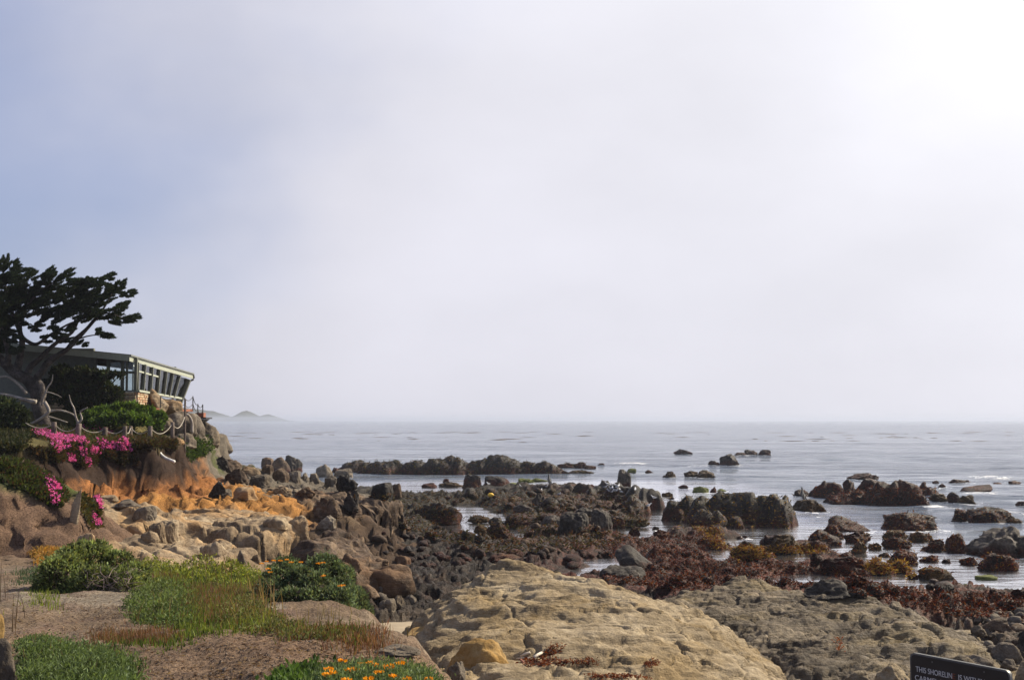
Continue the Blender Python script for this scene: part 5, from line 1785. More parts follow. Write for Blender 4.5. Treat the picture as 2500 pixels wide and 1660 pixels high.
def house():
    C0 = P(332, 994, 70)
    root = empty('glass_house', (C0.x, C0.y, 7.6), 'low glass walled house with wide olive roof on the rocky point', 'house')
    O = root.location

    def part(mb, name, mat, parent=root, bevel=0.0, smooth=False):
        off = O if parent is root else Vector((0, 0, 0))
        if parent is not root:
            # sub-parts keep the same origin as their part
            off = O
        mb.v = [tuple(Vector(v) - off) for v in mb.v]
        return mb.build(name, M[mat], parent, smooth, bevel)
    S0, S1 = P(332, 953, 70), P(446, 972, 86)
    E0, E1 = P(332, 884, 70), P(458, 925, 86)
    B1 = P(432, 992, 86)
    # roof: eave along the right, rising to the left
    r0, r1 = P(316, 865, 69.0), P(471, 911, 86.6)
    r0b, r1b = P(315.5, 880, 69.0), P(470, 926, 86.6)
    l0 = Vector((-30.5, 69.4, r0.z + 0.85))
    l1 = Vector((-31.5, 88.5, r1.z + 1.1))
    m0 = Vector((-42, 71, r0.z + 0.2))
    m1 = Vector((-42, 90, r1.z + 0.3))
    th = Vector((0, 0, -0.06))
    roof = part(MB().hexa([r0 + th, r1 + th, l1 + th, l0 + th, r0, r1, l1, l0]).hexa([l0 + th, l1 + th, m1 + th, m0 + th, l0, l1, m1, m0]), 'roof', 'roof')
    dz = Vector((0, 0, r0b.z - r0.z))
    part(MB().beam(r0 + dz / 2 + Vector((-0.02, 0, -0.03)), r1 + dz / 2 + Vector((-0.02, 0, -0.03)), 0.06, 0.37), 'fascia', 'fascia', roof)
    part(MB().beam(r0 + dz / 2 + Vector((-0.06, 0.03, -0.03)), l0 + dz / 2 + Vector((0, 0.03, -0.03)), 0.06, 0.37), 'fascia', 'fascia', roof)
    part(MB().beam(l0 + dz / 2 + Vector((0, 0.03, -0.03)), m0 + dz / 2 + Vector((0, 0.03, -0.03)), 0.06, 0.37), 'fascia', 'fascia', roof)
    part(MB().tube([r1 + Vector((0.0, 0.1, -0.05)), r1 + Vector((0.06, 0.1, -0.35)), r1 + Vector((0.02, 0.1, -0.45)), r1 + Vector((-0.2, 0.05, -0.55))], 0.07, 6), 'downpipe', 'dark_steel', roof)
    part(MB().beam(r0 + Vector((0.06, 0, -0.05)), r1 + Vector((0.06, 0, -0.05)), 0.08, 0.09), 'gutter', 'roof', roof)
    # soffit boards under the roof
    for i in range(10):
        t = (i + 0.5) / 10
        a = r0.lerp(l0, 0.03).lerp(r1.lerp(l1, 0.03), t)
        b = r0.lerp(l0, 0.97).lerp(r1.lerp(l1, 0.97), t)
        part(MB().beam(a + Vector((0, 0, -0.13)), b + Vector((0, 0, -0.13)), 1.62, 0.04), 'soffit_board', 'soffit')
    for i in range(7):
        t = (i + 0.3) / 7
        a = r0.lerp(l0, 0.05).lerp(r1.lerp(l1, 0.05), t)
        b = r0.lerp(l0, 0.95).lerp(r1.lerp(l1, 0.95), t)
        part(MB().beam(a + Vector((0, 0, -0.26)), b + Vector((0, 0, -0.26)), 0.12, 0.2), 'rafter', 'soffit')
    # right facade: mullions lean out more and more toward the tip
    zx, zy = 150, 820
    sc = 1 / 6.384
    tops = [1172, 1285, 1400, 1512, 1620, 1722, 1828, 1962]
    bots = [1172, 1262, 1378, 1488, 1588, 1668, 1748, 1850]
    mt, mbm = [], []
    for a, b in zip(tops, bots):
        mt.append(on_line(E0, E1, zx + a * sc))
        mbm.append(on_line(S0, S1, zx + b * sc))
    mt[-1], mbm[-1] = E1, P(440, 972, 86)
    for i in range(8):
        a, b = mbm[i], mt[i]
        if i == 7:
            a = B1
        part(MB().beam(a, b, 0.10 if i < 7 else 0.30, 0.26 if i < 7 else 0.5, Vector((1, 0, 0))), 'mullion', 'post')
    for i in range(7):
        q = [mbm[i], mbm[i + 1], mt[i + 1], mt[i]]
        w = Vector((-0.012, 0, 0))
        pane = part(MB().hexa([q[0], q[1], q[1] + w, q[0] + w, q[3], q[2], q[2] + w, q[3] + w]), 'pane', 'glass')
        if i < 3:
            a = mbm[i].lerp(mt[i], 0.70)
            b = mbm[i + 1].lerp(mt[i + 1], 0.70)
            part(MB().beam(a, b, 0.10, 0.10), 'transom', 'fascia', pane)
        if i in (0, 2, 4):
            a, b, c, d = mbm[i], mbm[i + 1], mt[i + 1], mt[i]
            e = Vector((-0.25, 0, 0))
            k1, k2 = a.lerp(b, 0.1) + e, a.lerp(b, 0.42) + e
            t1, t2 = d.lerp(c, 0.1) + e, d.lerp(c, 0.42) + e
            part(MB().hexa([k1, k2, k2 + e * .2, k1 + e * .2, t1, t2, t2 + e * .2, t1 + e * .2]), 'curtain', 'curtain')
    # lower pane and sill
    part(MB().beam(S0 + Vector((0.05, 0, -0.02)), S1 + Vector((-0.15, 0, -0.02)), 0.3, 0.12), 'sill', 'fascia')
    lo = mbm[6] + Vector((-0.1, 0, -0.06))
    q = [P(415, 994, 84.5), B1, mbm[7] + Vector((0, 0, -0.06)), lo]
    w = Vector((-0.012, 0, 0))
    part(MB().hexa([q[0], q[1], q[1] + w, q[0] + w, q[3], q[2], q[2] + w, q[3] + w]), 'pane', 'glass')
    # left facade, facing the viewer
    yl = 70.0
    ztop = E0.z

    def lx(px):
        return (px - 1250) / FPX * yl
    zs, zm = S0.z, P(332, 909, 70).z
    for px, w in ((331, 0.16), (309, 0.09), (298, 0.17), (263, 0.17), (231, 0.14)):
        part(MB().box((lx(px), yl + 0.05, (zs + ztop) / 2 + 0.1), (w, 0.16, ztop - zs + 0.3)), 'mullion', 'post')
    part(MB().box(((lx(331) + lx(231)) / 2, yl + 0.05, zm), (lx(331) - lx(231), 0.12, 0.14)), 'rail', 'post')
    part(MB().box(((lx(331) + lx(231)) / 2, yl + 0.05, zs - 0.03), (lx(331) - lx(231), 0.2, 0.08)), 'sill', 'post')
    xs_ = [331, 309, 298, 263, 231]
    for a, b in zip(xs_[:-1], xs_[1:]):
        for z0, z1 in ((zs, zm - .07), (zm + .07, ztop)):
            part(MB().box(((lx(a) + lx(b)) / 2, yl + 0.05, (z0 + z1) / 2), (lx(a) - lx(b) - 0.1, 0.012, z1 - z0)), 'pane', 'glass')
    # solid left wall
    x0, x1 = lx(231) - 0.1, -40.0
    part(MB().box(((x0 + x1) / 2, yl + 0.15, (7.4 + 11.2) / 2), (x0 - x1, 0.25, 3.7)), 'wall', 'wallpaint')
    part(MB().box((-40, 79, 9.2), (0.25, 18, 3.6)), 'wall', 'wallpaint')
    # floor and back wall with its own windows
    part(MB().hexa([Vector((-21.75, 70.0, 7.45)), Vector((-23.6, 86.0, 7.45)), Vector((-40, 88, 7.45)), Vector((-40, 70.2, 7.45)), Vector((-21.8, 70.0, 7.72)), Vector((-23.65, 86.0, 7.72)), Vector((-40, 88, 7.72)), Vector((-40, 70.2, 7.72))]), 'floor', 'soffit')
    for i in range(9):
        x = -24.2 - i * 1.9
        part(MB().box((x, 86.6, 9.2), (0.14, 0.14, 3.2)), 'mullion', 'post')
        part(MB().box((x - 0.95, 86.6, 8.1), (1.9, 0.2, 0.8)), 'parapet', 'wallpaint')
        part(MB().box((x - 0.95, 86.62, 9.55), (1.76, 0.012, 2.0)), 'pane', 'glass')
    # stone base: the lit right face and the shaded left face
    def stonewall(p0, p1, zb, zt, nrm, rows, seed):
        r2 = random.Random(seed)
        p0, p1 = Vector(p0), Vector(p1)
        d = (p1 - p0)
        Lg = d.length
        d.normalize()
        wall = part(MB().beam(p0 + Vector((0, 0, (zb + zt) / 2)) - nrm * 0.16, p1 + Vector((0, 0, (zb + zt) / 2)) - nrm * 0.16, 0.25, zt - zb), 'stone_wall', 'mortar')
        hh = (zt - zb) / rows
        rot = Matrix((d, nrm, Vector((0, 0, 1)))).transposed()
        for i in range(rows):
            s = r2.uniform(0, 0.15)
            while s < Lg - 0.05:
                w = min(r2.uniform(0.22, 0.62), Lg - s)
                mb = MB().box(p0 + d * (s + w / 2) + Vector((0, 0, zb + (i + .5) * hh)) + nrm * r2.uniform(-0.045, 0.0), (w - 0.035, 0.12, hh - 0.03), rot)
                part(mb, 'stone', 'ws%d' % r2.randrange(4), wall, bevel=0.012)
                s += w
    e = on_line(S0, S1, 376)
    stonewall((C0.x + 0.05, 70.0, 0), (e.x + 0.05, e.y, 0), 7.45, S0.z - 0.1, Vector((1, 0.05, 0)).normalized(), 8, 1)
    stonewall((-27.0, yl - 0.02, 0), (C0.x, yl - 0.02, 0), 7.3, zs - 0.08, Vector((0, -1, 0)), 7, 2)
    return root


HOUSE = house()

# terrace, its steps, the railing and the rocks round the house
t0 = P(366, 995, 71.0)
te = empty('terrace_deck', (t0.x, t0.y, t0.z), 'rust red terrace slab jutting from the house over the rocks', 'deck')
a, b = P(366, 996, 71.2), P(471, 999, 80)
c_, d_ = Vector((-24, 84.5, b.z)), Vector((-23, 72, a.z))
dn = Vector((0, 0, -0.17))
MB().hexa([q - t0 for q in (a + dn, b + dn, c_ + dn, d_ + dn, a, b, c_, d_)]).build('slab', M['rust_deck'], te, bevel=0.02)
MB().hexa([q - t0 for q in (a + dn * 3 + Vector((-.4, .3, 0)), b + dn * 3 + Vector((-.35, -.1, 0)), c_ + dn * 3, d_ + dn * 3, a + dn * 1.03 + Vector((-.3, .3, 0)), b + dn * 1.03 + Vector((-.3, -.1, 0)), c_ + dn * 1.03, d_ + dn * 1.03)]).build('beam', M['dark_steel'], te)
p0 = P(472, 1019, 79.5)
p1 = P(500, 1019, 80.5)
lp = empty('lookout_platform', (p0.x, p0.y, p0.z), 'small dark lookout platform hung below the rust terrace', 'deck')
mb = MB().hexa([q - p0 for q in (p0 + Vector((-.5, 0, -0.55)), p0.lerp(p1, .35) + Vector((0, 0, -0.5)), p0.lerp(p1, .35) + Vector((0, 1.4, -0.5)), p0 + Vector((-.5, 1.4, -0.55)), p0 + Vector((-.5, 0, -0.1)), p1 + Vector((0, 0, -0.1)), p1 + Vector((0, 1.4, -0.1)), p0 + Vector((-.5, 1.4, -0.1)))])
mb.build('bracket', M['dark_steel'], lp)
MB().box(p0.lerp(p1, 0.32) + Vector((0, .7, -0.04)) - p0, (1.25, 1.6, 0.1)).build('floor', M['dark_steel'], lp)
MB().box(p0.lerp(p1, 0.42) + Vector((0, .6, 0.16)) - p0, (0.55, 0.6, 0.3)).build('planter', M['rust_deck'], lp, bevel=0.015)
MB().tube([p0.lerp(p1, .45) + Vector((0, .2, -0.55)) - p0, p0.lerp(p1, .45) + Vector((0, .2, -0.62)) - p0, p0.lerp(p1, .45) + Vector((0, .2, -0.74)) - p0], [0.03, 0.09, 0.06], 8).build('lamp', M['dark_steel'], lp)

rl = empty('terrace_railing', P(392, 995, 72.5), 'thin dark posts with double drooping chains round the terrace', 'railing')
posts = [(392, 968, 995, 72.5), (451, 971, 1004, 77.5), (471, 967, 1003, 79.6), (483, 986, 1018, 80.2), (495, 987, 1019, 80.6)]
tips = []
for px, y0, y1, d in posts:
    A, B = P(px, y1, d), P(px, y0, d)
    tips.append((A, B))
    MB().tube([A - rl.location, B - rl.location], 0.035, 6).build('post', M['dark_steel'], rl)


def sag(a, b, drop, n=10):
    return [a.lerp(b, i / n) + Vector((0, 0, -drop * 4 * (i / n) * (1 - i / n))) for i in range(n + 1)]


for (a0, a1), (b0, b1) in zip(tips[:-1], tips[1:]):
    for f, s in ((0.98, 0.22), (0.5, 0.22)):
        MB().tube([q - rl.location for q in sag(a0.lerp(a1, f), b0.lerp(b1, f), s)], 0.022, 5).build('chain', M['dark_steel'], rl, smooth=True)


def solo_rock(name, key, loc, sc_, rot, mat, label, hero=False):
    o = obj(name, (HERO if hero else ROCKS)[key], None, None, loc)
    o.scale = sc_
    o.rotation_euler = rot
    if len(o.data.materials) == 0:
        o.data.materials.append(M['reef'])
    o.material_slots[0].link = 'OBJECT'
    o.material_slots[0].material = M[mat]
    return tag(o, label, 'rock')


solo_rock('terrace_rock', ('round', 1), P(388, 1000, 73.6), (0.62, 0.75, 1.35), (0, R(-24), 0.3), 'tan', 'tall leaning tan rock standing against the house windows')
solo_rock('terrace_rock', ('round', 2), P(410, 1003, 75.0), (0.72, 0.9, 0.75), (0, R(8), 1.2), 'tan', 'low rounded tan rock at the foot of the leaning terrace rock')
for i, (px, py, d, s, m, lab) in enumerate([(440, 1058, 73, (1.0, 1.1, 1.35), 'grey_stone', 'big grey boulder under the terrace corner'),
                                            (462, 1068, 75, (0.8, 1.0, 1.5), 'grey_stone', 'grey boulder under the lookout, behind the driftwood arch'),
                                            (400, 1046, 70, (0.5, 0.6, 0.7), 'grey_stone', 'small pale boulder in the hedge below the terrace'),
                                            (492, 1085, 82, (1.2, 1.4, 1.8), 'grey_stone', 'grey cliff boulder below the lookout platform'),
                                            (520, 1100, 88, (1.1, 1.4, 1.3), 'grey_stone', 'outermost grey boulder of the house cliff'),
                                            (470, 1105, 76, (0.9, 1.2, 1.2), 'grey_stone', 'pale boulder on the slope left of the house cliff'),
                                            (445, 1090, 70, (0.6, 0.8, 0.8), 'grey_stone', 'pale boulder at the foot of the tall fence post'),
                                            (500, 1120, 80, (0.9, 1.2, 0.9), 'grey_stone', 'grey boulder at the base of the house cliff'),
                                            (425, 1083, 67, (0.5, 0.6, 0.45), 'tan', 'small pale boulder at the end of the rope fence')]):
    solo_rock('cliff_boulder', [('round', 0), ('round', 3), ('angular', 2), ('angular', 4), ('round', 4)][i % 5], P(px, py, d), s, (0, 0, i * 1.3), m, lab)

# driftwood arch and the white hose on the face
mb = MB().tube(catmull([P(450, 1018, 72), P(457, 1012, 72), P(464, 1020, 72.2), P(468, 1035, 72.3), P(468, 1057, 72.3)], 5), [0.05 + 0.004 * i for i in range(21)], 7)
o = mb.build('driftwood_arch', M['dead_wood'], None, True, loc=P(468, 1057, 72.3))
tag(o, 'pale curved driftwood limb propped under the terrace', 'driftwood')
mb = MB().tube(catmull([P(384, 1091, 60.5), P(390, 1105, 60.2), P(402, 1117, 59.8), (P(426, 1127, 59.5))], 6), 0.075, 7)
tag(mb.build('white_pipe', simple('white_pipe', (0.62, 0.60, 0.56), 0.6), None, True, loc=P(402, 1117, 59.8)), 'white curved pipe sticking out of the dark earth face', 'pipe')

# ------------------------------------------------------------------ rope fence
M['post_wood'] = rock_mat('fence_wood', ((0.07, 0.05, 0.04), (0.14, 0.11, 0.09), (0.22, 0.18, 0.15)), 3.0, 0.5)
M['rope'] = simple('rope', (0.30, 0.265, 0.215), 0.9, var=0.15, scale=30)
FP = [(132, 1030, 1068, 59.0, 'leftmost dark post of the rope fence', 0.13), (189, 1034, 1070, 59.0, 'second dark leaning post of the rope fence from the left', 0.15), (256, 1043, 1072, 60.0, 'stubby dark post of the rope fence right of the bright pink patch', 0.14),
      (303, 1040, 1075, 60.5, 'grey fence post on the left of the close pair', 0.12), (319, 1040, 1062, 63.0, 'grey fence post on the right of the close pair, farther back', 0.10),
      (366, 1040, 1074, 61.5, 'grey fence post standing alone above the dark hollow', 0.12), (421, 1030, 1080, 63.5, 'pale split fence post near the end of the rope', 0.11), (452, 975, 1062, 67, 'tall thin last post of the rope fence below the terrace', 0.06)]
prev = None
for i, (px, y0, y1, d, lab, w) in enumerate(FP):
    A, B = P(px, y1, d), P(px, y0, d)
    A.z = min(A.z, bz(A.x, A.y)) - 0.1
    B.x += [0, 0.07, 0, 0.05, 0.0, 0.02, 0.0, 0][i]
    mb = MB().tube([A, A.lerp(B, 0.5), B - Vector((0, 0, 0.02)), B], [w, w * 0.95, w * 0.93, w * 0.8], 8)
    o = mb.build('fence_post', M['post_wood'], None, True, loc=A)
    tag(o, lab, 'post', 'rope fence posts')
    if prev is not None:
        a, b = prev + Vector((0, 0, -0.08)), B + Vector((0, 0, -0.08 if i < 7 else -0.95))
        mb = MB().tube(sag(a, b, [0, .34, .26, .26, .30, .32, .42, .42][i], 12), 0.024, 6)
        o = mb.build('fence_rope', M['rope'], None, True, loc=a)
        tag(o, 'drooping pale rope between ' + ['', 'the leftmost two fence posts', 'the leaning post and the stubby post', 'the stubby post and the close pair', 'the two posts of the close pair', 'the close pair and the lone post', 'the lone post and the pale split post', 'the pale split post and the tall thin post'][i], 'rope', 'fence ropes')
    else:
        a, b = P(62, 1032, 58.5), B + Vector((0, 0, -0.1))
        o = MB().tube(sag(a, b, 0.22, 12), 0.024, 6).build('fence_rope', M['rope'], None, True, loc=a)
        tag(o, 'drooping pale rope from the tree to the leftmost fence post', 'rope', 'fence ropes')
    prev = B


# ------------------------------------------------------------------ wind shaped cypress
def z1(x, y, d=66.0):
    return P(x * .2933, 600 + y * .2933, d)


def cypress():
    base = z1(370, 1500, 66)
    base.z = bz(base.x, base.y) - 0.1
    root = empty('cypress_tree', base, 'old wind swept dark cypress leaning over the house', 'tree')

    def limb(pts, r0, r1, name='branch', mat='bark', doff=0.0, parent=root):
        q = catmull([z1(x, y, 66 + doff + (dd[0] if dd else 0)) - base for x, y, *dd in pts], 5)
        n = len(q)
        return MB().tube(q, [r0 + (r1 - r0) * (i / (n - 1)) ** 0.8 for i in range(n)], 9).build(name, M[mat], parent, True)
    limb([(390, 1530), (330, 1380), (300, 1230), (230, 1120), (130, 1060), (60, 1000), (-40, 900), (-140, 760)], 0.40, 0.22, 'trunk')
    limb([(330, 1300), (335, 1180), (300, 1120), (340, 1060), (390, 980), (440, 930)], 0.30, 0.15)
    # heavier limbs climbing into the crown
    limb([(130, 1060), (150, 1000), (170, 900), (185, 800), (165, 700), (180, 590), (240, 480)], 0.26, 0.08)
    limb([(230, 1060), (260, 1000), (330, 940), (410, 860), (480, 800), (600, 720), (650, 620), (700, 500)], 0.20, 0.05)
    limb([(390, 980), (470, 920), (560, 860), (660, 760), (770, 640), (850, 540), (930, 400)], 0.20, 0.04)
    limb([(560, 860), (620, 780), (720, 690), (800, 600), (900, 560), (1040, 610), (1150, 600)], 0.12, 0.02)
    limb([(200, 780), (300, 820), (420, 740), (520, 680), (600, 640), (760, 590)], 0.12, 0.03)
    limb([(165, 700), (100, 560), (60, 400), (20, 200)], 0.16, 0.03, doff=1)
    limb([(240, 480), (330, 380), (450, 300), (540, 215)], 0.09, 0.02)
    limb([(60, 1000), (70, 900), (40, 780), (-20, 600)], 0.2, 0.08, doff=-1)
    limb([(640, 780), (740, 750), (850, 740), (930, 742)], 0.05, 0.015)
    limb([(560, 850), (620, 830), (700, 812)], 0.05, 0.012)
    limb([(700, 500), (760, 380), (860, 280), (910, 245)], 0.05, 0.012)
    # bleached dead limbs round the foot
    limb([(300, 1300), (200, 1280), (90, 1250), (-30, 1230)], 0.13, 0.07, 'dead_limb', 'dead_wood', -2)
    limb([(370, 1300), (405, 1360), (390, 1400), (300, 1460), (220, 1490), (150, 1485)], 0.10, 0.05, 'dead_limb', 'dead_wood', -3)
    limb([(350, 1330), (360, 1270), (390, 1220), (470, 1240), (510, 1260)], 0.06, 0.015, 'dead_limb', 'dead_wood', -2.5)
    limb([(370, 1270), (390, 1190), (430, 1130), (440, 1070)], 0.06, 0.02, 'dead_limb', 'dead_wood', -2)
    limb([(655, 1490), (630, 1420), (615, 1350), (590, 1300), (575, 1240)], 0.07, 0.02, 'dead_limb', 'dead_wood', -4)
    limb([(650, 1480), (680, 1440), (670, 1380), (730, 1345)], 0.08, 0.02, 'dead_limb', 'dead_wood', -4)
    limb([(410, 1380), (500, 1370), (600, 1400), (640, 1440)], 0.07, 0.03, 'dead_limb', 'dead_wood', -2)
    limb([(220, 1230), (150, 1150), (60, 1090), (-20, 1095)], 0.08, 0.04, 'dead_limb', 'dead_wood', -1)
    limb([(400, 1420), (470, 1440), (560, 1470)], 0.05, 0.03, 'dead_limb', 'dead_wood', -2.5)
    # foliage: flat wind combed pads
    pads = [(20, 130, 120, 60, 75), (70, 195, 150, 80, 30), (150, 250, 260, 110, 15), (340, 262, 220, 75, 25), (500, 240, 200, 62, 35), (560, 300, 190, 55, 12), (640, 310, 120, 90, 20), (720, 300, 140, 60, -35), (880, 258, 140, 55, 25), (820, 310, 170, 80, 10),
            (985, 325, 120, 70, 50), (1040, 398, 170, 48, 12), (930, 380, 200, 70, 15), (1005, 480, 150, 46, 22), (960, 540, 160, 52, 10), (1000, 625, 250, 50, 0), (1100, 606, 190, 42, 8), (850, 738, 210, 46, -4), (660, 822, 130, 36, 12), (790, 720, 120, 40, 10),
            (880, 590, 260, 50, 5), (760, 540, 260, 90, 18), (820, 450, 280, 110, 18), (700, 400, 300, 130, 20), (560, 430, 340, 150, 18), (400, 380, 380, 160, 18), (220, 380, 360, 160, 12), (60, 340, 280, 200, 10), (80, 500, 300, 170, 10), (260, 520, 340, 130, 15),
            (430, 560, 300, 90, 22), (600, 560, 260, 90, 22), (90, 640, 260, 120, 8), (60, 760, 240, 120, 0), (450, 700, 170, 50, 8), (540, 715, 150, 46, 12), (390, 772, 170, 46, 10), (520, 790, 190, 44, 8), (560, 690, 120, 40, 15), (280, 690, 150, 46, 12), (-60, 250, 260, 200, 30), (-90, 450, 260, 220, 20), (-80, 650, 260, 200, 10), (140, 870, 170, 50, 5), (20, 860, 180, 60, 0),
            (330, 620, 190, 40, 25), (480, 620, 200, 40, 25), (640, 640, 150, 34, 25), (720, 610, 130, 34, 20), (600, 500, 300, 70, 22)]
    ps, ds, cs = [], [], []
    for x, y, ln, thk, ang in pads:
        dep = rr.uniform(-2.5, 2.5)
        n = int(40 + ln * thk / 30)
        sub = max(4, int(ln * thk / 1250))
        for _ in range(sub):
            u0, v0 = rr.uniform(-0.5, 0.22), rr.uniform(-0.5, 0.5)
            dd = dep + rr.uniform(-1, 1) * min(ln, 260) / 140.0
            a0 = R(ang + rr.uniform(-14, 16))
            m = max(60, int(7.0 * n / sub))
            u = rr.beta(1.4, 2.2, m)
            sp = (rr.random(m) - 0.5) * (1 - u) ** 0.7
            lx_, tx = min(ln * 0.40, 95), min(thk, 70) * rr.uniform(0.22, 0.42)
            cx = x + (u0 * ln) * math.cos(R(ang)) + v0 * thk * math.sin(R(ang))
            cy = y - (u0 * ln) * math.sin(R(ang)) + v0 * thk * math.cos(R(ang))
            X = cx + u * lx_ * math.cos(a0) - sp * tx * math.sin(a0)
            Y = cy - u * lx_ * math.sin(a0) - sp * tx * math.cos(a0)
            dz_ = 66 + dd + rr.normal(size=m) * 0.35
            q = np.stack([(X * .2933 - 1250) / FPX * dz_, dz_, CZ + (1025 - 600 - Y * .2933) / FPX * dz_], 1)
            dirn = np.stack([np.full(m, math.cos(a0)), rr.normal(size=m) * 0.45, np.full(m, math.sin(a0) + 0.25)], 1) + rr.normal(size=(m, 3)) * 0.35
            ps.append(q)
            ds.append(dirn)
            cs.append(np.array([(0.007, 0.012, 0.005), (0.012, 0.021, 0.007), (0.022, 0.034, 0.010)])[rr.integers(3, size=m)])
    p = np.concatenate(ps) - np.array(base)
    obj('crown', leaf_mesh('cypress_crown', p, np.concatenate(ds), 0.15, 0.022, np.concatenate(cs)), M['needle'], root)
    return root


cypress()

# small lit brick pier glimpsed behind the trunk
pp = P(12, 1000, 72)
pr_ = empty('brick_pier', pp, 'low brick pier with flat cap glimpsed behind the cypress trunk', 'pier')
for i in range(9):
    for j in range(3):
        MB().box((-0.32 + j * 0.32 + (0.05 if i % 2 else 0), 0, i * 0.13 + 0.06), (0.30, 0.5, 0.11)).build('brick', M['ws%d' % ((i * 2 + j) % 4)], pr_)
MB().box((0, 0, 1.22), (1.15, 0.6, 0.08)).build('cap', M['rust_deck'], pr_)

# ------------------------------------------------------------------ notice board
M['sign_black'] = simple('sign_black', (0.010, 0.010, 0.011), 0.35, var=0.3, scale=12)
M['sign_frame'] = simple('sign_frame', (0.12, 0.12, 0.115), 0.5, 0.5, var=0.2, scale=14)
M['sign_text'] = simple('sign_text', (0.55, 0.55, 0.54), 0.7, var=0.12, scale=40)
M['sign_rust'] = simple('sign_rust_letter', (0.16, 0.045, 0.02), 0.8, var=0.4, scale=60)


def notice():
    TL, TR = P(2221, 1591, 5.5), P(2466, 1637, 5.09)
    ex = (TR - TL)
    W = ex.length
    ex.normalize()
    ez = Vector((0, 0, 1))
    ny = ez.cross(ex).normalized() * -1           # facing the viewer
    if ny.dot(Vector((0, 0, CZ)) - TL) < 0:
        ny = -ny
    ez = ny.cross(ex).normalized()
    if ez.z < 0:
        ez = -ez
    Hh = 0.36
    gz = bz(TL.x, TL.y)
    mid = TL + ex * W / 2
    root = empty('notice_board', (mid.x, mid.y, bz(mid.x, mid.y)), 'black metal notice board with worn white lettering in the lower right corner', 'sign')
    O = root.location

    def plate(name, inset, y0, y1, mat, rad):
        pts = []
        x0, x1, zt, zb = inset, W - inset, -inset, -Hh + inset
        for cx, cz, a0 in ((x1 - rad, zt - rad, 0), (x0 + rad, zt - rad, 90), (x0 + rad, zb + rad, 180), (x1 - rad, zb + rad, 270)):
            for k_ in range(7):
                a = R(a0 + 15 * k_)
                pts.append((cx + rad * math.cos(a), cz + rad * math.sin(a)))
        n = len(pts)
        vs = [TL + ex * u + ez * v + ny * y0 - O for u, v in pts] + [TL + ex * u + ez * v + ny * y1 - O for u, v in pts]
        fs = [tuple(range(n)), tuple(range(2 * n - 1, n - 1, -1))] + [(i, (i + 1) % n, n + (i + 1) % n, n + i) for i in range(n)]
        return MB().add(vs, fs).build(name, M[mat], root)
    plate('frame', 0.0, -0.016, 0.0, 'sign_frame', 0.026)
    panel = plate('panel', 0.0075, -0.006, 0.002, 'sign_black', 0.02)

    def text(s, u, v, size, mat, width=None):
        cu = bpy.data.curves.new('lettering', 'FONT')
        cu.body = s
        cu.size = size
        cu.extrude = 0.0004
        to = bpy.data.objects.new('tmp', cu)
        COL.objects.link(to)
        bpy.context.view_layer.update()
        me = bpy.data.meshes.new_from_object(to.evaluated_get(bpy.context.evaluated_depsgraph_get()))
        COL.objects.unlink(to)
        bpy.data.objects.remove(to)
        xs_ = [q.co.x for q in me.vertices]
        wid = max(xs_) - min(xs_)
        sx = (width / wid) if width else 1.0
        x_min = min(xs_)
        for q in me.vertices:
            a, b, c = (q.co.x - x_min) * sx, q.co.y, q.co.z
            q.co = TL + ex * (u + a) + ez * (v + b) + ny * (0.0035 + c) - O
        me.materials.clear()
        obj('lettering', me, M[mat], panel)
        return wid * sx
    s = 0.0335
    y1 = -0.079
    text('THIS SHORELIN', 0.033, y1, s, 'sign_text', 0.187)
    text('E', 0.2225, y1, s, 'sign_rust', 0.0145)
    text('IS WITHIN', 0.252, y1, s, 'sign_text', 0.128)
    text('THE', 0.396, y1, s, 'sign_text', 0.045)
    text('CARMEL BAY ECOLOGICAL', 0.028, y1 - 0.0385, s, 'sign_text', 0.40)
    for u in (0.12, W - 0.12):
        A = TL + ex * u - ny * 0.04
        MB().beam(Vector((A.x, A.y, O.z - 0.3)) - O, A + ez * -0.04 - O, 0.045, 0.045, ny).build('post', M['post_wood'], root)
        MB().tube([A + ez * -0.024 + ny * 0.0425 - O, A + ez * -0.024 + ny * 0.044 - O], 0.004, 8).build('bolt', M['sign_frame'], root)
    return root


notice()

# ------------------------------------------------------------------ grasses and flowers of the near shelf
BT_ = [BLUFF]


def grass(name, label, specs):
    """specs: (polygon, count, height, width, colours, lean)"""
    P_, H_, W_, C_ = [], [], [], []
    for poly, n, h, w, cols, ln in specs:
        p, _ = cast_many(poly, n, BT_)
        p = p + rr.normal(size=p.shape) * np.array([0.10, 0.22, 0])
        keep = (p[:, 1] < 33) & (fbm2(p[:, 0] / 0.55, p[:, 1] / 0.9, 3, 431) + 0.45 * rr.random(len(p)) > (-0.15 if n > 100 else -9))
        p = p[keep]
        P_.append(p)
        H_.append(np.full(len(p), h))
        W_.append(np.full(len(p), w))
        C_.append(np.array(cols)[rr.integers(len(cols), size=len(p))])
    p = np.concatenate(P_)
    me = blade_mesh(name, p - np.array([0, 0, 0.03]), np.concatenate(H_), np.concatenate(W_), np.concatenate(C_), 0.5)
    return tag(obj(name, me, M['leaf']), label, kind='stuff')


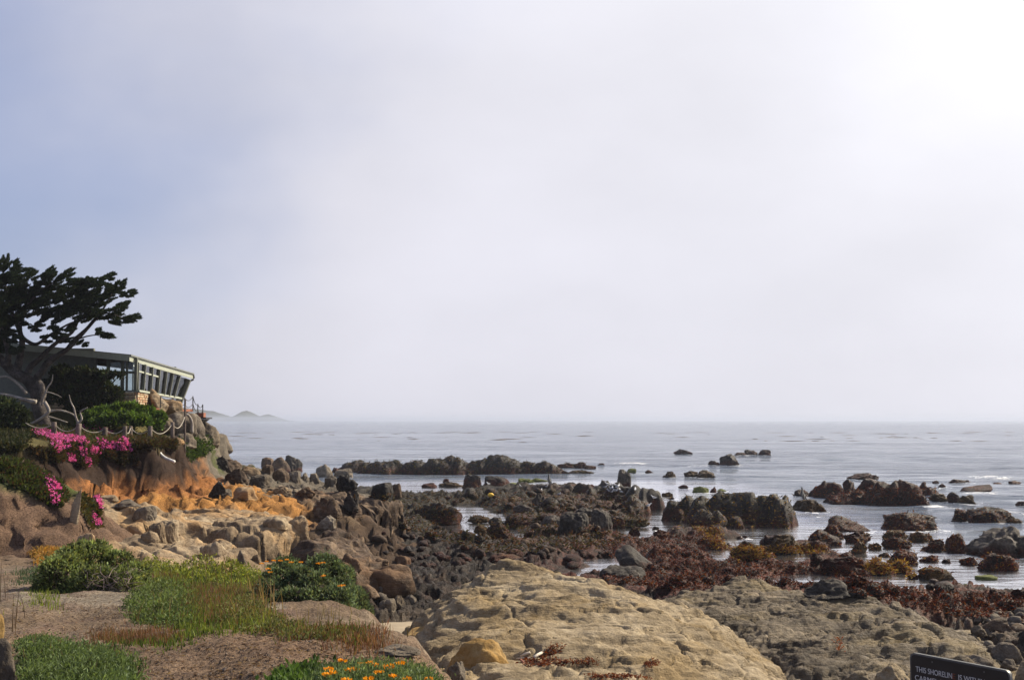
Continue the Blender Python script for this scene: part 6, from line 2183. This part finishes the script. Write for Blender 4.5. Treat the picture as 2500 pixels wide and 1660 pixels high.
GG = [(0.055, 0.085, 0.018), (0.085, 0.125, 0.025), (0.12, 0.15, 0.03), (0.04, 0.06, 0.018)]
GY = [(0.15, 0.19, 0.028), (0.20, 0.23, 0.04), (0.10, 0.14, 0.022)]
RB = [(0.17, 0.075, 0.045), (0.12, 0.055, 0.035), (0.20, 0.105, 0.055), (0.10, 0.075, 0.03)]
grass('green_grass', 'bright green grass between the two shrubs', [
    ([(290, 1362), (480, 1368), (640, 1392), (640, 1425), (560, 1440), (400, 1430), (340, 1400)], 2500, 0.17, 0.008, GY + GY + GG, .4),
    ([(380, 1400), (640, 1410), (630, 1480), (470, 1500), (420, 1535), (320, 1510), (370, 1440)], 4200, 0.13, 0.006, GG + RB[:2] + GY, .5),
    ([(430, 1495), (540, 1490), (560, 1550), (450, 1556)], 2600, 0.10, 0.007, GG + GY, .6),
    ([(560, 1500), (640, 1500), (640, 1545), (575, 1545)], 1200, 0.14, 0.007, GY, .6),
    ([(690, 1535), (880, 1535), (890, 1562), (700, 1556)], 1000, 0.10, 0.006, GG + RB, .6),
    ([(40, 1395), (100, 1385), (120, 1420), (60, 1430)], 900, 0.10, 0.010, [(0.06, 0.09, 0.05), (0.05, 0.08, 0.04)], .7),
    ([(75, 1440), (115, 1425), (120, 1500), (85, 1490)], 500, 0.10, 0.008, GY, .6),
    ([(250, 1555), (470, 1560), (460, 1582), (260, 1580)], 1500, 0.07, 0.008, GG, .7),
])
grass('dry_grass', 'reddish dry grass among the green between the shrubs', [
    ([(450, 1430), (640, 1440), (640, 1535), (560, 1540), (470, 1500)], 6000, 0.14, 0.005, RB + GG[:2], .5),
    ([(235, 1545), (440, 1548), (440, 1572), (245, 1570)], 2200, 0.10, 0.005, RB, .5),
    ([(800, 1540), (930, 1540), (940, 1590), (830, 1580)], 900, 0.10, 0.006, RB, .6),
    ([(380, 1390), (440, 1395), (440, 1425), (390, 1420)], 700, 0.14, 0.006, RB, .6),
    ([(0, 1290), (60, 1300), (60, 1345), (0, 1345)], 500, 0.2, 0.01, RB, .5),
])
grass('seed_stalks', 'tall brown dry seed stalks rising from the grass', [
    ([(470, 1350), (570, 1360), (560, 1440), (480, 1440)], 46, 0.62, 0.007, [(0.16, 0.10, 0.05), (0.11, 0.07, 0.04)], .16),
    ([(600, 1440), (680, 1440), (680, 1520), (610, 1520)], 40, 0.45, 0.007, [(0.22, 0.15, 0.06)], .2),
    ([(560, 1400), (700, 1440), (640, 1540), (520, 1520)], 60, 0.32, 0.006, [(0.20, 0.12, 0.06), (0.14, 0.08, 0.05)], .3),
    ([(330, 1480), (440, 1480), (440, 1530), (340, 1520)], 40, 0.30, 0.006, [(0.15, 0.10, 0.05)], .3),
    ([(740, 1500), (860, 1500), (860, 1550), (750, 1550)], 30, 0.28, 0.006, [(0.16, 0.12, 0.05)], .3),
    ([(0, 1440), (30, 1440), (40, 1560), (0, 1560)], 10, 0.55, 0.007, [(0.09, 0.06, 0.04)], .3),
    ([(30, 1560), (280, 1570), (280, 1650), (60, 1650)], 60, 0.26, 0.005, [(0.13, 0.075, 0.05)], .4),
])


def mat_plant(name, label, poly, n, hgt, L, W, cols, tip, cat='plant'):
    """low feathery mat: leaves spread through a shallow uneven layer"""
    p, nr = cast_many(poly, n, BT_)
    base = Vector(p.mean(0))
    root = empty(name, base, label, cat)
    u = rr.random(len(p)) ** 0.6
    hump = 0.55 + 0.9 * np.clip(fbm2(p[:, 0] / 0.35, p[:, 1] / 0.5, 3, 401) + 0.35, 0, 1.2)
    q = p - np.array(base)
    edge_ = sstep(-2, 34, sdf(p[:, 0] / p[:, 1] * FPX + 1250, 1025 + (CZ - p[:, 2]) / p[:, 1] * FPX, poly))
    hump = hump * (0.2 + 0.9 * edge_)
    q[:, :2] += rr.normal(size=(len(q), 2)) * np.array([0.06, 0.14])
    q[:, 2] += u * hgt * hump
    d = rr.normal(size=q.shape) * 0.7 + np.array([[0.1, 0, 0.7]])
    c = np.array(cols)[rr.integers(len(cols), size=len(q))]
    c = c * np.clip(1 + 0.9 * fbm2(p[:, 0] / 0.4, p[:, 1] / 0.6, 3, 407), 0.5, 1.8)[:, None]
    c = lerp(c, np.array(tip)[None, :], (u ** 3 * rr.uniform(0.2, 1.0, len(q)))[:, None])
    obj('foliage', leaf_mesh(name + '_foliage', q, d, L, W, c), M['leaf'], root)
    return root


mat_plant('yarrow_mat', 'feathery green yarrow mat in the lower left corner', [(55, 1562), (110, 1558), (170, 1578), (250, 1585), (290, 1612), (330, 1625), (320, 1690), (70, 1700), (60, 1640)], 17000, 0.13, 0.050, 0.007, [(0.040, 0.065, 0.022), (0.06, 0.09, 0.03), (0.025, 0.042, 0.015)], (0.20, 0.27, 0.10))
mat_plant('sorrel_cover', 'yellow green leafy ground cover on the rise between the two shrubs', [(300, 1352), (380, 1352), (480, 1360), (560, 1375), (645, 1392), (640, 1425), (560, 1432), (470, 1418), (380, 1400), (330, 1385)], 11000, 0.26, 0.065, 0.015, [(0.060, 0.085, 0.016), (0.095, 0.125, 0.022), (0.035, 0.055, 0.014)], (0.34, 0.36, 0.05))
mat_plant('green_cover', 'soft green ground cover in front of the yellow green rise', [(330, 1440), (400, 1410), (470, 1425), (480, 1470), (450, 1530), (330, 1525), (310, 1490)], 7000, 0.16, 0.055, 0.010, [(0.045, 0.070, 0.022), (0.06, 0.09, 0.028), (0.030, 0.045, 0.016)], (0.20, 0.26, 0.08))
mat_plant('low_herb', 'low mixed green and rusty herbs at the foot of the right shrub', [(560, 1450), (640, 1440), (660, 1500), (740, 1535), (860, 1540), (880, 1560), (740, 1558), (600, 1548), (540, 1520)], 6000, 0.12, 0.045, 0.008, [(0.060, 0.075, 0.022), (0.12, 0.065, 0.035), (0.045, 0.05, 0.018), (0.09, 0.10, 0.03)], (0.20, 0.21, 0.06))
gp_ = mat_plant('golden_plant', 'golden orange dry plant glowing behind the dark left shrub', [(78, 1350), (110, 1338), (160, 1342), (165, 1375), (95, 1385)], 2600, 0.30, 0.10, 0.012, [(0.30, 0.15, 0.03), (0.22, 0.11, 0.03), (0.12, 0.10, 0.03)], (0.48, 0.28, 0.06))
dz0 = mat_plant('daisy_plant', 'green daisy plant with orange flower heads at the bottom edge', [(690, 1650), (740, 1642), (800, 1630), (880, 1626), (960, 1628), (1020, 1634), (1062, 1655), (1062, 1720), (690, 1720)], 16000, 0.12, 0.048, 0.006, [(0.055, 0.085, 0.032), (0.08, 0.115, 0.045), (0.03, 0.05, 0.02)], (0.21, 0.28, 0.13))
for px, py, d in [(835, 1612, 10.6), (802, 1632, 10.5), (796, 1645, 10.3), (855, 1634, 10.4), (865, 1632, 10.4), (885, 1620, 10.5), (902, 1618, 10.6), (908, 1622, 10.5), (916, 1624, 10.5), (930, 1626, 10.4), (940, 1629, 10.4), (950, 1624, 10.5), (976, 1618, 10.5), (952, 1630, 10.3), (925, 1640, 10.2), (1048, 1655, 10.1), (846, 1658, 10.0), (812, 1642, 10.2), (992, 1656, 10.0), (900, 1655, 10.0), (960, 1650, 10.0)]:
    A = hit(px, py, [BLUFF])[0]
    A = A + (Vector((0, 0, CZ)) - A).normalized() * 0.75
    flower_head(dz0, A, 0.032, (0.74, 0.30, 0.012))
    MB().tube([A - dz0.location, A + Vector((0.01, 0, -0.16)) - dz0.location], [0.003, 0.004], 4, False).build('flower_stalk', simple('stalk', (0.06, 0.09, 0.03), 0.8) if 'stalk' not in bpy.data.materials else bpy.data.materials['stalk'], dz0)
mat_plant('succulent_clump', 'dark succulent clump left of the orange daisies', [(690, 1645), (760, 1632), (780, 1660), (740, 1700), (690, 1700)], 1500, 0.12, 0.07, 0.020, [(0.03, 0.06, 0.015), (0.05, 0.09, 0.02)], (0.10, 0.17, 0.04))

# loose gravel and litter on the near shelf
rg = np.random.default_rng(5)
p, nr = cast_many([(0, 1350), (300, 1500), (640, 1540), (900, 1540), (1000, 1570), (1080, 1660), (1080, 1720), (0, 1720)], 5000, BT_, rg)
keep = (p[:, 1] < 30)
p = p[keep]
n = len(p)
r_ = rg.uniform(0.005, 0.014, n) * np.where(rg.random(n) < 0.04, 2.2, 1.0)
oc = np.array([(1, 0, 0), (-1, 0, 0), (0, 1, 0), (0, -1, 0), (0, 0, 0.8), (0, 0, -0.6)])
v = (p[:, None, :] + oc[None] * r_[:, None, None] * rg.uniform(0.6, 1.3, (n, 6, 1))).reshape(-1, 3)
fo = np.array([(0, 2, 4), (2, 1, 4), (1, 3, 4), (3, 0, 4), (2, 0, 5), (1, 2, 5), (3, 1, 5), (0, 3, 5)])
f = (np.arange(n)[:, None, None] * 6 + fo[None]).reshape(-1, 3)
gc = np.array([(0.20, 0.15, 0.11), (0.13, 0.09, 0.065), (0.27, 0.21, 0.16), (0.18, 0.12, 0.08)])[rg.integers(4, size=n)]
tag(obj('gravel', mesh_np('gravel', v, f, False, cols=np.repeat(gc, 6, 0)), M['bluff']), 'loose gravel strewn over the bare earth of the near shelf', kind='stuff')
p, nr = cast_many([(0, 1400), (640, 1520), (900, 1530), (1020, 1600), (1060, 1660), (0, 1680)], 2600, BT_, rg)
p = p[p[:, 1] < 30]
d = rg.normal(size=p.shape) * np.array([1, 1, 0.15])
tag(obj('leaf_litter', leaf_mesh('leaf_litter', p + np.array([0, 0, 0.008]), d, 0.04, 0.006, np.array([(0.16, 0.09, 0.05), (0.09, 0.05, 0.03), (0.26, 0.18, 0.10)])[rg.integers(3, size=len(p))]), M['leaf']), 'dry brown leaf litter on the near shelf', kind='stuff')

# driftwood sticks and red wrack on the outcrop
bpy.context.view_layer.update()
M['bleached'] = simple('bleached_wood', (0.55, 0.48, 0.38), 0.85, var=0.12, scale=20)
for i, (x0, y0, x1, y1, r_, lab) in enumerate([(1272, 1606, 1294, 1596, 0.035, 'short bleached stick leaning up on the outcrop'), (1262, 1610, 1298, 1608, 0.022, 'thin bleached stick lying flat on the outcrop'), (1304, 1608, 1326, 1595, 0.036, 'stubby bleached log end on the outcrop'),
                                               (1272, 1614, 1284, 1628, 0.03, 'reddish stick in the wrack on the outcrop')]):
    A, B = hit(x0, y0, [OUT]), hit(x1, y1, [OUT])
    if A and B:
        a, b = A[0] + Vector((0, 0, r_)), B[0] + Vector((0, 0, r_))
        if (b - a).length > 0.9:
            b = a + (b - a).normalized() * 0.9
        o = MB().tube([a, a.lerp(b, .5) + Vector((0, 0, .01)), b], [r_, r_ * .9, r_ * .8], 7).build('driftwood_stick', M['bleached'] if i < 3 else M['rust_deck'], None, True, loc=a)
        tag(o, lab, 'driftwood')


def scene_cast(poly, n):
    dg = bpy.context.evaluated_depsgraph_get()
    o_, out, nr = Vector((0, 0, CZ)), [], []
    for px, py in inpoly(n, poly):
        ok, loc, nn, i, ob, mt = SC.ray_cast(dg, o_, ray(px, py).normalized())
        if ok and loc.z > 0.01 and ob.name.split('.')[0] in ('boulder', 'tide_flat', 'weedy_stone', 'rubble_stone', 'outer_reef', 'gull_reef', 'black_reef', 'broad_reef', 'red_weed_ledge') and not any(q in (ob.material_slots[0].material.name if ob.material_slots else '') for q in ('grey', 'tan', 'sandstone', 'brown_stone')):
            out.append(loc[:])
            nr.append(nn[:])
    return np.array(out).reshape(-1, 3), np.array(nr).reshape(-1, 3)


def wrack(label, poly, n, targets, L=0.09, W=0.014, cols=((0.13, 0.028, 0.012), (0.20, 0.06, 0.018), (0.07, 0.02, 0.012)), name='seaweed_wrack', kind='stuff', lift=0.02, off=0.05):
    if targets is None:
        p, nr = scene_cast(poly, n)
    else:
        p, nr = cast_many(poly, n, targets)
    if len(p) == 0:
        return
    d = rr.normal(size=p.shape) * np.array([1, 1, 0.45]) + np.array([[0, 0, 0.3]])
    c = np.array(cols)[rr.integers(len(cols), size=len(p))]
    o = obj(name, leaf_mesh(name, p + nr * lift + rr.normal(size=p.shape) * np.array([off, off, 0.01]), d, L, W, c), M['weed'])
    tag(o, label, kind=kind)
    return o


wrack('red seaweed wrack strewn round the bleached sticks on the outcrop', [(1268, 1612), (1310, 1604), (1340, 1582), (1372, 1572), (1368, 1590), (1340, 1606), (1400, 1612), (1455, 1606), (1450, 1622), (1380, 1622), (1290, 1630)], 650, [OUT])
wrack('small red wrack heap on the outcrop toward the right', [(1575, 1616), (1600, 1612), (1604, 1624), (1576, 1626)], 160, [OUT])
wrack('red wrack line at the bottom of the outcrop', [(1440, 1648), (1580, 1650), (1580, 1656), (1450, 1656)], 260, [OUT])
wrack('orange weed strand on the grey ledge', [(2038, 1556), (2052, 1560), (2054, 1590), (2044, 1585)], 60, [GRY], cols=((0.30, 0.10, 0.02), (0.24, 0.06, 0.02)))

# living seaweed over the flat and reefs
bpy.context.view_layer.update()
T3 = [FLAT] + REEFS
WR = ((0.085, 0.017, 0.009), (0.13, 0.026, 0.010), (0.045, 0.012, 0.008), (0.17, 0.055, 0.014), (0.025, 0.010, 0.008), (0.03, 0.012, 0.009))
WG = ((0.24, 0.13, 0.020), (0.18, 0.075, 0.018), (0.30, 0.19, 0.03), (0.12, 0.035, 0.014))
WO = ((0.045, 0.040, 0.012), (0.07, 0.06, 0.016), (0.03, 0.022, 0.012), (0.10, 0.05, 0.016))
wrack('red weed growing over the near tide flat', [(1480, 1320), (1720, 1300), (1760, 1350), (2160, 1400), (2240, 1440), (2500, 1455), (2500, 1520), (2300, 1500), (2000, 1430), (1640, 1440), (1480, 1420)], 12000, None, 0.15, 0.022, WR, 'red_seaweed', lift=0.03)
wrack('gold weed fringing the channel and the pools', [(1690, 1285), (1760, 1290), (1770, 1330), (1850, 1335), (2010, 1330), (2020, 1350), (1900, 1362), (1800, 1370), (1740, 1340)], 2600, None, 0.20, 0.030, WG, 'gold_seaweed', lift=0.03)
wrack('gold weed on the shore of the right pool', [(2110, 1360), (2220, 1370), (2250, 1400), (2190, 1420), (2120, 1400)], 1500, None, 0.20, 0.030, WG, 'gold_seaweed', lift=0.03)
wrack('olive and brown weed over the middle flat', [(860, 1215), (1100, 1195), (1540, 1200), (1600, 1260), (1500, 1340), (1200, 1350), (1000, 1300)], 7000, None, 0.26, 0.034, WO + ((0.12, 0.05, 0.016),), 'brown_seaweed', lift=0.03)
wrack('dark weed on the outer reef and the right reef', [(850, 1115), (1450, 1115), (1450, 1158), (850, 1158)], 1800, None, 0.4, 0.06, WO, 'brown_seaweed', lift=0.03)
wrack('red weed skirt of the broad right reef', [(1990, 1190), (2280, 1190), (2280, 1234), (1990, 1225)], 1500, None, 0.30, 0.045, WR, 'red_seaweed', lift=0.03)
wrack('weed on the massive black reef', [(1630, 1205), (1950, 1205), (1930, 1290), (1640, 1290)], 1500, None, 0.24, 0.035, WO + WG[:1], 'brown_seaweed', lift=0.03)

wrack('red and gold weed tufts on the islets of the right pool', [(1950, 1240), (2500, 1240), (2500, 1400), (2150, 1400), (1960, 1330)], 5200, None, 0.17, 0.028, WR + WG[:2], 'red_seaweed', lift=0.02)

# ------------------------------------------------------------------ kelp floating far out
rk = np.random.default_rng(77)
n = 1300
yy = np.concatenate([rk.uniform(380, 720, int(n * .7)), rk.uniform(90, 330, n - int(n * .7))])
band = np.abs(perlin2(yy / 60.0, yy * 0, 9))
xx = rk.uniform(-0.30, 0.46, n) * yy
clump = fbm2(xx / 40.0, yy / 22.0, 3, 512)
kp = (yy > 360) & (clump > 0.30) & (rk.random(n) < 0.6)
xx, yy = xx[kp], yy[kp]
m = len(xx)
ln_ = rk.uniform(0.4, 4.6, m) * (yy / 300.0)
wd_ = rk.uniform(0.02, 0.06, m) * (yy / 300.0)
zt = 0.05 + 0.05 * rk.random(m)
v = np.stack([np.stack([xx - ln_, yy, 0 * xx - .05], 1), np.stack([xx, yy - wd_, 0 * xx - .05], 1), np.stack([xx + ln_, yy, 0 * xx - .05], 1), np.stack([xx, yy + wd_, 0 * xx - .05], 1), np.stack([xx, yy, zt + 0.08], 1)], 1).reshape(-1, 3)
i = np.arange(m)[:, None] * 5
f = np.concatenate([i + np.array([[a, b, 4]]) for a, b in ((0, 1), (1, 2), (2, 3), (3, 0))])
tag(obj('kelp_bed', mesh_np('kelp_bed', v, f, cols=np.full((len(v), 3), 0.16) * np.array([[1.0, 0.72, 0.5]])), M['weed']), 'brown floating kelp streaks on the far water', kind='stuff')

# ------------------------------------------------------------------ gulls
M['gull_white'] = simple('gull_white', (0.72, 0.72, 0.72), 0.8, var=0.05)
M['gull_grey'] = simple('gull_grey', (0.28, 0.29, 0.31), 0.8, var=0.1)
M['gull_leg'] = simple('gull_leg', (0.35, 0.22, 0.08), 0.7)
M['black_feather'] = simple('black_feather', (0.02, 0.02, 0.022), 0.6)


def ringed(prof, n=10):
    """closed body from (x, z, half width, half height) stations along x"""
    vs, fs = [], []
    for x, z, a, b in prof:
        for k_ in range(n):
            t = 2 * math.pi * k_ / n
            vs.append((x, a * math.cos(t), z + b * math.sin(t)))
    m_ = len(prof)
    for i_ in range(m_ - 1):
        for k_ in range(n):
            k2 = (k_ + 1) % n
            fs.append((i_ * n + k_, i_ * n + k2, (i_ + 1) * n + k2, (i_ + 1) * n + k_))
    fs.append(tuple(range(n - 1, -1, -1)))
    fs.append(tuple((m_ - 1) * n + k_ for k_ in range(n)))
    return vs, fs


def bird_meshes(tag_, upright):
    u = 0.10 if upright else 0.0
    body = MB()
    body.add(*ringed([(-0.27, 0.17 - u, 0.02, 0.008), (-0.20, 0.18 - u, 0.05, 0.03), (-0.08, 0.20, 0.085, 0.075), (0.04, 0.22, 0.09, 0.085), (0.12, 0.27 + u, 0.06, 0.065), (0.15, 0.32 + u, 0.038, 0.045), (0.17, 0.365 + u, 0.042, 0.045), (0.21, 0.37 + u, 0.032, 0.034), (0.235, 0.362 + u, 0.012, 0.014), (0.285, 0.352 + u, 0.006, 0.006)]))
    wing = MB()
    for s in (-1, 1):
        vs, fs = ringed([(-0.30, 0.175 - u, 0.006, 0.006), (-0.16, 0.205 - u * .6, 0.02, 0.04), (-0.02, 0.235, 0.024, 0.06), (0.09, 0.25, 0.012, 0.03)], 8)
        wing.add([(x, y + s * 0.078, z) for x, y, z in vs], fs)
    leg = MB()
    for s in (-1, 1):
        leg.tube([(0.0, s * 0.035, 0.15), (0.01, s * 0.035, 0.0)], 0.008, 5).tube([(0.0, s * 0.035, 0.008), (0.05, s * 0.04, 0.006)], 0.012, 5)
    out = {}
    for nm, mb in (('body', body), ('wing', wing), ('leg', leg)):
        me = bpy.data.meshes.new(tag_ + nm)
        me.from_pydata(mb.v, [], mb.f)
        me.polygons.foreach_set('use_smooth', [True] * len(me.polygons))
        out[nm] = me
    return out


GM = bird_meshes('gull_', False)
GM['body'].materials.append(M['gull_white'])
GM['wing'].materials.append(M['gull_grey'])
GM['leg'].materials.append(M['gull_leg'])
T4 = T3 + [o for o in COL.objects if o.name.startswith('boulder')]


def gull(px, py, lab, group=None, sc_=0.95):
    q = hit(px, py, T3)
    if q is None or q[0].z < 0.02:
        p = G(px, py, 0.5)
        p.z = max(fz(p.x, p.y), 0.3)
    else:
        p = q[0]
    e = empty('gull', p, lab, 'gull', group)
    e.scale = (sc_, sc_, sc_)
    e.rotation_euler = (0, 0, rr.uniform(0, 6.28))
    obj('body', GM['body'], None, e)
    obj('wing', GM['wing'], None, e)
    obj('leg', GM['leg'], None, e)


for px, py in [(1483, 1187), (1488, 1191), (1493, 1188), (1497, 1194), (1503, 1191), (1508, 1196), (1490, 1197), (1513, 1199), (1480, 1195), (1499, 1200), (1506, 1203), (1517, 1204), (1485, 1202), (1494, 1206), (1512, 1193)]:
    gull(px + rr.uniform(-3, 3), py + rr.uniform(-2, 2), 'white gull in the flock gathered below the standing stone', 'gull flock')
for px, py, lab in [(1321, 1202, 'lone white gull standing left of the gull flock'), (1365, 1212, 'upright white gull in front of the dark knobs'), (1192, 1180, 'white gull on the block behind the far lagoon'), (1551, 1200, 'white gull right of the flock at the reef tip'),
                    (1596, 1220, 'white gull on the right tip of the reef by the channel'), (1690, 1212, 'white gull at the left end of the massive black reef'), (1270, 1192, 'white gull at the lagoon edge near the mossy mounds'), (1335, 1193, 'white gull left behind the dark knobs'), (1583, 1240, 'white gull near the small channel by the black reef')]:
    gull(px, py, lab)
CM = bird_meshes('cormorant_', True)
for nm in CM:
    CM[nm].materials.append(M['black_feather'])
for px, py, lab in [(1957, 1218, 'black cormorant upright on the right end of the massive black reef'), (1339, 1180, 'black cormorant perched on the gull reef knobs')]:
    q = hit(px, py, T3)
    p = q[0] if q and q[0].z > 0.05 else G(px, py, 0.9)
    e = empty('cormorant', p, lab, 'cormorant')
    e.scale = (1.7, 1.7, 1.7)
    e.rotation_euler = (0, R(-25), 2.0)
    for nm in ('body', 'wing', 'leg'):
        obj(nm, CM[nm], None, e)

# yellow float stranded on the flat
q = hit(1198, 1213, T3)
p = q[0] if q else G(1198, 1213, 0.3)
e = empty('yellow_float', p, 'small bright yellow float stranded on the dark rubble', 'float')
M['yellow'] = simple('yellow_plastic', (0.75, 0.45, 0.02), 0.5, var=0.1)
vs, fs = ringed([(-0.24, 0.16, 0.04, 0.04), (-0.2, 0.16, 0.14, 0.13), (-0.08, 0.17, 0.19, 0.17), (0.1, 0.17, 0.18, 0.17), (0.2, 0.17, 0.12, 0.11), (0.26, 0.17, 0.05, 0.05)], 12)
MB().add(vs, fs).build('shell', M['yellow'], e, True)
MB().tube([(0.26, 0, 0.17), (0.36, 0.05, 0.12), (0.42, 0.15, 0.04)], 0.02, 5).build('cord', M['rope'], e, True)

# ------------------------------------------------------------------ far headland in the mist
def headland():
    prof = [(430, 992), (500, 1001), (520, 1004), (545, 1012), (560, 1018), (575, 1017), (590, 1008), (600, 1002), (610, 1006), (625, 1014), (640, 1015), (650, 1012), (662, 1013), (672, 1018), (685, 1024), (700, 1027)]
    D0 = 6600.0
    xs_ = np.array([P(a, b, D0).x for a, b in prof])
    zs_ = np.array([P(a, b, D0).z for a, b in prof])
    xx = np.linspace(xs_[0] - 500, xs_[-1] + 20, 200)
    yy = np.linspace(-360, 360, 40)
    zz = np.interp(xx, xs_, zs_)
    Y, X = np.meshgrid(yy, xx, indexing='ij')
    Z = np.tile(zz, (40, 1)) * np.clip(1 - (np.abs(Y) / 360) ** 1.6, 0, 1) - 1.0 + 4.0 * fbm2(X / 50, Y / 50, 4, 600) * np.clip(1 - np.abs(Y) / 340, 0, 1)
    v = np.stack([X, Y + D0, Z], -1).reshape(-1, 3)
    me = mesh_np('headland', v, grid_faces(40, 200))
    tag(obj('headland', me, simple('headland_scrub', (0.055, 0.06, 0.05), 0.95, var=0.3, scale=0.05)), 'far misty headland on the horizon', kind='structure')


headland()

# ------------------------------------------------------------------ sea haze
v = [(x, y, z) for x in (-8600, 8600) for y in (-400, 8200) for z in (-4.5, 19.0)]
me = bpy.data.meshes.new('haze')
me.from_pydata(v, [], [(0, 1, 3, 2), (4, 6, 7, 5), (0, 4, 5, 1), (2, 3, 7, 6), (0, 2, 6, 4), (1, 5, 7, 3)])
hm = bpy.data.materials.new('haze_air')
hm.use_nodes = True
hm.node_tree.nodes.clear()
hv = hm.node_tree.nodes.new('ShaderNodeVolumePrincipled')
hv.inputs['Color'].default_value = (0.54, 0.585, 0.69, 1)
hv.inputs['Density'].default_value = 0.00021
hv.inputs['Anisotropy'].default_value = 0.25
ho_ = hm.node_tree.nodes.new('ShaderNodeOutputMaterial')
hm.node_tree.links.new(hv.outputs[0], ho_.inputs['Volume'])
o = obj('haze', me, hm)
tag(o, 'thin sea haze over the bay', kind='stuff')
